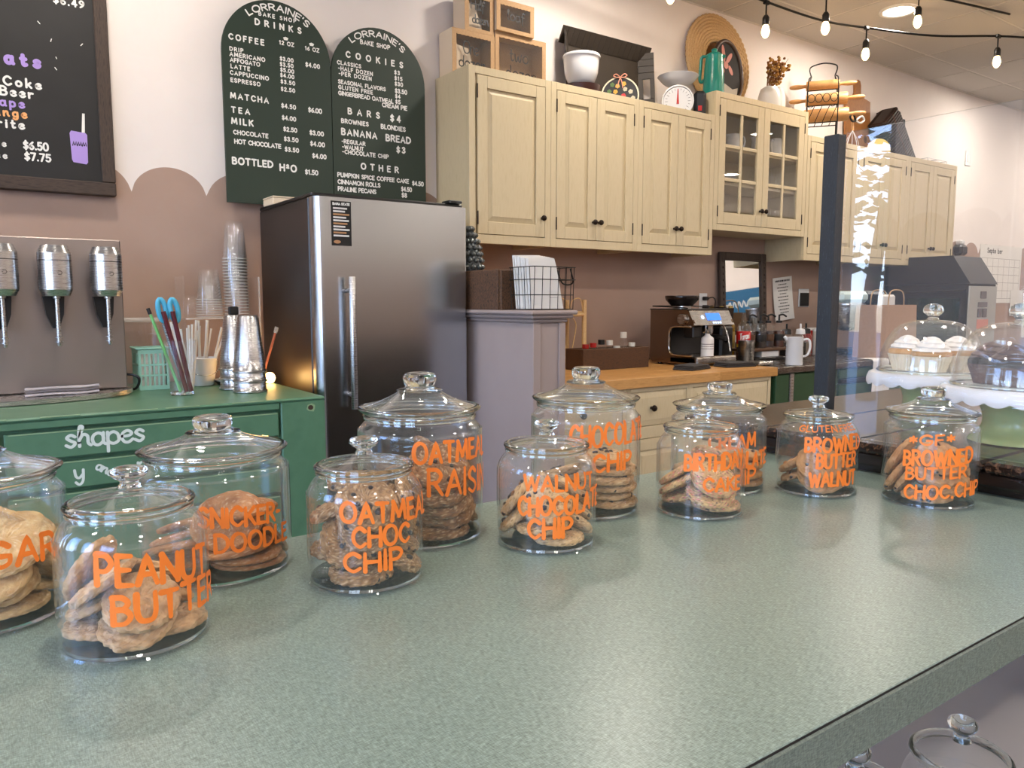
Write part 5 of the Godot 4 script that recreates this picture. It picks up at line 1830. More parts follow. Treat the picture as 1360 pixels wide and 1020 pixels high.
	for k in 4:
		var g := thing("spice_jar", "small glass jar of amber sweets on the bottom of the glazed cabinet", "jar", V(3.57 + k * 0.055, 1.6555, -3.02 - 0.04 * (k % 2)), 0, "small jars in the glazed cabinet")
		part(g, "glass_wall", MB.new().lathe(P2([0, 0.001, 0.022, 0.001, 0.023, 0.06, 0.018, 0.07, 0, 0.07]), 18), M.jarglass)
		part(g, "filling", MB.new().lathe(P2([0, 0.004, 0.019, 0.004, 0.02, 0.045, 0, 0.047]), 14), smat([Color(0.62, 0.30, 0.12), Color(0.5, 0.4, 0.3), Color(0.7, 0.65, 0.6), Color(0.3, 0.16, 0.1)][k], 0.6))
	for k in 3:
		var g := thing("glass_goblet", "stemmed clear glass on the bottom of the glazed cabinet", "glass", V(3.97 + k * 0.09, 1.6555, -3.03), 0, "goblets in the glazed cabinet")
		part(g, "glass_wall", MB.new().lathe(dense(P2([0, 0.001, 0.028, 0.002, 0.006, 0.008, 0.005, 0.05, 0.026, 0.075, 0.030, 0.12, 0.028, 0.12, 0.022, 0.078, 0, 0.058])), 20, 60.0), M.jarglass)


func pitcher(label: String, at: Vector3, r: float, h: float, turn: float, group: String, m: Material) -> void:
	var o := thing("pitcher", label, "pitcher", at, turn, group)
	var b := MB.new()
	b.sheet(40, 14, func(u: float, v: float):
		var a := -TAU * u
		var q := r * (0.80 + 0.28 * sin(PI * (0.15 + v * 0.75)) - 0.10 * v)
		var lip := pow(maxf(0.0, cos(a)), 6.0) * smoothstep(0.72, 1.0, v) * r * 0.5
		return V(cos(a) * q + lip, 0.001 + v * h, sin(a) * q))
	b.lathe(P2([0, 0.001, r * 0.92, 0.001]), 28)
	b.lathe(P2([0, 0.006, r * 0.86, 0.006]), 28)
	part(o, "body", b, m)
	part(o, "handle", MB.new().tube(curve([V(-r * 0.78, h * 0.88, 0), V(-r * 1.35, h * 0.86, 0), V(-r * 1.5, h * 0.6, 0), V(-r * 1.3, h * 0.33, 0), V(-r * 0.9, h * 0.22, 0)]), r * 0.13, 8), m)


func kraft_box(label: String, x0: float, x1: float, y0: float, y1: float, zf: float, depth: float, words: Array, light: bool) -> void:
	var o := thing("bakery_box", label, "box", V((x0 + x1) / 2, y0, zf), 0, "kraft window boxes on the wall cabinet")
	var hw := (x1 - x0) / 2
	var h := y1 - y0
	var b := 0.022
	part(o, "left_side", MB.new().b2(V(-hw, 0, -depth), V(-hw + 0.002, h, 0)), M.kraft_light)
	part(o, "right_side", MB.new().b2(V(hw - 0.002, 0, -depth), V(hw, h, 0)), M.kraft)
	part(o, "top_flap", MB.new().b2(V(-hw + 0.0021, h - 0.002, -depth), V(hw - 0.0021, h, 0)), M.kraft)
	part(o, "bottom", MB.new().b2(V(-hw + 0.0021, 0, -depth), V(hw - 0.0021, 0.002, 0)), M.kraft)
	part(o, "back", MB.new().b2(V(-hw + 0.0021, 0.0021, -depth), V(hw - 0.0021, h - 0.0021, -depth + 0.002)), M.kraft)
	var f := MB.new()
	f.b2(V(-hw, 0, 0.0002), V(-hw + b, h, 0.002))
	f.b2(V(hw - b, 0, 0.0002), V(hw, h, 0.002))
	f.b2(V(-hw + b, 0, 0.0002), V(hw - b, b * 0.8, 0.002))
	f.b2(V(-hw + b, h - b, 0.0002), V(hw - b, h, 0.002))
	# wavy die-cut edge along the window
	for k in 9:
		var u := lerpf(-hw + b, hw - b, (k + 0.5) / 9.0)
		f.prism(ellipse(u, h - b + 0.0005, (hw - b) / 10.0, 0.004, 12), 0.0003, 0.0019)
	part(o, "window_frame", f, M.kraft)
	part(o, "window_film", MB.new().b2(V(-hw + b * 0.6, 0.006, -0.0012), V(hw - b * 0.6, h - 0.006, -0.0006)), M.pane)
	for k in words.size():
		var w: Array = words[k]
		var t := MB.new()
		flat_text(t, w[0], V(w[1] * hw, w[2] * h, 0.0001), Vector3.RIGHT, Vector3.UP, w[3] * hw, w[4] * h, 0.0058, 0.05)
		part(o, "handwriting", t, M.ink)
	if light:
		part(o, "paper_liner", MB.new().prism(P2([-hw + 0.01, 0.004, hw * 0.5, 0.004, -hw * 0.1, h * 0.75, -hw + 0.01, h * 0.8]), -0.03, -0.028), M.kraft_light)


func cabinet_top_things() -> void:
	kraft_box("kraft window box with One dozen handwritten on it", 1.862, 2.092, LIP + 0.0005, 2.441, -3.1, 0.115, [["One", -0.5, 0.62, 0.75, 0.22], ["dozen", -0.7, 0.40, 1.3, 0.19]], true)
	kraft_box("kraft window box with two dozen handwritten on it", 2.096, 2.395, LIP + 0.0005, 2.470, -3.1, 0.115, [["two", -0.45, 0.60, 0.75, 0.20], ["dozen", -0.6, 0.34, 1.25, 0.20]], false)
	kraft_box("small kraft window box with Half dozen handwritten on it", 1.930, 2.089, 2.4415, 2.615, -3.1, 0.10, [["Half", -0.62, 0.56, 1.0, 0.28], ["dozen", -0.5, 0.22, 1.15, 0.24]], true)
	kraft_box("kraft window box with loaf handwritten on it", 2.094, 2.311, 2.4705, 2.613, -3.085, 0.10, [["loaf", -0.45, 0.38, 0.95, 0.36]], false)
	# wooden serving tray leaning on the wall
	var o := thing("serving_tray", "dark slatted wooden serving tray leaning on the wall", "tray", V(2.855, LIP + 0.002, -3.165))
	o.rotation.x = -0.07
	part(o, "tray_floor", MB.new().b2(V(-0.25, 0.05, -0.008), V(0.25, 0.36, 0.0), 0.001), M.traywood)
	for s in 2:
		for k in 17:
			var m := MB.new()
			m.t = Transform3D(Basis(Vector3.RIGHT, -0.95 if s else 0.95), V(0, 0.36 if s else 0.05, 0))
			var xa := -0.311 + k * 0.0366
			m.b2(V(xa, -0.005, 0), V(xa + 0.0356, 0.003, 0.085), 0.001)
			part(o, "side_slat", m, M.traywood)
		for k in 11:
			if s == 1 and k in [4, 5, 6]:
				continue
			var m := MB.new()
			m.t = Transform3D(Basis(Vector3.UP, 0.80 if s else -0.80), V(0.25 if s else -0.25, 0.012 + k * 0.0355, 0))
			m.b2(V(-0.004, 0, 0), V(0.004, 0.0345, 0.088), 0.001)
			part(o, "end_slat", m, M.traywood)
	for seg in [[0.0, 0.026], [0.064, 0.088]]:
		var m := MB.new()
		m.t = Transform3D(Basis(Vector3.UP, 0.80), V(0.25, 0.154, 0))
		m.b2(V(-0.004, 0, seg[0]), V(0.004, 0.107, seg[1]), 0.001)
		part(o, "handle_slat", m, M.traywood)
	# bowls
	solo("dark_bowl", MB.new().lathe(dense(P2([0, 0.0, 0.05, 0.0, 0.085, 0.04, 0.10, 0.10, 0.096, 0.10, 0.07, 0.05, 0, 0.03])), 32, 60.0), smat(Color(0.20, 0.07, 0.035), 0.3), "dark brown bowl under the white bowl on the cabinet", "bowl", V(2.567, LIP + 0.001, -3.035))
	var wb := thing("white_bowl", "deep white bowl with a rim standing in the dark brown bowl", "bowl", V(2.565, LIP + 0.118, -3.03))
	part(wb, "bowl_wall", MB.new().lathe(dense(P2([0, 0.002, 0.053, 0.002, 0.066, 0.012, 0.083, 0.056, 0.088, 0.122, 0.094, 0.125, 0.094, 0.133, 0.087, 0.134, 0.081, 0.058, 0.062, 0.02, 0, 0.012]), 2), 40, 50.0), M.white)
	part(wb, "foot_ring", MB.new().lathe(P2([0.048, -0.016, 0.056, -0.016, 0.058, 0.0015, 0.046, 0.0015, 0.048, -0.016]), 28), M.white)
	# flowered plate
	var pl := thing("flowered_plate", "black plate painted with red and yellow flowers, tied with a bow", "plate", V(2.80, LIP + 0.001, -3.0), 0.6)
	pl.rotation = V(-0.12, -0.75, 0)
	var disc := MB.new()
	disc.t = Transform3D(Basis(Vector3.RIGHT, PI / 2), V(0, 0.097, 0))
	disc.lathe(P2([0, -0.006, 0.06, -0.006, 0.092, 0.0, 0.092, 0.004, 0.06, 0.0, 0, 0.0]), 40)
	part(pl, "plate_body", disc, M.ink)
	var ring := MB.new()
	ring.t = Transform3D(Basis(Vector3.RIGHT, PI / 2), V(0, 0.097, 0))
	ring.lathe(P2([0.090, -0.0005, 0.0965, 0.0005, 0.0965, 0.006, 0.090, 0.005, 0.090, -0.0005]), 40)
	part(pl, "cream_rim", ring, smat(Color(0.85, 0.80, 0.68), 0.4))
	var fc := [Color(0.80, 0.16, 0.18), Color(0.86, 0.66, 0.20), Color(0.84, 0.42, 0.42), Color(0.75, 0.72, 0.62), Color(0.30, 0.42, 0.18)]
	for k in 16:
		var a := k * 2.4
		var rr := 0.018 + 0.055 * sqrt(k / 16.0)
		var c := Vector2(cos(a) * rr, 0.097 + sin(a) * rr)
		var m := MB.new()
		for q in 5:
			var an := TAU * q / 5 + k
			m.prism(ellipse(c.x + cos(an) * 0.006, c.y + sin(an) * 0.006, 0.006, 0.006, 10), 0.0008 + 0.004 * smoothstep(0.05, 0.09, rr), 0.0016 + 0.0042 * smoothstep(0.05, 0.09, rr))
		part(pl, "painted_flower", m, smat(fc[k % 5], 0.5))
	for s in [-1.0, 1.0]:
		part(pl, "bow_loop", MB.new().tube(curve([V(0, 0.19, 0.006), V(s * 0.02, 0.205, 0.01), V(s * 0.034, 0.197, 0.01), V(s * 0.018, 0.188, 0.008), V(0, 0.19, 0.006)]), 0.003, 6), smat(Color(0.82, 0.55, 0.45), 0.6))
		part(pl, "bow_tail", MB.new().tube(curve([V(0, 0.19, 0.006), V(s * 0.008, 0.165, 0.008), V(s * 0.014, 0.135, 0.008)]), 0.0025, 6), smat(Color(0.82, 0.55, 0.45), 0.6))
	# kitchen scale facing the room
	var sc := thing("kitchen_scale", "white kitchen scale with round dial and red pointer", "scale", V(3.262, LIP + 0.001, -3.035), -0.80)
	part(sc, "housing", MB.new().prism(P2([-0.085, 0, 0.085, 0, 0.070, 0.10, 0.035, 0.185, -0.035, 0.185, -0.070, 0.10]), -0.06, 0.03), M.white)
	var dial := MB.new()
	dial.t = Transform3D(Basis(Vector3.RIGHT, PI / 2), V(0, 0.13, 0.0))
	dial.lathe(P2([0, 0.031, 0.082, 0.031, 0.086, 0.034, 0.086, 0.048, 0.079, 0.050, 0.076, 0.043, 0, 0.043]), 40)
	var dl := part(sc, "dial", dial, M.white)
	part(dl, "pointer", MB.new().prism(P2([-0.007, 0.115, 0.007, 0.115, 0.002, 0.195, -0.002, 0.195]), 0.0432, 0.0448), M.red)
	for k in 24:
		var a := TAU * k / 24
		var m := MB.new()
		var d := V(cos(a), sin(a), 0)
		m.t = Transform3D(Basis(d, Vector3.BACK.cross(d), Vector3.BACK), V(0, 0.13, 0.0432))
		m.b2(V(0.058 if k % 2 else 0.053, -0.0008, 0), V(0.068, 0.0008, 0.0006))
		part(dl, "tick_mark", m, M.ink)
	part(sc, "pan_stem", MB.new().rod(V(0, 0.1855, -0.012), V(0, 0.222, -0.012), 0.022, 14), M.white)
	var pan := part(sc, "weighing_pan", MB.new().lathe(dense(P2([0, 0.2225, 0.05, 0.2235, 0.085, 0.243, 0.108, 0.270, 0.112, 0.273, 0.106, 0.273, 0.082, 0.249, 0.05, 0.230, 0, 0.229]), 2), 36, 50.0), M.white)
	pan.position = V(0, 0, -0.012)
	# small speaker
	var sp := thing("small_speaker", "small dark rounded speaker with a red badge beside the scale", "speaker", V(3.400, LIP + 0.001, -3.0), -0.75)
	part(sp, "body", MB.new().b2(V(-0.033, 0, -0.033), V(0.033, 0.205, 0.033), 0.016), M.navy)
	part(sp, "badge", MB.new().b2(V(-0.010, 0.095, 0.0332), V(0.010, 0.122, 0.0345)), M.red)
	# woven charger
	var ch := thing("woven_charger", "large round woven straw charger leaning on the wall", "charger", V(3.775, 2.358, -3.165))
	ch.rotation.x = -0.10
	for k in 9:
		var r := 0.125 + k * 0.0183
		var coil := []
		var radii := []
		var nb := int(r * 190.0)
		for q in nb * 4:
			var a := TAU * (q + 2.0 * (k % 2)) / (nb * 4)
			coil.append(V(cos(a) * r, 0.285 + sin(a) * r, 0.0))
			radii.append(0.0075 + [0.0, 0.004, 0.0052, 0.004][q % 4])
		part(ch, "straw_coil", MB.new().tube(coil, radii, 7, true), M.straw_a)
	for q in 0:
		var a := TAU * q / 44
		var st := MB.new()
		st.tube([V(cos(a) * 0.13, 0.285 + sin(a) * 0.13, 0.0105), V(cos(a + 0.10) * 0.20, 0.285 + sin(a + 0.10) * 0.20, 0.0115), V(cos(a) * 0.278, 0.285 + sin(a) * 0.278, 0.0105)], 0.0032, 5)
		part(ch, "straw_stitch", st, M.straw_b if q % 2 else M.straw_a)
	part(ch, "backing", MB.new().prism(ellipse(0, 0.285, 0.275, 0.275, 48), -0.012, -0.006), M.straw_b)
	# oval picture
	var ov := thing("oval_picture", "oval framed dark picture of pink flowers before the straw charger", "picture", V(3.785, 2.3745, -3.115))
	ov.rotation = V(-0.08, 0, 0)
	var pb := MB.new()
	pb.prism(ellipse(0, 0.19, 0.125, 0.18, 48), -0.006, 0.0)
	part(ov, "picture_sheet", pb, smat(Color(0.10, 0.09, 0.09), 0.75))
	var ringp := []
	for k in 48:
		var a := TAU * k / 48
		ringp.append(V(cos(a) * 0.130, 0.19 + sin(a) * 0.186, 0.0))
	part(ov, "oval_frame", MB.new().tube(ringp, 0.0125, 8, true), smat(Color(0.27, 0.20, 0.17), 0.4))
	for q in [[-0.03, 0.30, 0.014, 0.05, 0.1], [0.02, 0.28, 0.014, 0.042, -0.7], [-0.01, 0.235, 0.02, 0.022, 0.0], [0.03, 0.21, 0.014, 0.03, 0.5], [-0.045, 0.20, 0.018, 0.02, 0.2]]:
		var m := MB.new()
		m.t = Transform3D(Basis(Vector3.BACK, q[4]), V(q[0], q[1], 0))
		m.prism(ellipse(0, 0, q[2], q[3], 18), 0.0, 0.0012)
		part(ov, "pink_petal", m, smat(Color(0.74, 0.48, 0.44), 0.6))
	part(ov, "pale_cloth", MB.new().prism(P2([-0.09, 0.11, -0.03, 0.125, 0.04, 0.10, 0.09, 0.115, 0.08, 0.075, 0.0, 0.03, -0.07, 0.065]), 0.0, 0.001), smat(Color(0.66, 0.64, 0.60), 0.7))
	# teal carafe
	var th := thing("teal_carafe", "teal enamel thermos carafe with a long handle on the glazed cabinet", "carafe", V(3.535, 2.3735, -3.02), -0.75)
	th.scale = V(0.95, 0.88, 0.95)
	part(th, "body", MB.new().lathe(P2([0, 0.0, 0.060, 0.0, 0.062, 0.006, 0.060, 0.10, 0.054, 0.20, 0.050, 0.235, 0.052, 0.242, 0.050, 0.250, 0, 0.252]), 32), M.teal)
	part(th, "lid", MB.new().lathe(dense(P2([0, 0.2525, 0.036, 0.2525, 0.034, 0.262, 0.018, 0.268, 0.015, 0.275, 0.018, 0.284, 0.010, 0.291, 0, 0.292]), 2), 24, 50.0), M.teal)
	part(th, "spout", MB.new().tube([V(0.040, 0.232, 0), V(0.062, 0.246, 0)], [0.016, 0.009], 10), M.teal)
	part(th, "handle", MB.new().tube(curve([V(-0.048, 0.245, 0.0), V(-0.072, 0.238, 0.0), V(-0.078, 0.17, 0.0), V(-0.080, 0.10, 0.0), V(-0.068, 0.085, 0.0), V(-0.058, 0.10, 0.0)]), 0.0095, 8), M.teal)
	# white jug with dried flowers
	var mug := V(4.085, 2.3735, -3.05)
	pitcher("white jug holding dried flowers on the glazed cabinet", mug, 0.068, 0.125, -2.6, "white jugs on the glazed cabinet", M.white)
	pitcher("second white jug half hidden beside the dried flowers", V(4.245, 2.3735, -3.12), 0.055, 0.16, -2.3, "white jugs on the glazed cabinet", M.white)
	var df := thing("dried_flowers", "bunch of dried golden brown flowers standing in the white jug", "flowers", mug + V(0.0, 0.008, 0))
	var fcol := [smat(Color(0.66, 0.46, 0.20), 0.9), smat(Color(0.48, 0.31, 0.15), 0.9), smat(Color(0.74, 0.57, 0.29), 0.9)]
	for k in 34:
		var a := rng.randf() * TAU
		var sp2 := rng.randf_range(0.0, 0.07)
		var tip := V(0.045 + cos(a) * sp2, 0.215 + rng.randf_range(0, 0.10), 0.02 + sin(a) * sp2 * 0.8)
		var stem := part(df, "stem", MB.new().tube(curve([V(cos(a) * 0.015, 0, sin(a) * 0.015), V(cos(a) * 0.02, 0.13, sin(a) * 0.02), tip], 3), 0.0013, 5), fcol[1])
		for q in 5:
			var hd := MB.new()
			hd.lathe(P2([0, -0.008, 0.007, -0.004, 0.0085, 0.002, 0.005, 0.007, 0, 0.008]), 7, 80.0)
			part(stem, "flower_head", hd, fcol[(k + q) % 3]).position = tip + V(rng.randf_range(-0.02, 0.02), rng.randf_range(-0.07, 0.008), rng.randf_range(-0.02, 0.02))
	# rack with rolling pins
	var tn := -0.95
	var rk := V(4.585, LIP + 0.001, -3.02)
	var rack := thing("rolling_pin_rack", "black wire rack holding three rolling pins on the cabinet", "rack", rk, tn)
	var hh := [0.235, 0.335, 0.425]
	for s in [-1.0, 1.0]:
		part(rack, "side_wire", MB.new().tube(curve([V(-0.085, 0.002, s * 0.0), V(-0.09, 0.10, s * 0.065), V(-0.09, 0.42, s * 0.065), V(-0.075, 0.475, s * 0.03), V(-0.07, 0.485, 0)]), 0.004, 6), M.wire)
		part(rack, "side_wire", MB.new().tube(curve([V(0.085, 0.002, s * 0.0), V(0.09, 0.10, s * 0.065), V(0.09, 0.42, s * 0.065), V(0.075, 0.475, s * 0.03), V(0.07, 0.485, 0)]), 0.004, 6), M.wire)
		for y in [0.012, 0.185, 0.29, 0.385]:
			part(rack, "rail_wire", MB.new().rod(V(-0.09, y, s * 0.058), V(0.09, y, s * 0.058), 0.0035, 6), M.wire)
		for k in 4:
			var xx := -0.068 + k * 0.045
			var cir := []
			for q in 14:
				cir.append(V(xx + cos(TAU * q / 14) * 0.021, 0.335 + sin(TAU * q / 14) * 0.026, s * 0.066))
			if k % 3 == 0 or s > 0:
				part(rack, "scroll_wire", MB.new().tube(cir, 0.0024, 5, true), M.wire)
			part(rack, "scroll_wire", MB.new().tube(curve([V(xx - 0.02, 0.185, s * 0.06), V(xx, 0.235, s * 0.068), V(xx + 0.02, 0.285, s * 0.06)], 4), 0.0024, 5), M.wire)
	part(rack, "carry_handle", MB.new().tube(curve([V(-0.07, 0.485, 0), V(-0.082, 0.525, 0), V(-0.07, 0.55, 0), V(0, 0.565, 0), V(0.07, 0.55, 0), V(0.082, 0.525, 0), V(0.07, 0.485, 0)]), 0.0042, 6), M.wire)
	for k in 3:
		var pn := thing("rolling_pin", ["thick wooden rolling pin lowest in the black wire rack", "wooden rolling pin in the middle of the black wire rack", "slim wooden rolling pin uppermost in the black wire rack"][k], "rolling pin", rk + V(0, hh[k], 0), tn)
		var r: float = [0.043, 0.038, 0.030][k]
		var hl: float = [0.135, 0.125, 0.10][k]
		var m := MB.new()
		m.t = Transform3D(Basis(Vector3.BACK, -PI / 2), V(0.025 if k < 2 else 0.0, 0.004, 0))
		m.lathe(P2([0, -hl, r * 0.92, -hl, r, -hl + 0.008, r, hl - 0.008, r * 0.92, hl, 0, hl]), 24)
		part(pn, "barrel", m, M.wood_pin)
		for s in [-1.0, 1.0]:
			var hm := MB.new()
			hm.t = Transform3D(Basis(Vector3.BACK, -PI / 2 * s), V((0.025 if k < 2 else 0.0) + s * hl, 0.004, 0))
			hm.lathe(dense(P2([0, 0.0005, 0.011, 0.0005, 0.010, 0.012, 0.0145, 0.05, 0.013, 0.085, 0.007, 0.10, 0, 0.102])), 16, 60.0)
			part(pn, "handle", hm, M.wood_pin)
	# cutting boards
	var cb := thing("cutting_board", "wooden cutting board with a long handle leaning on the wall", "cutting board", V(5.295, LIP + 0.002, -3.185))
	cb.rotation.x = -0.05
	var out := P2([-0.155, 0, 0.155, 0, 0.155, 0.485])
	out.append_array(P2([0.05, 0.505, 0.034, 0.53, 0.036, 0.585, 0.025, 0.612, 0.0, 0.62, -0.025, 0.612, -0.036, 0.585, -0.034, 0.53, -0.05, 0.505, -0.155, 0.485]))
	part(cb, "board", MB.new().prism(out, -0.009, 0.009), M.wood_mid)
	part(cb, "knot", MB.new().prism(ellipse(0.09, 0.21, 0.02, 0.026, 20), 0.009, 0.0095), smat(Color(0.36, 0.20, 0.10), 0.6))
	# whisk with striped ribbon, yellow tag
	var wh := thing("whisk", "wire whisk tied with a black and white striped ribbon", "whisk", V(5.06, LIP + 0.06, -3.09))
	for k in 8:
		var a := TAU * k / 8
		part(wh, "whisk_wire", MB.new().tube(curve([V(0, 0.16, 0), V(cos(a) * 0.05, 0.09, sin(a) * 0.03), V(cos(a) * 0.052, 0.04, sin(a) * 0.03), V(0, 0.0, 0)], 5), 0.0018, 5), M.white)
	part(wh, "grip", MB.new().rod(V(0, 0.16, 0), V(-0.01, 0.26, 0), 0.009), M.wood_pin)
	for s in [-1.0, 1.0]:
		part(wh, "ribbon_loop", MB.new().tube(curve([V(0, 0.22, 0.02), V(s * 0.05, 0.255, 0.03), V(s * 0.085, 0.235, 0.03), V(s * 0.05, 0.21, 0.025), V(0, 0.22, 0.02)], 5), 0.007, 6), M.white if s > 0 else M.ink)
	var tg := thing("yellow_plaque", "small round pale yellow plaque with dark lettering on the cabinet edge", "plaque", V(5.235, LIP + 0.002, -3.00), -0.9)
	part(tg, "disc", MB.new().prism(ellipse(0, 0.085, 0.078, 0.083, 32), -0.005, 0.005), smat(Color(0.82, 0.72, 0.38), 0.6))
	var tm := MB.new()
	for k in 5:
		ribbons(tm, [[Vector2(-0.045 + k * 0.02, 0.075), Vector2(-0.038 + k * 0.02, 0.095), Vector2(-0.03 + k * 0.02, 0.08)]], 0.005, func(a: Vector2): return [V(a.x, a.y, 0.0056), Vector3.BACK])
	part(tg, "writing", tm, M.ink)
	# wicker basket on its end
	var wk := thing("wicker_basket", "dark brown wicker loaf basket leaning askew on the cabinet", "basket", V(5.62, LIP + 0.20, -3.115))
	wk.rotation = V(0, 0, 0.70)
	for k in 22:
		var y := -0.235 + k * 0.0214
		var sq := 0.12 if k > 1 and k < 20 else 0.105
		part(wk, "woven_row", MB.new().tube([V(-sq, y, -0.05), V(-sq + 0.02, y, -0.065), V(sq - 0.02, y, -0.065), V(sq, y, -0.05), V(sq, y, 0.05), V(sq - 0.02, y, 0.062), V(0.0, y, 0.066), V(-sq + 0.02, y, 0.062), V(-sq, y, 0.05)], 0.0112, 6, true), M.wicker)
	part(wk, "lining", MB.new().b2(V(-0.112, -0.238, -0.058), V(0.112, 0.228, 0.058), 0.02), M.wicker)
	part(wk, "rim_cord", MB.new().rod(V(0.0, -0.24, 0.072), V(0.0, 0.225, 0.072), 0.006), smat(Color(0.30, 0.19, 0.13), 0.6))
	# framed picture behind the basket
	var pf := thing("picture_frame", "thin dark picture frame leaning on the wall behind the basket", "picture", V(5.76, LIP + 0.002, -3.195))
	pf.rotation.x = -0.04
	for q in [[-0.19, -0.178, 0.0, 0.43], [0.178, 0.19, 0.0, 0.43], [-0.1775, 0.1775, 0.0, 0.012], [-0.1775, 0.1775, 0.418, 0.43]]:
		part(pf, "frame_bar", MB.new().b2(V(q[0], q[2], -0.008), V(q[1], q[3], 0.008), 0.002), M.blacksteel)
	part(pf, "picture_sheet", MB.new().b2(V(-0.177, 0.0125, -0.006), V(0.177, 0.4175, -0.002)), smat(Color(0.45, 0.43, 0.41), 0.3))
	# white wire stand
	var ws := thing("wire_plate_stand", "low white wire stand at the far end of the cabinets", "wire stand", V(6.0, LIP + 0.003, -3.02))
	for z in [-0.05, 0.05]:
		part(ws, "wire", MB.new().tube([V(-0.14, 0, z), V(-0.14, 0.10, z), V(0.14, 0.10, z), V(0.14, 0, z)], 0.0025, 5), M.white)
	for x in [-0.14, 0.0, 0.14]:
		part(ws, "wire", MB.new().rod(V(x, 0.10, -0.05), V(x, 0.10, 0.05), 0.0025, 5), M.white)


# ---------- back counter
func base_unit(label: String, x0: float, x1: float, kx: float) -> void:
	var o := thing("base_cabinet", label, "cabinet", V(0, 0, 0), 0, "cream base cabinets under the butcher block")
	var z := BZ - 0.022
	part(o, "carcass", MB.new().b2(V(x0 + 0.001, 0.08, WZ + 0.02), V(x1 - 0.001, BT - 0.044, z - 0.021)), M.cream)
	part(o, "toe_board", MB.new().b2(V(x0 + 0.001, 0.0, WZ + 0.1), V(x1 - 0.001, 0.0795, z - 0.06)), M.blackplastic)
	var f := MB.new()
	for q in [[x0 + 0.0005, x0 + 0.022, 0.08, BT - 0.0435], [x1 - 0.022, x1 - 0.0005, 0.08, BT - 0.0435], [x0 + 0.022, x1 - 0.022, 0.810, BT - 0.0435], [x0 + 0.022, x1 - 0.022, 0.598, 0.652], [x0 + 0.022, x1 - 0.022, 0.08, 0.11]]:
		f.b2(V(q[0], q[2], z - 0.02), V(q[1], q[3], z), 0.001)
	part(o, "face_frame", f, M.cream)
	var d := part(o, "drawer", raised_panel(x0 + 0.0245, x1 - 0.0245, 0.655, 0.8075, z - 0.004, z + 0.003, 0.026), M.cream)
	knob(d, kx, 0.735, z + 0.003, 0.0145)
	panel_door(o, x0 + 0.0245, x1 - 0.0245, 0.113, 0.595, z + 0.001, 0.0, 0.0, M.cream)


func back_counter() -> void:
	base_unit("cream base cabinet against the partition under the butcher block", 1.812, 2.345, 2.08)
	base_unit("narrow cream base cabinet with one dark knob drawer", 2.345, 2.752, 2.495)
	base_unit("wide cream base cabinet next to the green steel topped counter", 2.752, 3.362, 3.07)
	var bb := thing("butcher_block", "golden butcher block worktop under the coffee machine", "worktop", V(0, 0, 0))
	var n := 13
	var zz := WZ + 0.004
	var w := (BZ - zz) / n
	for k in n:
		var xs := [1.812, 2.1 + fmod(k * 0.37, 0.9), 3.386]
		for s in 2:
			part(bb, "stave", MB.new().b2(V(xs[s] + 0.0002, BT - 0.043, zz + k * w + 0.0002), V(xs[s + 1] - 0.0002, BT, zz + (k + 1) * w - 0.0002), 0.0012), M.butcher if (k + s) % 2 else M.butcher2)
	var sc := thing("steel_counter", "stainless topped green prep counter behind the black post", "counter", V(0, 0, 0))
	part(sc, "steel_top", MB.new().b2(V(3.3885, BT - 0.036, WZ + 0.004), V(6.6, BT - 0.002, BZ), 0.004), M.steel_top)
	part(sc, "carcass", MB.new().b2(V(3.392, 0.06, WZ + 0.02), V(6.6, BT - 0.0365, BZ - 0.035)), M.green_deep)
	for q in [[3.394, 3.510], [3.552, 3.93], [3.975, 4.45], [4.46, 5.0], [5.01, 5.5]]:
		part(sc, "green_panel", MB.new().b2(V(q[0], 0.10, BZ - 0.0345), V(q[1], 0.745 if q[0] > 3.9 else 0.832, BZ - 0.016), 0.003), M.green_deep)
		if q[0] > 3.9:
			var dr := part(sc, "drawer_front", MB.new().b2(V(q[0], 0.782, BZ - 0.0345), V(q[1], 0.834, BZ - 0.016), 0.003), M.green_deep)
			part(dr, "pull", MB.new().b2(V(q[0] + 0.01, 0.752, BZ - 0.034), V(q[1] - 0.01, 0.775, BZ - 0.012), 0.003), M.blackplastic)
	part(sc, "steel_stile", MB.new().b2(V(3.513, 0.06, BZ - 0.0345), V(3.548, 0.838, BZ - 0.012), 0.004), M.steel)
	part(sc, "dark_gap", MB.new().b2(V(3.5485, 0.06, BZ - 0.0345), V(3.5518, 0.838, BZ - 0.02)), M.blackplastic)


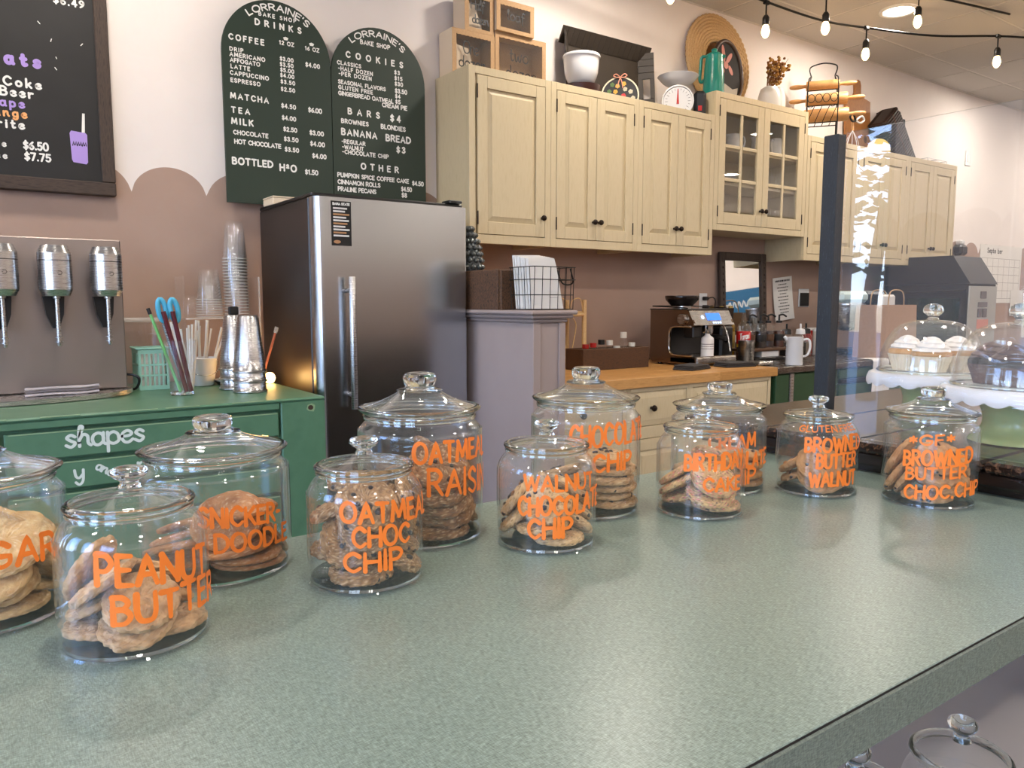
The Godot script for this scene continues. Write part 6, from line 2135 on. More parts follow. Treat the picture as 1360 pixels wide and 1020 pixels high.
func espresso_things() -> void:
	var y := BT + 0.0004
	# bamboo shelf
	var bs := thing("bamboo_shelf", "small bamboo shelf rack beside the partition", "shelf", V(2.50, y, -3.10))
	for s in [[-0.10, -0.07], [0.10, -0.07], [-0.10, 0.07], [0.10, 0.07]]:
		part(bs, "post", MB.new().rod(V(s[0], 0, s[1]), V(s[0], 0.345, s[1]), 0.0125, 10), M.bamboo)
	for yy in [0.03, 0.27]:
		for z in [-0.07, 0.07]:
			part(bs, "rail", MB.new().rod(V(-0.10, yy, z), V(0.10, yy, z), 0.0105, 10), M.bamboo)
		part(bs, "shelf_board", MB.new().b2(V(-0.10, yy + 0.0105, -0.07), V(0.10, yy + 0.016, 0.07)), M.bamboo)
	for s in [-1.0, 1.0]:
		part(bs, "curl", MB.new().tube(curve([V(s * 0.005, 0.04, 0.07), V(s * 0.03, 0.13, 0.07), V(s * 0.045, 0.22, 0.07), V(s * 0.01, 0.265, 0.07)]), 0.003, 5), M.bamboo)
		part(bs, "curl", MB.new().tube(curve([V(s * 0.09, 0.29, 0.07), V(s * 0.07, 0.35, 0.07), V(s * 0.02, 0.34, 0.07), V(s * 0.0, 0.29, 0.07)]), 0.003, 5), M.bamboo)
	bottle("sauce bottle with a cream and red label on the bamboo shelf", V(2.47, y + 0.0465, -3.10), 0.03, 0.19, Color(0.30, 0.13, 0.06), Color(0.85, 0.62, 0.36), true, "")
	# wooden crate of little jars
	var cr := thing("wooden_crate", "low dark wooden crate of small jars on the butcher block", "crate", V(2.64, y, -2.89))
	part(cr, "front_board", MB.new().b2(V(-0.222, 0, 0.055), V(0.222, 0.105, 0.068), 0.002), M.wood_crate)
	part(cr, "back_board", MB.new().b2(V(-0.222, 0, -0.068), V(0.222, 0.105, -0.055), 0.002), M.wood_crate)
	part(cr, "end_board", MB.new().b2(V(-0.222, 0, -0.0545), V(-0.21, 0.105, 0.0545), 0.002), M.wood_crate)
	part(cr, "end_board", MB.new().b2(V(0.21, 0, -0.0545), V(0.222, 0.105, 0.0545), 0.002), M.wood_crate)
	part(cr, "crate_floor", MB.new().b2(V(-0.2095, 0.001, -0.0545), V(0.2095, 0.01, 0.0545)), M.wood_crate)
	var caps := [[-0.15, 0.115, Color(0.62, 0.07, 0.05)], [-0.10, 0.12, Color(0.65, 0.08, 0.06)], [-0.045, 0.135, Color(0.05, 0.05, 0.05)], [0.01, 0.13, Color(0.82, 0.80, 0.76)], [0.06, 0.10, Color(0.84, 0.83, 0.8)], [0.105, 0.17, Color(0.80, 0.78, 0.74)], [0.165, 0.115, Color(0.84, 0.83, 0.8)]]
	for c in caps:
		var j := thing("spice_bottle", "small %s-capped bottle in the low wooden crate" % ("red" if c[2].g < 0.1 and c[2].r > 0.4 else ("black" if c[2].r < 0.1 else "white")), "bottle", V(2.64 + c[0], y + 0.0105, -2.89), 0, "small bottles in the wooden crate")
		part(j, "glass_wall", MB.new().lathe(P2([0, 0.0, 0.021, 0.0, 0.021, c[1] * 0.72, 0.014, c[1] * 0.82, 0, c[1] * 0.82]), 18), M.jarglass)
		part(j, "cap", MB.new().lathe(P2([0, c[1] * 0.82 + 0.0003, 0.017, c[1] * 0.82 + 0.0003, 0.017, c[1], 0, c[1]]), 18), smat(c[2], 0.4))
	coffee_machine(V(3.05, y, -2.68))
	# grinder, cup, knock things
	var g := thing("coffee_grinder", "black coffee grinder beside the coffee machine", "grinder", V(3.475, y, -2.88))
	part(g, "body", MB.new().b2(V(-0.055, 0, -0.075), V(0.055, 0.20, 0.06), 0.012), M.blackplastic)
	part(g, "hopper", MB.new().prism(P2([-0.052, 0.2005, 0.052, 0.2005, 0.062, 0.30, -0.062, 0.30]), -0.06, 0.05), smat(Color(0.06, 0.05, 0.05), 0.15))
	part(g, "dial", MB.new().rod(V(0, 0.13, 0.0605), V(0, 0.13, 0.075), 0.025, 16), M.blacksteel)
	solo("steel_cup", MB.new().lathe(P2([0, 0.0, 0.040, 0.0, 0.043, 0.004, 0.043, 0.118, 0.045, 0.121, 0.042, 0.121, 0.040, 0.01, 0, 0.01]), 28), M.steel, "brushed steel cup standing right of the coffee machine", "cup", V(3.525, y, -2.73))
	for q in [[2.94, -2.60, 0.25], [3.25, -2.585, -0.15]]:
		var cl := thing("folded_napkin", "dark grey folded cloth in front of the coffee machine", "cloth", V(q[0], y, q[1]), q[2], "grey cloths by the coffee machine")
		for k in 3:
			part(cl, "cloth_fold", MB.new().b2(V(-0.10 + 0.006 * k, 0.0005 + k * 0.008, -0.055), V(0.10 - 0.01 * k, 0.008 + k * 0.008, 0.055), 0.003), smat(Color(0.20, 0.19, 0.19), 0.95))
	solo("tamper_tray", MB.new().b2(V(-0.06, 0, -0.045), V(0.06, 0.022, 0.045), 0.006), M.steel, "low steel tray at the right front of the coffee machine", "tray", V(3.42, y, -2.56))
	# wall outlet with plug
	var ou := thing("wall_outlet", "white wall outlet with black plugs above the coffee machine", "outlet", V(3.728, 1.205, WZ + 0.001))
	part(ou, "plate", MB.new().b2(V(-0.035, -0.058, 0), V(0.035, 0.058, 0.006), 0.002), M.white)
	for s in [-0.026, 0.026]:
		part(ou, "plug", MB.new().b2(V(-0.016, s - 0.012, 0.0062), V(0.016, s + 0.012, 0.04), 0.005), M.blackplastic)
		part(ou, "cord", MB.new().tube(curve([V(0.0, s, 0.04), V(0.03, s + 0.006, 0.055), V(0.065, s - 0.02, 0.045), V(0.062, -0.07, 0.03), V(0.03, -0.11, 0.02)]), 0.004, 6), M.blackplastic)
	# framed mirror leaning on the wall
	var mi := thing("framed_mirror", "tall mirror in a dark carved wooden frame leaning on the wall", "mirror", V(4.07, y, WZ + 0.055))
	mi.rotation.x = -0.055
	for q in [[-0.228, -0.178, 0.0, 0.645], [0.178, 0.228, 0.0, 0.645], [-0.1775, 0.1775, 0.0, 0.05], [-0.1775, 0.1775, 0.595, 0.645]]:
		part(mi, "frame_bar", MB.new().b2(V(q[0], q[2], -0.012), V(q[1], q[3], 0.014), 0.005), M.darkframe)
	for s in [-1.0, 1.0]:
		for k in 14:
			part(mi, "carved_bead", MB.new().lathe(P2([0, -0.010, 0.007, -0.006, 0.009, 0, 0.007, 0.006, 0, 0.010]), 8, 80.0), M.darkframe).position = V(s * 0.203, 0.07 + k * 0.04, 0.015)
	part(mi, "mirror_glass", MB.new().b2(V(-0.177, 0.0505, -0.006), V(0.177, 0.5945, 0.0)), M.mirror)
	# paper notice
	var pn := thing("paper_notice", "white paper notice with printed lines taped beside the mirror", "notice", V(4.525, 1.232, WZ + 0.004))
	pn.rotation.z = 0.10
	part(pn, "sheet", MB.new().sheet(4, 16, func(u: float, v: float): return V(-0.105 + 0.21 * u, -0.145 + 0.29 * v, 0.004 + 0.016 * pow(1.0 - v, 2.0))), M.paper)
	for k in 11:
		var ln := MB.new()
		var wdt: float = [0.16, 0.09, 0.12, 0.10, 0.07, 0.12, 0.11, 0.08, 0.12, 0.10, 0.09][k]
		var yy := 0.115 - k * 0.021
		var dz := 0.0046 + 0.016 * pow(1.0 - (yy + 0.145) / 0.29, 2.0)
		var xx := -wdt / 2
		while xx < wdt / 2:
			var lw := rng.randf_range(0.008, 0.022)
			ln.b2(V(xx, yy, dz), V(minf(xx + lw, wdt / 2), yy + (0.012 if k == 0 else 0.006), dz + 0.0005))
			xx += lw + 0.005
		part(pn, "printed_line", ln, M.ink)
	var sw := thing("wall_thermostat", "black wall control with white surround beside the notice", "wall control", V(4.765, 1.238, WZ + 0.001))
	part(sw, "surround", MB.new().b2(V(-0.058, -0.062, 0), V(0.058, 0.062, 0.008), 0.003), M.white)
	part(sw, "face", MB.new().b2(V(-0.05, -0.056, 0.0082), V(0.05, 0.035, 0.016), 0.003), M.blackplastic)
	# syrup stand
	var st := thing("syrup_riser", "small wooden riser board under the pump bottles", "riser", V(3.86, y, -2.86))
	part(st, "board", MB.new().b2(V(-0.22, 0.05, -0.075), V(0.22, 0.064, 0.075), 0.002), M.wood_crate)
	part(st, "white_block", MB.new().b2(V(-0.10, 0.014, -0.05), V(0.06, 0.0495, 0.06), 0.002), M.white)
	part(st, "black_base", MB.new().b2(V(-0.20, 0.0, -0.08), V(0.10, 0.0135, 0.09), 0.002), M.blackplastic)
	for k in 4:
		var bt := thing("pump_bottle", "clear pump bottle of dark syrup on the wooden riser", "bottle", V(3.715 + k * 0.088, y + 0.0645, -2.86 + 0.012 * (k % 2)), 0, "syrup pump bottles on the riser")
		part(bt, "glass_wall", MB.new().lathe(P2([0, 0.0, 0.034, 0.0, 0.036, 0.004, 0.036, 0.115, 0.028, 0.130, 0.016, 0.136, 0.016, 0.145, 0, 0.145]), 22), M.jarglass)
		part(bt, "syrup", MB.new().lathe(P2([0, 0.003, 0.033, 0.003, 0.033, 0.098, 0, 0.098]), 20), smat([Color(0.20, 0.05, 0.03), Color(0.11, 0.045, 0.03), Color(0.16, 0.07, 0.03), Color(0.26, 0.11, 0.05)][k], 0.2))
		var pm := part(bt, "pump", MB.new().lathe(P2([0, 0.1455, 0.018, 0.1455, 0.018, 0.158, 0.006, 0.160, 0.005, 0.195, 0, 0.195]), 14), M.blackplastic)
		part(pm, "nozzle", MB.new().tube(curve([V(0, 0.19, 0), V(0.02, 0.195, 0.01), V(0.042, 0.182, 0.02)]), 0.0055, 7), M.blackplastic)
		part(bt, "label", MB.new().lathe(P2([0.0363, 0.04, 0.0367, 0.041, 0.0367, 0.078, 0.0363, 0.079]), 20), M.ink if k % 2 else M.wood_crate)
	# red label syrup bottle and others behind
	var tb := thing("syrup_bottle", "glass syrup bottle with a red and yellow label", "bottle", V(3.640, y, -2.84), 0.55)
	part(tb, "glass_wall", MB.new().lathe(P2([0, 0.0, 0.038, 0.0, 0.04, 0.005, 0.04, 0.17, 0.03, 0.20, 0.014, 0.225, 0.014, 0.27, 0, 0.27]), 24), M.jarglass)
	part(tb, "syrup", MB.new().lathe(P2([0, 0.003, 0.037, 0.003, 0.037, 0.15, 0, 0.15]), 20), smat(Color(0.20, 0.03, 0.03), 0.2))
	var lb := part(tb, "label", MB.new().lathe(P2([0.0403, 0.095, 0.0408, 0.096, 0.0408, 0.165, 0.0403, 0.166]), 24), smat(Color(0.72, 0.05, 0.06), 0.5))
	part(lb, "yellow_band", MB.new().lathe(P2([0.0403, 0.076, 0.0409, 0.077, 0.0409, 0.0945, 0.0403, 0.095]), 24), smat(Color(0.80, 0.62, 0.12), 0.5))
	var tt := MB.new()
	var q2 := strokes("Torani", 0.14)
	var ls := []
	for s in q2[0]:
		var w := []
		for pt in s:
			w.append(Vector2(pt.x * 0.0155 - 0.026, 0.118 + pt.y * 0.034 + pt.x * 0.003))
		ls.append(w)
	ribbons(tt, ls, 0.0042, func(a: Vector2):
		var an: float = -0.55 - 0.75 + a.x / 0.041
		return [V(sin(an) * 0.0412, a.y, cos(an) * 0.0412), V(sin(an), 0, cos(an))], 0.006)
	part(lb, "brand_script", tt, M.letter)
	for k in 3:
		bottle("slim gold-necked bottle before the mirror", V(3.585 + k * 0.085, y, -3.03), 0.03, 0.31, Color(0.45, 0.34, 0.10), Color(0.55, 0.45, 0.2), false, "gold bottles before the mirror")
	for k in 3:
		var gl := thing("drinking_glass", "tall clear glass upside down by the syrup bottles", "glass", V(3.835 + k * 0.075, y, -3.0), 0, "glasses by the syrup bottles")
		part(gl, "glass_wall", MB.new().lathe(P2([0.032, 0.0, 0.027, 0.20, 0, 0.20]), 20), M.jarglass)
	for k in 4:
		var sg := thing("sugar_shaker", "clear glass shaker with black pump top behind the white pitcher", "shaker", V(4.13 + k * 0.10, y, -2.90 + 0.03 * (k % 2)), 0, "shakers behind the white pitcher")
		part(sg, "glass_wall", MB.new().lathe(P2([0, 0.0, 0.036, 0.0, 0.038, 0.11, 0.03, 0.135, 0, 0.135]), 20), M.jarglass)
		part(sg, "filling", MB.new().lathe(P2([0, 0.003, 0.034, 0.003, 0.035, 0.085, 0, 0.085]), 18), smat([Color(0.10, 0.07, 0.05), Color(0.12, 0.10, 0.09), Color(0.55, 0.5, 0.45), Color(0.2, 0.17, 0.15)][k], 0.6))
		part(sg, "pump_top", MB.new().lathe(P2([0, 0.1353, 0.03, 0.1353, 0.026, 0.165, 0.006, 0.17, 0.006, 0.20, 0, 0.20]), 16), M.blackplastic if k % 2 == 0 else M.white)
	var wp := thing("white_pitcher", "ribbed white pitcher with a loop handle on the steel counter", "pitcher", V(3.60, BT - 0.0015, -2.475), -0.75)
	part(wp, "body", MB.new().lathe(P2([0, 0.001, 0.043, 0.001, 0.045, 0.006, 0.043, 0.05, 0.0445, 0.052, 0.0425, 0.10, 0.044, 0.102, 0.043, 0.146, 0.046, 0.150, 0.041, 0.150, 0.038, 0.01, 0, 0.01]), 28), M.white)
	part(wp, "handle", MB.new().tube(curve([V(0.042, 0.135, 0), V(0.072, 0.135, 0), V(0.080, 0.095, 0), V(0.066, 0.055, 0), V(0.042, 0.045, 0)]), 0.0065, 8), M.white)
	part(wp, "spout", MB.new().tube([V(-0.036, 0.135, 0), V(-0.055, 0.152, 0)], [0.014, 0.008], 8), M.white)


func bottle(label: String, at: Vector3, r: float, h: float, glass: Color, lab: Color, marked: bool, group: String) -> void:
	var o := thing("bottle", label, "bottle", at, 0, group)
	part(o, "glass_wall", MB.new().lathe(dense(P2([0, 0.0, r * 0.95, 0.0, r, 0.006, r, h * 0.55, r * 0.8, h * 0.66, r * 0.38, h * 0.76, r * 0.36, h * 0.9, 0, h * 0.9]), 2), 20, 50.0), smat(glass, 0.12))
	part(o, "cap", MB.new().lathe(P2([0, h * 0.9 + 0.0003, r * 0.45, h * 0.9 + 0.0003, r * 0.45, h, 0, h]), 14), M.blackplastic if marked else smat(Color(0.62, 0.50, 0.22), 0.3, 0.6))
	var l := part(o, "label", MB.new().lathe(P2([r + 0.0003, h * 0.12, r + 0.0008, h * 0.125, r + 0.0008, h * 0.5, r + 0.0003, h * 0.505]), 20), smat(lab, 0.6))
	if marked:
		for k in 3:
			var m := MB.new()
			m.t = mv(0, h * (0.2 + 0.11 * k), 0)
			m.lathe(P2([0, -0.006, 0.006, 0, 0, 0.006]), 8)
			part(l, "printed_mark", m, M.red if k == 1 else M.ink).position = V(-r * 0.5, 0, r * 0.84)


func coffee_machine(at: Vector3) -> void:
	# faces the room (+z); at = front left foot
	var o := thing("coffee_machine", "chrome espresso machine with a blue touch screen", "coffee machine", at)
	var w := 0.315
	var d := 0.32
	# C-shaped side cheeks: back column, head and foot
	for s in [0.0, w - 0.012]:
		var ch := MB.new()
		ch.t = Transform3D(Basis(V(0, 0, 1), V(0, 1, 0), V(-1, 0, 0)), V(s + 0.012, 0, -d))
		var out := P2([0.02, 0.01, d, 0.01, d, 0.045, d - 0.02, 0.05, 0.175, 0.052])
		out.append_array(P2([0.150, 0.062, 0.140, 0.085, 0.140, 0.17, 0.150, 0.195, 0.175, 0.208, d - 0.02, 0.208, d - 0.012, 0.225, d - 0.05, 0.285, d - 0.06, 0.292, 0.0, 0.292, 0.0, 0.03]))
		ch.prism(out, 0.0, 0.012)
		part(o, "side_cheek", ch, M.steel_dark)
	part(o, "back_column", MB.new().b2(V(0.0125, 0.01, -d), V(w - 0.0125, 0.29, -d + 0.138), 0.004), M.steel_dark)
	part(o, "group_head_housing", MB.new().b2(V(0.0125, 0.209, -d + 0.1385), V(w - 0.0125, 0.29, -0.052), 0.004), M.steel_dark)
	var fc := MB.new()
	fc.poly([V(0.0, 0.215, -0.008), V(w, 0.215, -0.008), V(w, 0.288, -0.048), V(0.0, 0.288, -0.048)])
	fc.b2(V(0.0, 0.214, -0.052), V(w, 0.2155, -0.006))
	var face := part(o, "control_face", fc, M.steel)
	var sn := V(0, 0.04, 0.073).normalized()
	var su := V(0, 0.073, -0.04).normalized()
	var sc := MB.new()
	sc.t = Transform3D(Basis(Vector3.RIGHT, su, sn), V(0, 0.215, -0.008))
	sc.b2(V(0.115, 0.026, 0.0006), V(0.225, 0.068, 0.002), 0.0008)
	part(face, "touch_screen", sc, M.screenblue)
	for k in 4:
		var ic := MB.new()
		ic.t = Transform3D(Basis(Vector3.RIGHT, su, sn), V(0.155 + k * 0.018, 0.215, -0.008) + su * 0.013)
		ic.prism(ellipse(0, 0, 0.006, 0.006, 14), 0.0006, 0.0016)
		part(face, "icon_light", ic, M.iconlight)
	var pw := MB.new()
	pw.t = Transform3D(Basis(Vector3.RIGHT, su, sn), V(0.085, 0.215, -0.008) + su * 0.045)
	pw.prism(ellipse(0, 0, 0.011, 0.011, 18), 0.0006, 0.0018)
	part(face, "power_light", pw, M.iconlight)
	part(o, "steam_dial", MB.new().rod(V(-0.018, 0.245, -0.085), V(-0.0003, 0.245, -0.085), 0.026, 20), M.steel)
	part(o, "top_plate", MB.new().b2(V(-0.004, 0.2925, -d - 0.004), V(w + 0.004, 0.298, -0.055), 0.002), M.blackplastic)
	part(o, "rail_wire", MB.new().tube([V(0.006, 0.302, -0.06), V(0.006, 0.312, -d + 0.01), V(w - 0.006, 0.312, -d + 0.01), V(w - 0.006, 0.302, -0.06)], 0.003, 6), M.blacksteel)
	part(o, "hopper_neck", MB.new().lathe(P2([0, 0.2985, 0.05, 0.2985, 0.05, 0.312, 0, 0.312]), 24), M.steel).position = V(0.13, 0, -0.215)
	part(o, "bean_hopper", MB.new().lathe(P2([0, 0.3125, 0.058, 0.3125, 0.088, 0.345, 0.092, 0.362, 0.090, 0.368, 0, 0.368]), 28), smat(Color(0.10, 0.075, 0.07), 0.12)).position = V(0.13, 0, -0.215)
	part(o, "drip_tray", MB.new().b2(V(0.0, 0.012, -d + 0.145), V(w, 0.048, 0.015), 0.006), M.steel)
	part(o, "tray_grid", MB.new().b2(V(0.012, 0.0485, -d + 0.15), V(w - 0.012, 0.052, 0.008), 0.001), M.chrome)
	part(o, "cavity_back", MB.new().b2(V(0.0125, 0.053, -d + 0.1385), V(w - 0.0125, 0.208, -d + 0.142)), M.blackplastic)
	part(o, "chrome_arch", MB.new().tube(curve([V(-0.001, 0.056, -0.02), V(-0.001, 0.056, -0.14), V(-0.001, 0.075, -0.176), V(-0.001, 0.13, -0.181), V(-0.001, 0.185, -0.176), V(-0.001, 0.205, -0.14), V(-0.001, 0.206, -0.03)]), 0.006, 8), M.chrome)
	part(o, "group_head", MB.new().lathe(P2([0, 0.165, 0.032, 0.165, 0.036, 0.172, 0.036, 0.2085, 0, 0.2085]), 24), M.chrome).position = V(0.20, 0, -0.10)
	var pf := part(o, "portafilter", MB.new().lathe(P2([0, 0.130, 0.008, 0.130, 0.012, 0.142, 0.033, 0.148, 0.033, 0.1645, 0, 0.1645]), 24), M.chrome)
	pf.position = V(0.20, 0, -0.10)
	part(pf, "grip", MB.new().tube([V(0, 0.155, 0.032), V(0, 0.150, 0.08), V(0, 0.142, 0.135)], [0.008, 0.012, 0.013], 10), M.blackplastic)
	part(o, "grinder_outlet", MB.new().b2(V(0.05, 0.145, -0.13), V(0.12, 0.2085, -0.06), 0.006), M.blackplastic)
	part(o, "steam_wand", MB.new().tube(curve([V(0.29, 0.21, -0.06), V(0.292, 0.15, -0.03), V(0.29, 0.07, -0.01)]), 0.005, 8), M.chrome)
	for x in [0.03, w - 0.03]:
		for z in [-0.03, -d + 0.05]:
			part(o, "foot", MB.new().lathe(P2([0, 0.0, 0.014, 0.0, 0.014, 0.0125, 0, 0.0125]), 12), M.blackplastic).position = V(x, 0, z)
	var mb := thing("milk_bottle", "white bottle with a printed label standing on the drip tray", "bottle", at + V(0.135, 0.0522, -0.035))
	part(mb, "body", MB.new().lathe(dense(P2([0, 0.0, 0.030, 0.0, 0.033, 0.005, 0.033, 0.08, 0.028, 0.096, 0.012, 0.108, 0.012, 0.115, 0, 0.115]), 2), 24, 50.0), M.whitematte)
	for k in 3:
		part(mb, "label_line", MB.new().lathe(P2([0.0333, 0.035 + k * 0.012, 0.0337, 0.036 + k * 0.012, 0.0337, 0.038 + k * 0.012, 0.0333, 0.039 + k * 0.012]), 20), M.cloth_grey)


func far_things() -> void:
	var y := BT - 0.0015
	# stand mixer facing left
	var o := thing("stand_mixer", "pale blue and steel stand mixer half behind the black post", "mixer", V(4.76, y, -2.84), -0.25)
	part(o, "base", MB.new().b2(V(-0.14, 0, -0.10), V(0.20, 0.035, 0.10), 0.015), M.blacksteel)
	part(o, "column", MB.new().b2(V(0.10, 0.0355, -0.06), V(0.20, 0.33, 0.06), 0.02), M.blacksteel)
	part(o, "head", MB.new().b2(V(-0.17, 0.3305, -0.065), V(0.23, 0.405, 0.065), 0.022), M.mixerblue)
	part(o, "dark_band", MB.new().b2(V(0.03, 0.3295, -0.0665), V(0.235, 0.406, 0.0665), 0.02), M.blacksteel)
	part(o, "bowl", MB.new().lathe(dense(P2([0, 0.15, 0.03, 0.15, 0.07, 0.175, 0.105, 0.25, 0.11, 0.315, 0.113, 0.318, 0.106, 0.316, 0.06, 0.18, 0, 0.16]), 2), 32, 50.0), M.steel).position = V(-0.06, 0, 0)
	part(o, "beater_shaft", MB.new().rod(V(-0.06, 0.20, 0), V(-0.06, 0.33, 0), 0.012), M.chrome)
	part(o, "cradle_arm", MB.new().b2(V(0.045, 0.20, -0.02), V(0.0995, 0.225, 0.02), 0.004), M.blacksteel)
	for q in [[4.02, -2.75, Color(0.75, 0.72, 0.68)], [4.14, -2.90, Color(0.6, 0.1, 0.08)], [4.22, -2.93, Color(0.78, 0.76, 0.72)]]:
		var j := thing("ingredient_tin", "small %s tin standing behind the stand mixer" % ("red" if q[2].g < 0.3 else "white"), "tin", V(q[0] + 0.40, y, q[1] - 0.12), 0, "tins behind the stand mixer")
		part(j, "tin_wall", MB.new().lathe(P2([0, 0.0, 0.034, 0.0, 0.034, 0.15, 0, 0.15]), 18), smat(q[2], 0.4))
		part(j, "lid", MB.new().lathe(P2([0, 0.1503, 0.035, 0.1503, 0.035, 0.165, 0, 0.165]), 18), M.white)
	# kraft bag with handles
	var b := thing("kraft_bag", "brown kraft paper carrier bag with twisted handles", "paper bag", V(4.655, y, -2.56))
	var bag := MB.new()
	var bx := 0.235
	var bz := 0.075
	bag.poly([V(-bx, 0, bz), V(bx, 0, bz), V(bx + 0.004, 0.318, bz * 0.8), V(-bx - 0.004, 0.318, bz * 0.8)])
	bag.poly([V(bx, 0, -bz), V(-bx, 0, -bz), V(-bx - 0.004, 0.318, -bz * 0.8), V(bx + 0.004, 0.318, -bz * 0.8)])
	for s in [-1.0, 1.0]:
		var x: float = s * bx
		var f: Array = [V(x, 0, s * bz), V(x, 0, 0), V(x - s * 0.03, 0.318, 0), V(x + s * 0.004, 0.318, s * bz * 0.8)]
		bag.poly(f)
		f = [V(x, 0, 0), V(x, 0, -s * bz), V(x + s * 0.004, 0.318, -s * bz * 0.8), V(x - s * 0.03, 0.318, 0)]
		bag.poly(f)
	bag.poly([V(-bx, 0.001, -bz), V(bx, 0.001, -bz), V(bx, 0.001, bz), V(-bx, 0.001, bz)])
	part(b, "bag_body", bag, M.bag)
	for z in [bz * 0.75, -bz * 0.75]:
		part(b, "twisted_handle", MB.new().tube(curve([V(-0.09, 0.29, z), V(-0.085, 0.37, z), V(-0.05, 0.405, z), V(0.05, 0.405, z), V(0.085, 0.37, z), V(0.09, 0.29, z)]), 0.0038, 6), M.kraft)
	solo("bag_insert", MB.new().b2(V(-0.075, 0, -0.02), V(0.075, 0.38, 0.02), 0.012), M.whitematte, "white card standing up out of the kraft bag", "card", V(4.645, y + 0.0015, -2.56))
	# towel over the counter edge
	var tw := thing("hanging_towel", "white towel hanging over the steel counter edge", "towel", V(4.36, BT - 0.0012, BZ))
	part(tw, "towel_cloth", MB.new().sheet(20, 26, func(u: float, v: float):
		var s := v * 0.36
		var xx := (u - 0.5) * 0.17 + 0.02 * smoothstep(0.2, 1.0, v) * (u - 0.3)
		if s < 0.10:
			return V(xx, 0.0035, -0.10 + s)
		return V(xx, 0.0035 - (s - 0.10), 0.0045 + 0.006 * sin(u * 13.0) * smoothstep(0.1, 0.3, s))), M.whitematte)
	# oven
	var ov := thing("black_oven", "tall black oven with a sloping hood beyond the wall cabinets", "oven", V(5.59, y, -2.5))
	var hood := MB.new()
	hood.t = Transform3D(Basis(V(0, 0, 1), V(0, 1, 0), V(-1, 0, 0)), V(0.415, 0, 0))
	hood.prism(P2([-0.60, 0.46, 0.0, 0.46, -0.124, 0.655, -0.60, 0.655]), 0.0, 0.415)
	part(ov, "hood", hood, M.ovenblack)
	part(ov, "body", MB.new().b2(V(0.0, 0, -0.60), V(0.415, 0.4595, -0.012), 0.004), M.ovenblack)
	part(ov, "front_panel", MB.new().b2(V(0.003, 0.005, -0.0118), V(0.412, 0.445, -0.002), 0.003), M.steel_pale)
	part(ov, "side_glass", MB.new().b2(V(-0.006, 0.10, -0.42), V(-0.0003, 0.36, -0.06), 0.002), M.tealglass)
	part(ov, "side_bar", MB.new().rod(V(-0.012, 0.40, -0.45), V(-0.012, 0.415, -0.02), 0.008), M.blackplastic)
	for q in [[0.16, 0.36, 0.08, 0.05], [0.13, 0.30, 0.13, 0.035], [0.13, 0.23, 0.05, 0.06], [0.20, 0.23, 0.06, 0.06]]:
		part(ov, "control_block", MB.new().b2(V(q[0], q[1], -0.0018), V(q[0] + q[2], q[1] + q[3], 0.006), 0.002), M.cloth_grey)
	part(ov, "pink_sticker", MB.new().b2(V(0.13, 0.15, -0.0018), V(0.30, 0.215, -0.0005)), smat(Color(0.80, 0.55, 0.50), 0.7))
	# papers and small things on the far wall
	var cal := thing("wall_calendar", "large white wall calendar sheet headed September", "calendar", V(7.35, 1.20, WZ + 0.002))
	part(cal, "sheet", MB.new().b2(V(0, 0, 0), V(0.84, 0.52, 0.003)), M.paper)
	var ht := MB.new()
	flat_text(ht, "September", V(0.13, 0.445, 0.0036), Vector3.RIGHT, Vector3.UP, 0.30, 0.05, 0.008, 0.08)
	part(cal, "heading", ht, M.ink)
	for k in 6:
		part(cal, "rule_line", MB.new().b2(V(0.03, 0.04 + k * 0.072, 0.003), V(0.81, 0.0425 + k * 0.072, 0.0034)), M.cloth_grey)
	for k in 8:
		part(cal, "rule_line", MB.new().b2(V(0.03 + k * 0.111, 0.0402, 0.003), V(0.0325 + k * 0.111, 0.3995, 0.0033)), M.cloth_grey)
	var n2 := thing("paper_note", "white note pinned over the corner of the wall calendar", "note", V(8.0, 1.08, WZ + 0.008))
	part(n2, "sheet", MB.new().b2(V(0, 0, 0), V(0.26, 0.24, 0.002)), M.paper)
	var lt := thing("light_switch", "white light switch plate high on the far wall", "switch", V(7.018, 2.42, WZ + 0.001))
	part(lt, "plate", MB.new().b2(V(-0.045, -0.06, 0), V(0.045, 0.06, 0.006), 0.002), M.white)
	part(lt, "rocker", MB.new().b2(V(-0.016, -0.03, 0.0062), V(0.016, 0.03, 0.010), 0.002), M.whitematte)
	var hk := thing("wall_dispenser", "small dark wall dispenser between the oven and the cabinets", "dispenser", V(6.90, 1.60, WZ + 0.001))
	part(hk, "body", MB.new().b2(V(-0.06, 0, 0), V(0.06, 0.09, 0.08), 0.02), M.blackplastic)
	part(hk, "clear_top", MB.new().b2(V(-0.03, 0.0905, 0.01), V(0.04, 0.13, 0.06), 0.01), M.white)


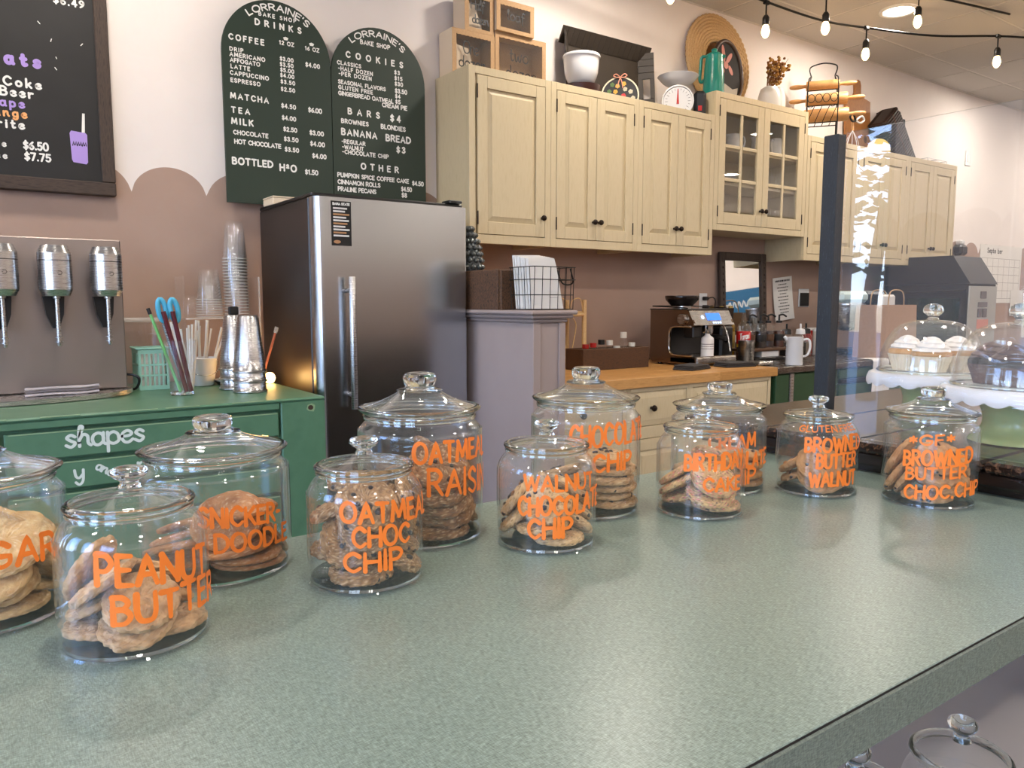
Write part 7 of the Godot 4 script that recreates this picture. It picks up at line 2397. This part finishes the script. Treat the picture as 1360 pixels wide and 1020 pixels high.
# ---------- festoon lights
func string_lights() -> void:
	var one := thing("light_string", "black festoon string of warm bulbs hung below the ceiling", "string lights", V(0, 0, 0))
	part(one, "cable", MB.new().tube(curve([V(2.2, 2.90, -2.80), V(2.9, 2.84, -2.76), V(3.587, 2.802, -2.719), V(4.05, 2.79, -2.686), V(4.39, 2.80, -2.622), V(4.79, 2.785, -2.446), V(5.17, 2.80, -2.242), V(5.5, 2.80, -2.06), V(6.0, 2.86, -1.8)]), 0.0065, 7), M.wire)
	for q in [[2.9, 2.84, -2.76], [3.587, 2.80, -2.719], [4.39, 2.80, -2.622], [5.17, 2.80, -2.242], [5.42, 2.80, -2.1]]:
		part(one, "drop_tee", MB.new().b2(V(q[0] - 0.02, q[1] - 0.012, q[2] - 0.01), V(q[0] + 0.02, q[1] + 0.01, q[2] + 0.01), 0.004), M.wire)
		festoon_bulb(one, V(q[0], q[1] - 0.012, q[2]), 0.05)
	var two := thing("light_string", "short black festoon string close under the ceiling with only two bulbs", "string lights", V(0, 0, 0))
	part(two, "cable", MB.new().tube(curve([V(2.6, 2.92, -2.50), V(3.2, 2.915, -2.50), V(3.834, 2.91, -2.525), V(4.44, 2.915, -2.35), V(5.2, 2.92, -2.2)]), 0.0065, 7), M.wire)
	for q in [[3.834, 2.91, -2.525], [4.44, 2.915, -2.35]]:
		part(two, "drop_tee", MB.new().b2(V(q[0] - 0.02, q[1] - 0.012, q[2] - 0.01), V(q[0] + 0.02, q[1] + 0.01, q[2] + 0.01), 0.004), M.wire)
		festoon_bulb(two, V(q[0], q[1] - 0.012, q[2]), 0.15 if q[0] < 4.0 else 0.05)


func festoon_bulb(parent: Node, at: Vector3, drop: float) -> void:
	var o := part(parent, "bulb_socket", MB.new().lathe(P2([0, -0.055, 0.017, -0.055, 0.0185, -0.05, 0.0185, -0.018, 0.010, -0.004, 0, -0.0005]), 16), M.blackplastic)
	o.position = at - V(0, drop, 0)
	part(o, "drop_wire", MB.new().rod(V(0, drop - 0.0005, 0), V(0, 0.0, 0), 0.004, 6), M.wire)
	part(o, "bulb_glass", MB.new().lathe(dense(P2([0, -0.122, 0.010, -0.118, 0.019, -0.103, 0.0215, -0.088, 0.018, -0.070, 0.0125, -0.0555, 0, -0.0555])), 18, 70.0), M.festoon)
	var l := OmniLight3D.new()
	l.name = "bulb_light"
	l.light_energy = 0.025
	l.light_color = Color(1.0, 0.82, 0.58)
	l.light_size = 0.015
	l.omni_range = 12.0
	l.omni_attenuation = 2.0
	l.shadow_enabled = true
	l.position = V(0, -0.09, 0)
	o.add_child(l)


func under_counter_things() -> void:
	for q in [[0.780, -0.330, 0], [0.650, -0.365, 1]]:
		var o := thing("spare_jar", ["empty glass jar with knobbed lid below the counter beside the dark upright", "second empty glass jar on the shelf below the counter, set further back"][q[2]], "jar", V(q[0], 0.6055, q[1]), 0, "spare jars under the counter")
		var r := 0.054
		var h := 0.196
		var b := MB.new()
		b.lathe(dense(prof(BODY_A, r, h)), 40, 60.0)
		part(o, "glass_body", b, M.jarglass)
		var l := MB.new().lathe(dense(prof(LID_A, r, h)), 40, 60.0)
		var lid := part(o, "lid", l, M.jarglass)
		part(lid, "lid_rim", MB.new().lathe(prof(RIM_A, r, h), 40, 80.0), M.solidglass)
		part(lid, "knob", MB.new().lathe(dense(prof(KNOB_A, r, h), 2), 24, 50.0), M.solidglass)


# ---------- measured places
const JAR_AT := {
	"sugar": [-0.003, -0.79, 0.067, 0.161, 0.036, 0.011],
	"pb": [0.098, -0.668, 0.0563, 0.14, 0.0285, 0.012],
	"snick": [0.196, -0.8, 0.073, 0.157, 0.036, 0.01],
	"occ": [0.308, -0.685, 0.0563, 0.14, 0.03, 0.0165],
	"oraisin": [0.421, -0.779, 0.0717, 0.19, 0.036, 0.0145],
	"wcc": [0.523, -0.672, 0.056, 0.1392, 0.0285, 0.013],
	"cc": [0.652, -0.755, 0.0713, 0.187, 0.036, 0.013],
	"bday": [0.763, -0.657, 0.0558, 0.1384, 0.0305, 0.0125],
	"crm": [0.889, -0.733, 0.0678, 0.1545, 0.034, 0.013],
	"bbw": [0.984, -0.634, 0.0555, 0.1374, 0.0305, 0.0135],
	"gf": [1.057, -0.511, 0.0585, 0.1571, 0.0315, 0.0135],
}
const JAR_LINES := [
	["sugar", "SUGAR", 5, -0.494, 0.909, 0.0589, 0.0533, 0.0247],
	["pb", "PEANUT", 6, -0.632, 0.993, 0.0614, 0.0513, 0.0257],
	["pb", "BUTTER", 6, -0.456, 1.265, 0.0305, 0.0261, 0.0253],
	["snick", "SNICKER-", 8, -0.476, 0.691, 0.0603, 0.0542, 0.0207],
	["snick", "DOODLE", 6, -0.292, 0.854, 0.0348, 0.0305, 0.0202],
	["occ", "OATMEAL", 7, -0.847, 0.997, 0.0687, 0.0648, 0.0218],
	["occ", "CHOC", 4, -0.654, 0.383, 0.0459, 0.044, 0.0208],
	["occ", "CHIP", 4, -0.802, 0.217, 0.0229, 0.0224, 0.0214],
	["oraisin", "OATMEAL", 7, -0.627, 0.875, 0.0963, 0.0962, 0.0253],
	["oraisin", "RAISIN", 6, -0.41, 0.913, 0.0597, 0.0565, 0.0322],
	["wcc", "WALNUT", 6, -1.118, 0.427, 0.0698, 0.0696, 0.0188],
	["wcc", "CHOCOLATE", 8, -1.239, 0.543, 0.0416, 0.0461, 0.0231],
	["wcc", "CHIP", 4, -1.033, -0.121, 0.0168, 0.0195, 0.0239],
	["cc", "CHOCOLATE", 8, -0.995, 0.539, 0.0912, 0.0966, 0.0289],
	["cc", "CHIP", 4, -0.602, 0.217, 0.0604, 0.0632, 0.0252],
	["bday", "BIRTHDAY", 8, -1.216, 0.283, 0.0621, 0.0672, 0.0226],
	["bday", "CAKE", 4, -0.793, 0.187, 0.0378, 0.0375, 0.0197],
	["crm", "CREAM", 5, -1.08, -0.047, 0.0651, 0.0692, 0.0222],
	["crm", "CHOCOLATE", 8, -1.308, 0.251, 0.0355, 0.0424, 0.0235],
	["crm", "CHIP", 4, -0.909, -0.009, 0.0149, 0.018, 0.0234],
	["bbw", "GLUTEN.FREE", 9, -1.479, -0.1, 0.0913, 0.0939, 0.0089],
	["bbw", "BROWNED", 6, -1.286, 0.068, 0.0636, 0.0678, 0.022],
	["bbw", "BUTTER", 6, -1.005, 0.108, 0.0411, 0.0453, 0.022],
	["bbw", "WALNUT", 6, -1.162, 0.115, 0.0159, 0.0197, 0.0221],
	["gf", "*GF*", 4, -1.547, -0.634, 0.0825, 0.0884, 0.0149],
	["gf", "BROWNED", 7, -1.669, -0.173, 0.0551, 0.0635, 0.022],
	["gf", "BUTTER", 6, -1.598, -0.309, 0.0366, 0.0456, 0.018],
	["gf", "CHOC.CHIP", 8, -1.608, -0.068, 0.0111, 0.0212, 0.0201],
]
const COOKIES := {
	"pb": [
		[0.1213, 0.9515, -0.6569, 0.0, 1.0, -0.0, 5.0554],
		[0.0942, 0.9611, -0.6415, -0.1974, 0.9, 0.3887, 5.0739],
		[0.0976, 0.9776, -0.64, -0.1185, 0.8346, 0.5379, 3.2362],
		[0.0753, 0.9908, -0.6637, -0.5045, 0.8252, -0.2539, 1.7948],
		[0.0697, 0.9949, -0.6907, -0.6769, 0.4652, -0.5705, 0.3387],
		[0.0759, 0.9714, -0.6829, -0.381, 0.9083, -0.1725, 2.4076],
		[0.0744, 0.9515, -0.6793, -0.0, 1.0, 0.0, 2.5652],
		[0.1172, 0.9615, -0.6865, 0.1882, 0.8883, -0.4189, 0.2843],
		[0.1167, 0.9789, -0.6918, 0.4717, 0.7343, -0.4881, 0.3062],
	],
	"sugar": [
		[0.0173, 1.0044, -0.7708, -0.2322, 0.8471, 0.478, 6.2748],
		[-0.0033, 0.9796, -0.7603, -0.0733, 0.9339, 0.3499, 4.0969],
		[0.0028, 0.9731, -0.7708, -0.0092, 0.944, 0.3299, 1.4727],
		[0.0098, 0.951, -0.7755, -0.0, 1.0, -0.0, 2.7315],
		[-0.0384, 0.9827, -0.7898, -0.7226, 0.6323, -0.2793, 6.1179],
		[-0.0317, 0.9562, -0.7912, -0.1583, 0.9853, -0.0638, 5.6374],
		[0.019, 0.9609, -0.8015, 0.2783, 0.9428, -0.1833, 5.3018],
		[0.0272, 0.9806, -0.7991, 0.5364, 0.6972, -0.4756, 2.4643],
		[0.0281, 0.9856, -0.8107, 0.5684, 0.6774, -0.467, 3.0962],
		[0.0282, 1.0039, -0.812, 0.6584, 0.6439, -0.3898, 4.2496],
	],
	"snick": [
		[0.2006, 0.9929, -0.7754, -0.3473, 0.7759, 0.5267, 0.3818],
		[0.2048, 0.9661, -0.7711, -0.0882, 0.9949, -0.0486, 3.4891],
		[0.2146, 0.958, -0.7719, -0.0032, 1.0, -0.0014, 1.7047],
		[0.2202, 0.9505, -0.7761, -0.0, 1.0, -0.0, 5.5242],
		[0.1815, 0.9808, -0.8324, -0.1098, 0.9387, -0.3269, 0.4033],
		[0.2395, 0.9738, -0.7964, 0.7605, 0.6372, -0.1248, 4.2653],
		[0.1641, 0.9644, -0.8105, -0.0505, 0.9588, -0.2795, 5.4642],
		[0.1678, 0.9505, -0.8186, -0.0, 1.0, -0.0, 1.4276],
		[0.2169, 0.9998, -0.787, -0.0312, 0.9994, -0.0167, 5.6234],
		[0.1735, 0.9712, -0.8273, -0.1673, 0.9415, -0.2927, 5.4774],
		[0.2212, 0.9709, -0.8129, 0.0323, 0.9589, -0.282, 0.1163],
	],
	"occ": [
		[0.2971, 1.0185, -0.6571, -0.1996, 0.7652, 0.6121, 4.4431],
		[0.288, 1.01, -0.7032, -0.3406, 0.8885, -0.3074, 0.0075],
		[0.2893, 0.9689, -0.6996, -0.0229, 0.9982, -0.0547, 3.1611],
		[0.2932, 0.9537, -0.6643, -0.0, 1.0, -0.0, 2.7423],
		[0.2859, 0.9835, -0.669, -0.2597, 0.72, 0.6436, 1.2764],
		[0.2999, 0.9983, -0.6568, -0.2054, 0.7401, 0.6403, 2.0406],
		[0.3433, 1.0097, -0.6675, 0.8797, 0.1828, 0.4391, 5.063],
		[0.3364, 0.9841, -0.6786, 0.6144, 0.719, 0.3249, 1.9873],
		[0.3311, 0.9639, -0.67, 0.5139, 0.8258, 0.2324, 0.936],
		[0.3113, 1.0297, -0.7087, 0.0009, 1.0, -0.0035, 4.3867],
		[0.3224, 1.0074, -0.7036, -0.3938, 0.8695, -0.2981, 2.8169],
		[0.3048, 0.9838, -0.7092, 0.0234, 0.9952, -0.0955, 5.0173],
		[0.317, 0.9537, -0.7092, 0.0, 1.0, 0.0, 1.479],
	],
	"oraisin": [
		[0.4248, 1.0241, -0.7419, -0.1357, 0.8052, 0.5773, 2.0082],
		[0.4212, 1.0056, -0.7433, -0.1383, 0.8707, 0.472, 5.0232],
		[0.4261, 0.9917, -0.7441, -0.1377, 0.8717, 0.4702, 3.1844],
		[0.4334, 0.9791, -0.7467, -0.1361, 0.8731, 0.4681, 3.1801],
		[0.4239, 0.9527, -0.747, 0.0, 1.0, 0.0, 1.4833],
		[0.4574, 0.9853, -0.7988, 0.6197, 0.6837, -0.3854, 0.0913],
		[0.4554, 0.963, -0.7761, 0.3643, 0.9282, -0.076, 5.8606],
		[0.3924, 0.9731, -0.7973, -0.1844, 0.9667, -0.1776, 0.539],
		[0.3947, 0.9586, -0.7994, -0.1479, 0.9749, -0.1665, 5.3061],
		[0.3975, 0.9879, -0.8026, -0.1268, 0.9682, -0.2158, 2.3103],
		[0.4177, 1.0087, -0.8154, -0.1556, 0.8545, -0.4956, 5.9724],
		[0.4534, 1.0243, -0.7965, 0.693, 0.7152, 0.0911, 2.5084],
	],
	"wcc": [
		[0.5201, 0.952, -0.6463, -0.0, 1.0, -0.0, 5.8809],
		[0.5288, 0.952, -0.6972, -0.0, 1.0, 0.0, 3.4927],
		[0.5063, 0.9882, -0.6503, -0.2923, 0.8531, 0.4322, 1.508],
		[0.5517, 0.9959, -0.6654, 0.6478, 0.758, 0.0759, 4.6561],
		[0.5011, 0.9907, -0.6965, -0.5521, 0.6023, -0.5766, 4.2352],
		[0.5003, 0.9713, -0.6923, -0.5101, 0.7164, -0.476, 4.2968],
		[0.5472, 0.9654, -0.6585, 0.6294, 0.7756, 0.0481, 2.9128],
		[0.5518, 0.9789, -0.6666, 0.6358, 0.7698, 0.0569, 1.3935],
		[0.5053, 0.9641, -0.6556, -0.0715, 0.9953, -0.0647, 4.0251],
		[0.5337, 0.9854, -0.6939, -0.8525, 0.0042, -0.5227, 0.6725],
	],
	"cc": [
		[0.6604, 1.0103, -0.7297, -0.0001, 0.9973, 0.0728, 4.3472],
		[0.6647, 0.9985, -0.7255, 0.0003, 0.9974, 0.0726, 3.9902],
		[0.6593, 0.9866, -0.7236, -0.0069, 0.9983, 0.0578, 2.3645],
		[0.6679, 0.9745, -0.7267, -0.0071, 0.9999, 0.0114, 5.0147],
		[0.6678, 0.9633, -0.7338, -0.0036, 1.0, 0.0054, 1.2185],
		[0.6726, 0.952, -0.729, -0.0, 1.0, 0.0, 2.4521],
		[0.7036, 0.98, -0.7644, 0.9606, 0.2164, -0.1745, 5.011],
		[0.6355, 0.9714, -0.7841, -0.0747, 0.9519, -0.2972, 2.3894],
		[0.6341, 0.952, -0.7824, -0.0, 1.0, -0.0, 4.4793],
		[0.64, 0.9838, -0.7871, -0.0752, 0.9383, -0.3376, 3.8466],
	],
	"bday": [
		[0.7909, 0.9996, -0.6599, 0.773, 0.6289, -0.0833, 5.9095],
		[0.7538, 0.9878, -0.6819, -0.1966, 0.8169, -0.5423, 6.2277],
		[0.7506, 0.9746, -0.6779, -0.1595, 0.8539, -0.4955, 4.5447],
		[0.76, 0.9581, -0.6786, -0.152, 0.9618, -0.2275, 5.0795],
		[0.7604, 0.9866, -0.6311, -0.185, 0.8215, 0.5394, 0.96],
		[0.7571, 0.9682, -0.6343, -0.1936, 0.9357, 0.295, 4.477],
		[0.7725, 0.9517, -0.6373, -0.0, 1.0, -0.0, 5.3231],
		[0.7953, 0.9712, -0.6592, 0.8206, 0.5656, -0.0818, 2.5197],
	],
	"crm": [
		[0.9124, 0.9887, -0.7132, 0.0588, 0.9973, 0.045, 3.4744],
		[0.9079, 0.9769, -0.709, 0.0591, 0.9972, 0.0454, 3.0112],
		[0.8989, 0.9636, -0.704, -0.0012, 1.0, -0.0046, 6.0195],
		[0.9049, 0.952, -0.7063, 0.0, 1.0, -0.0, 1.9925],
		[0.8693, 0.9675, -0.7571, -0.0461, 0.9894, -0.1377, 2.5251],
		[0.8739, 0.952, -0.7611, -0.0, 1.0, -0.0, 0.0058],
	],
	"bbw": [
		[0.9794, 0.9788, -0.6598, -0.125, 0.8101, -0.5728, 2.6388],
		[0.9848, 0.9615, -0.6576, -0.1101, 0.9158, -0.3862, 3.9654],
		[0.962, 0.9842, -0.6153, -0.5225, 0.6961, 0.4924, 5.8716],
		[0.966, 0.9668, -0.6148, -0.4548, 0.7754, 0.4381, 5.8007],
		[0.9896, 0.9522, -0.6263, -0.0, 1.0, 0.0, 2.0558],
		[1.0167, 0.9722, -0.6275, 0.8462, 0.5034, 0.1745, 6.21],
	],
	"gf": [
		[1.0512, 0.9965, -0.5472, -0.1443, 0.4707, -0.8704, 1.1786],
		[1.0524, 0.9731, -0.5458, -0.1211, 0.5345, -0.8365, 5.17],
		[1.0512, 0.9719, -0.5307, -0.112, 0.5686, -0.8149, 0.9876],
		[1.0424, 1.0041, -0.4873, -0.3026, 0.8319, 0.4651, 2.544],
		[1.0367, 0.989, -0.4926, -0.3073, 0.8286, 0.468, 0.4614],
		[1.0516, 0.9732, -0.4862, -0.2577, 0.9055, 0.3372, 5.3885],
		[1.0361, 0.9522, -0.5018, -0.0, 1.0, 0.0, 5.2049],
		[1.0884, 0.984, -0.5046, 0.7861, 0.618, 0.01, 0.8779],
		[1.0805, 0.9588, -0.5036, 0.2735, 0.9619, -0.0007, 3.3102],
	],
}
const MENU := [
	["BAKE SHOP", 1.0139, 2.3352, 0.1529, 0.0173],
	["DRINKS", 0.9979, 2.2968, 0.1903, 0.0267],
	["COFFEE", 0.8944, 2.2226, 0.1393, 0.0248],
	["12 OZ", 1.0932, 2.2401, 0.0623, 0.0177],
	["16 OZ", 1.2001, 2.237, 0.0621, 0.018],
	["DRIP", 0.8967, 2.1806, 0.054, 0.0171],
	["AMERICANO", 0.896, 2.1604, 0.1389, 0.0179],
	["AFFOGATO", 0.8967, 2.1389, 0.1175, 0.0179],
	["LATTE", 0.8982, 2.1151, 0.076, 0.0179],
	["CAPPUCCINO", 0.8949, 2.0905, 0.1525, 0.018],
	["ESPRESSO", 0.8962, 2.0627, 0.117, 0.018],
	["$3.00", 1.0937, 2.1777, 0.0573, 0.0177],
	["$3.50", 1.093, 2.1559, 0.0573, 0.0178],
	["$5.00", 1.094, 2.1344, 0.0583, 0.0178],
	["$4.00", 1.0933, 2.1134, 0.0591, 0.0178],
	["$3.50", 1.0942, 2.0885, 0.061, 0.0178],
	["$2.50", 1.0941, 2.0594, 0.0601, 0.0179],
	["$4.00", 1.1999, 2.1717, 0.0632, 0.0197],
	["MATCHA", 0.8923, 2.0006, 0.152, 0.0251],
	["$4.50", 1.0936, 1.9929, 0.062, 0.0196],
	["$6.00", 1.2061, 1.9913, 0.061, 0.0216],
	["TEA", 0.8942, 1.9468, 0.0739, 0.0252],
	["$4.00", 1.0946, 1.9458, 0.0604, 0.0196],
	["MILK", 0.8925, 1.9034, 0.0879, 0.0268],
	["$2.50", 1.0992, 1.9015, 0.0588, 0.0197],
	["$3.00", 1.2096, 1.9002, 0.0631, 0.0209],
	["CHOCOLATE", 0.899, 1.8648, 0.1388, 0.019],
	["$3.50", 1.1005, 1.8623, 0.0616, 0.0198],
	["$4.00", 1.211, 1.856, 0.065, 0.021],
	["HOT CHOCOLATE", 0.9016, 1.8296, 0.1874, 0.0199],
	["$3.50", 1.1026, 1.8215, 0.0608, 0.0198],
	["$4.00", 1.2185, 1.8073, 0.0634, 0.0211],
	["BOTTLED", 0.8898, 1.749, 0.1642, 0.0303],
	["H²O", 1.0786, 1.7408, 0.0736, 0.0314],
	["$1.50", 1.1854, 1.7375, 0.0583, 0.0219],
	["BAKE SHOP", 1.4452, 2.3069, 0.1417, 0.0204],
	["COOKIES", 1.3778, 2.2397, 0.2719, 0.0287],
	["CLASSICS", 1.3381, 2.2051, 0.11, 0.0185],
	["$3", 1.6046, 2.2077, 0.0284, 0.0194],
	["-HALF DOZEN", 1.3421, 2.1823, 0.1596, 0.0185],
	["$15", 1.6052, 2.1832, 0.0397, 0.0194],
	["-PER DOZEN", 1.3443, 2.1608, 0.1511, 0.0186],
	["$30", 1.6058, 2.1595, 0.0418, 0.0194],
	["SEASONAL FLAVORS", 1.3407, 2.1274, 0.2211, 0.0186],
	["$3.50", 1.6062, 2.1287, 0.0614, 0.0212],
	["GLUTEN FREE", 1.341, 2.1047, 0.159, 0.0186],
	["$4", 1.6069, 2.1067, 0.0275, 0.0195],
	["GINGERBREAD OATMEAL", 1.3404, 2.0801, 0.2576, 0.0195],
	["$5", 1.6075, 2.0828, 0.0265, 0.0195],
	["CREAM PIE", 1.5429, 2.0595, 0.1238, 0.0211],
	["BARS", 1.3814, 2.0068, 0.1509, 0.0292],
	["$4", 1.5807, 2.0029, 0.054, 0.032],
	["BROWNIES", 1.3505, 1.9668, 0.1269, 0.0205],
	["BLONDIES", 1.5351, 1.9661, 0.1218, 0.0221],
	["BANANA", 1.3493, 1.9171, 0.1684, 0.0309],
	["BREAD", 1.557, 1.9157, 0.1261, 0.032],
	["-REGULAR", 1.3503, 1.883, 0.1107, 0.0189],
	["-WALNUT", 1.3525, 1.86, 0.1002, 0.0189],
	["-CHOCOLATE CHIP", 1.352, 1.8393, 0.2191, 0.0198],
	["$3", 1.6088, 1.8707, 0.0464, 0.0306],
	["OTHER", 1.4362, 1.7819, 0.1846, 0.0298],
	["PUMPKIN SPICE COFFEE CAKE", 1.328, 1.7405, 0.341, 0.0207],
	["$4.50", 1.6852, 1.7346, 0.0606, 0.022],
	["CINNAMON ROLLS", 1.3282, 1.7111, 0.2001, 0.0208],
	["$4.50", 1.6295, 1.7044, 0.0554, 0.0219],
	["PRALINE PECANS", 1.3284, 1.6818, 0.1794, 0.0208],
	["$8", 1.6311, 1.6772, 0.0292, 0.0228],
]
const CHALK := [
	["$6.49", 0.311, 2.2399, 0.097, 0.0283],
	["Floats", 0.034, 2.0095, 0.2315, 0.0487],
	["Cherry Coke", -0.0473, 1.9399, 0.3101, 0.0349],
	["Root Beer", 0.0058, 1.9055, 0.2307, 0.0348],
	["Grape", 0.0773, 1.8698, 0.1317, 0.0333],
	["Orange", 0.0581, 1.8367, 0.1562, 0.032],
	["Sprite", 0.0674, 1.7988, 0.1376, 0.0334],
	["ounce", 0.0525, 1.7354, 0.095, 0.0235],
	["$6.50", 0.1941, 1.7332, 0.0778, 0.0312],
	["ounce", 0.0501, 1.6956, 0.098, 0.0236],
	["$7.75", 0.1956, 1.6963, 0.0817, 0.0299],
]
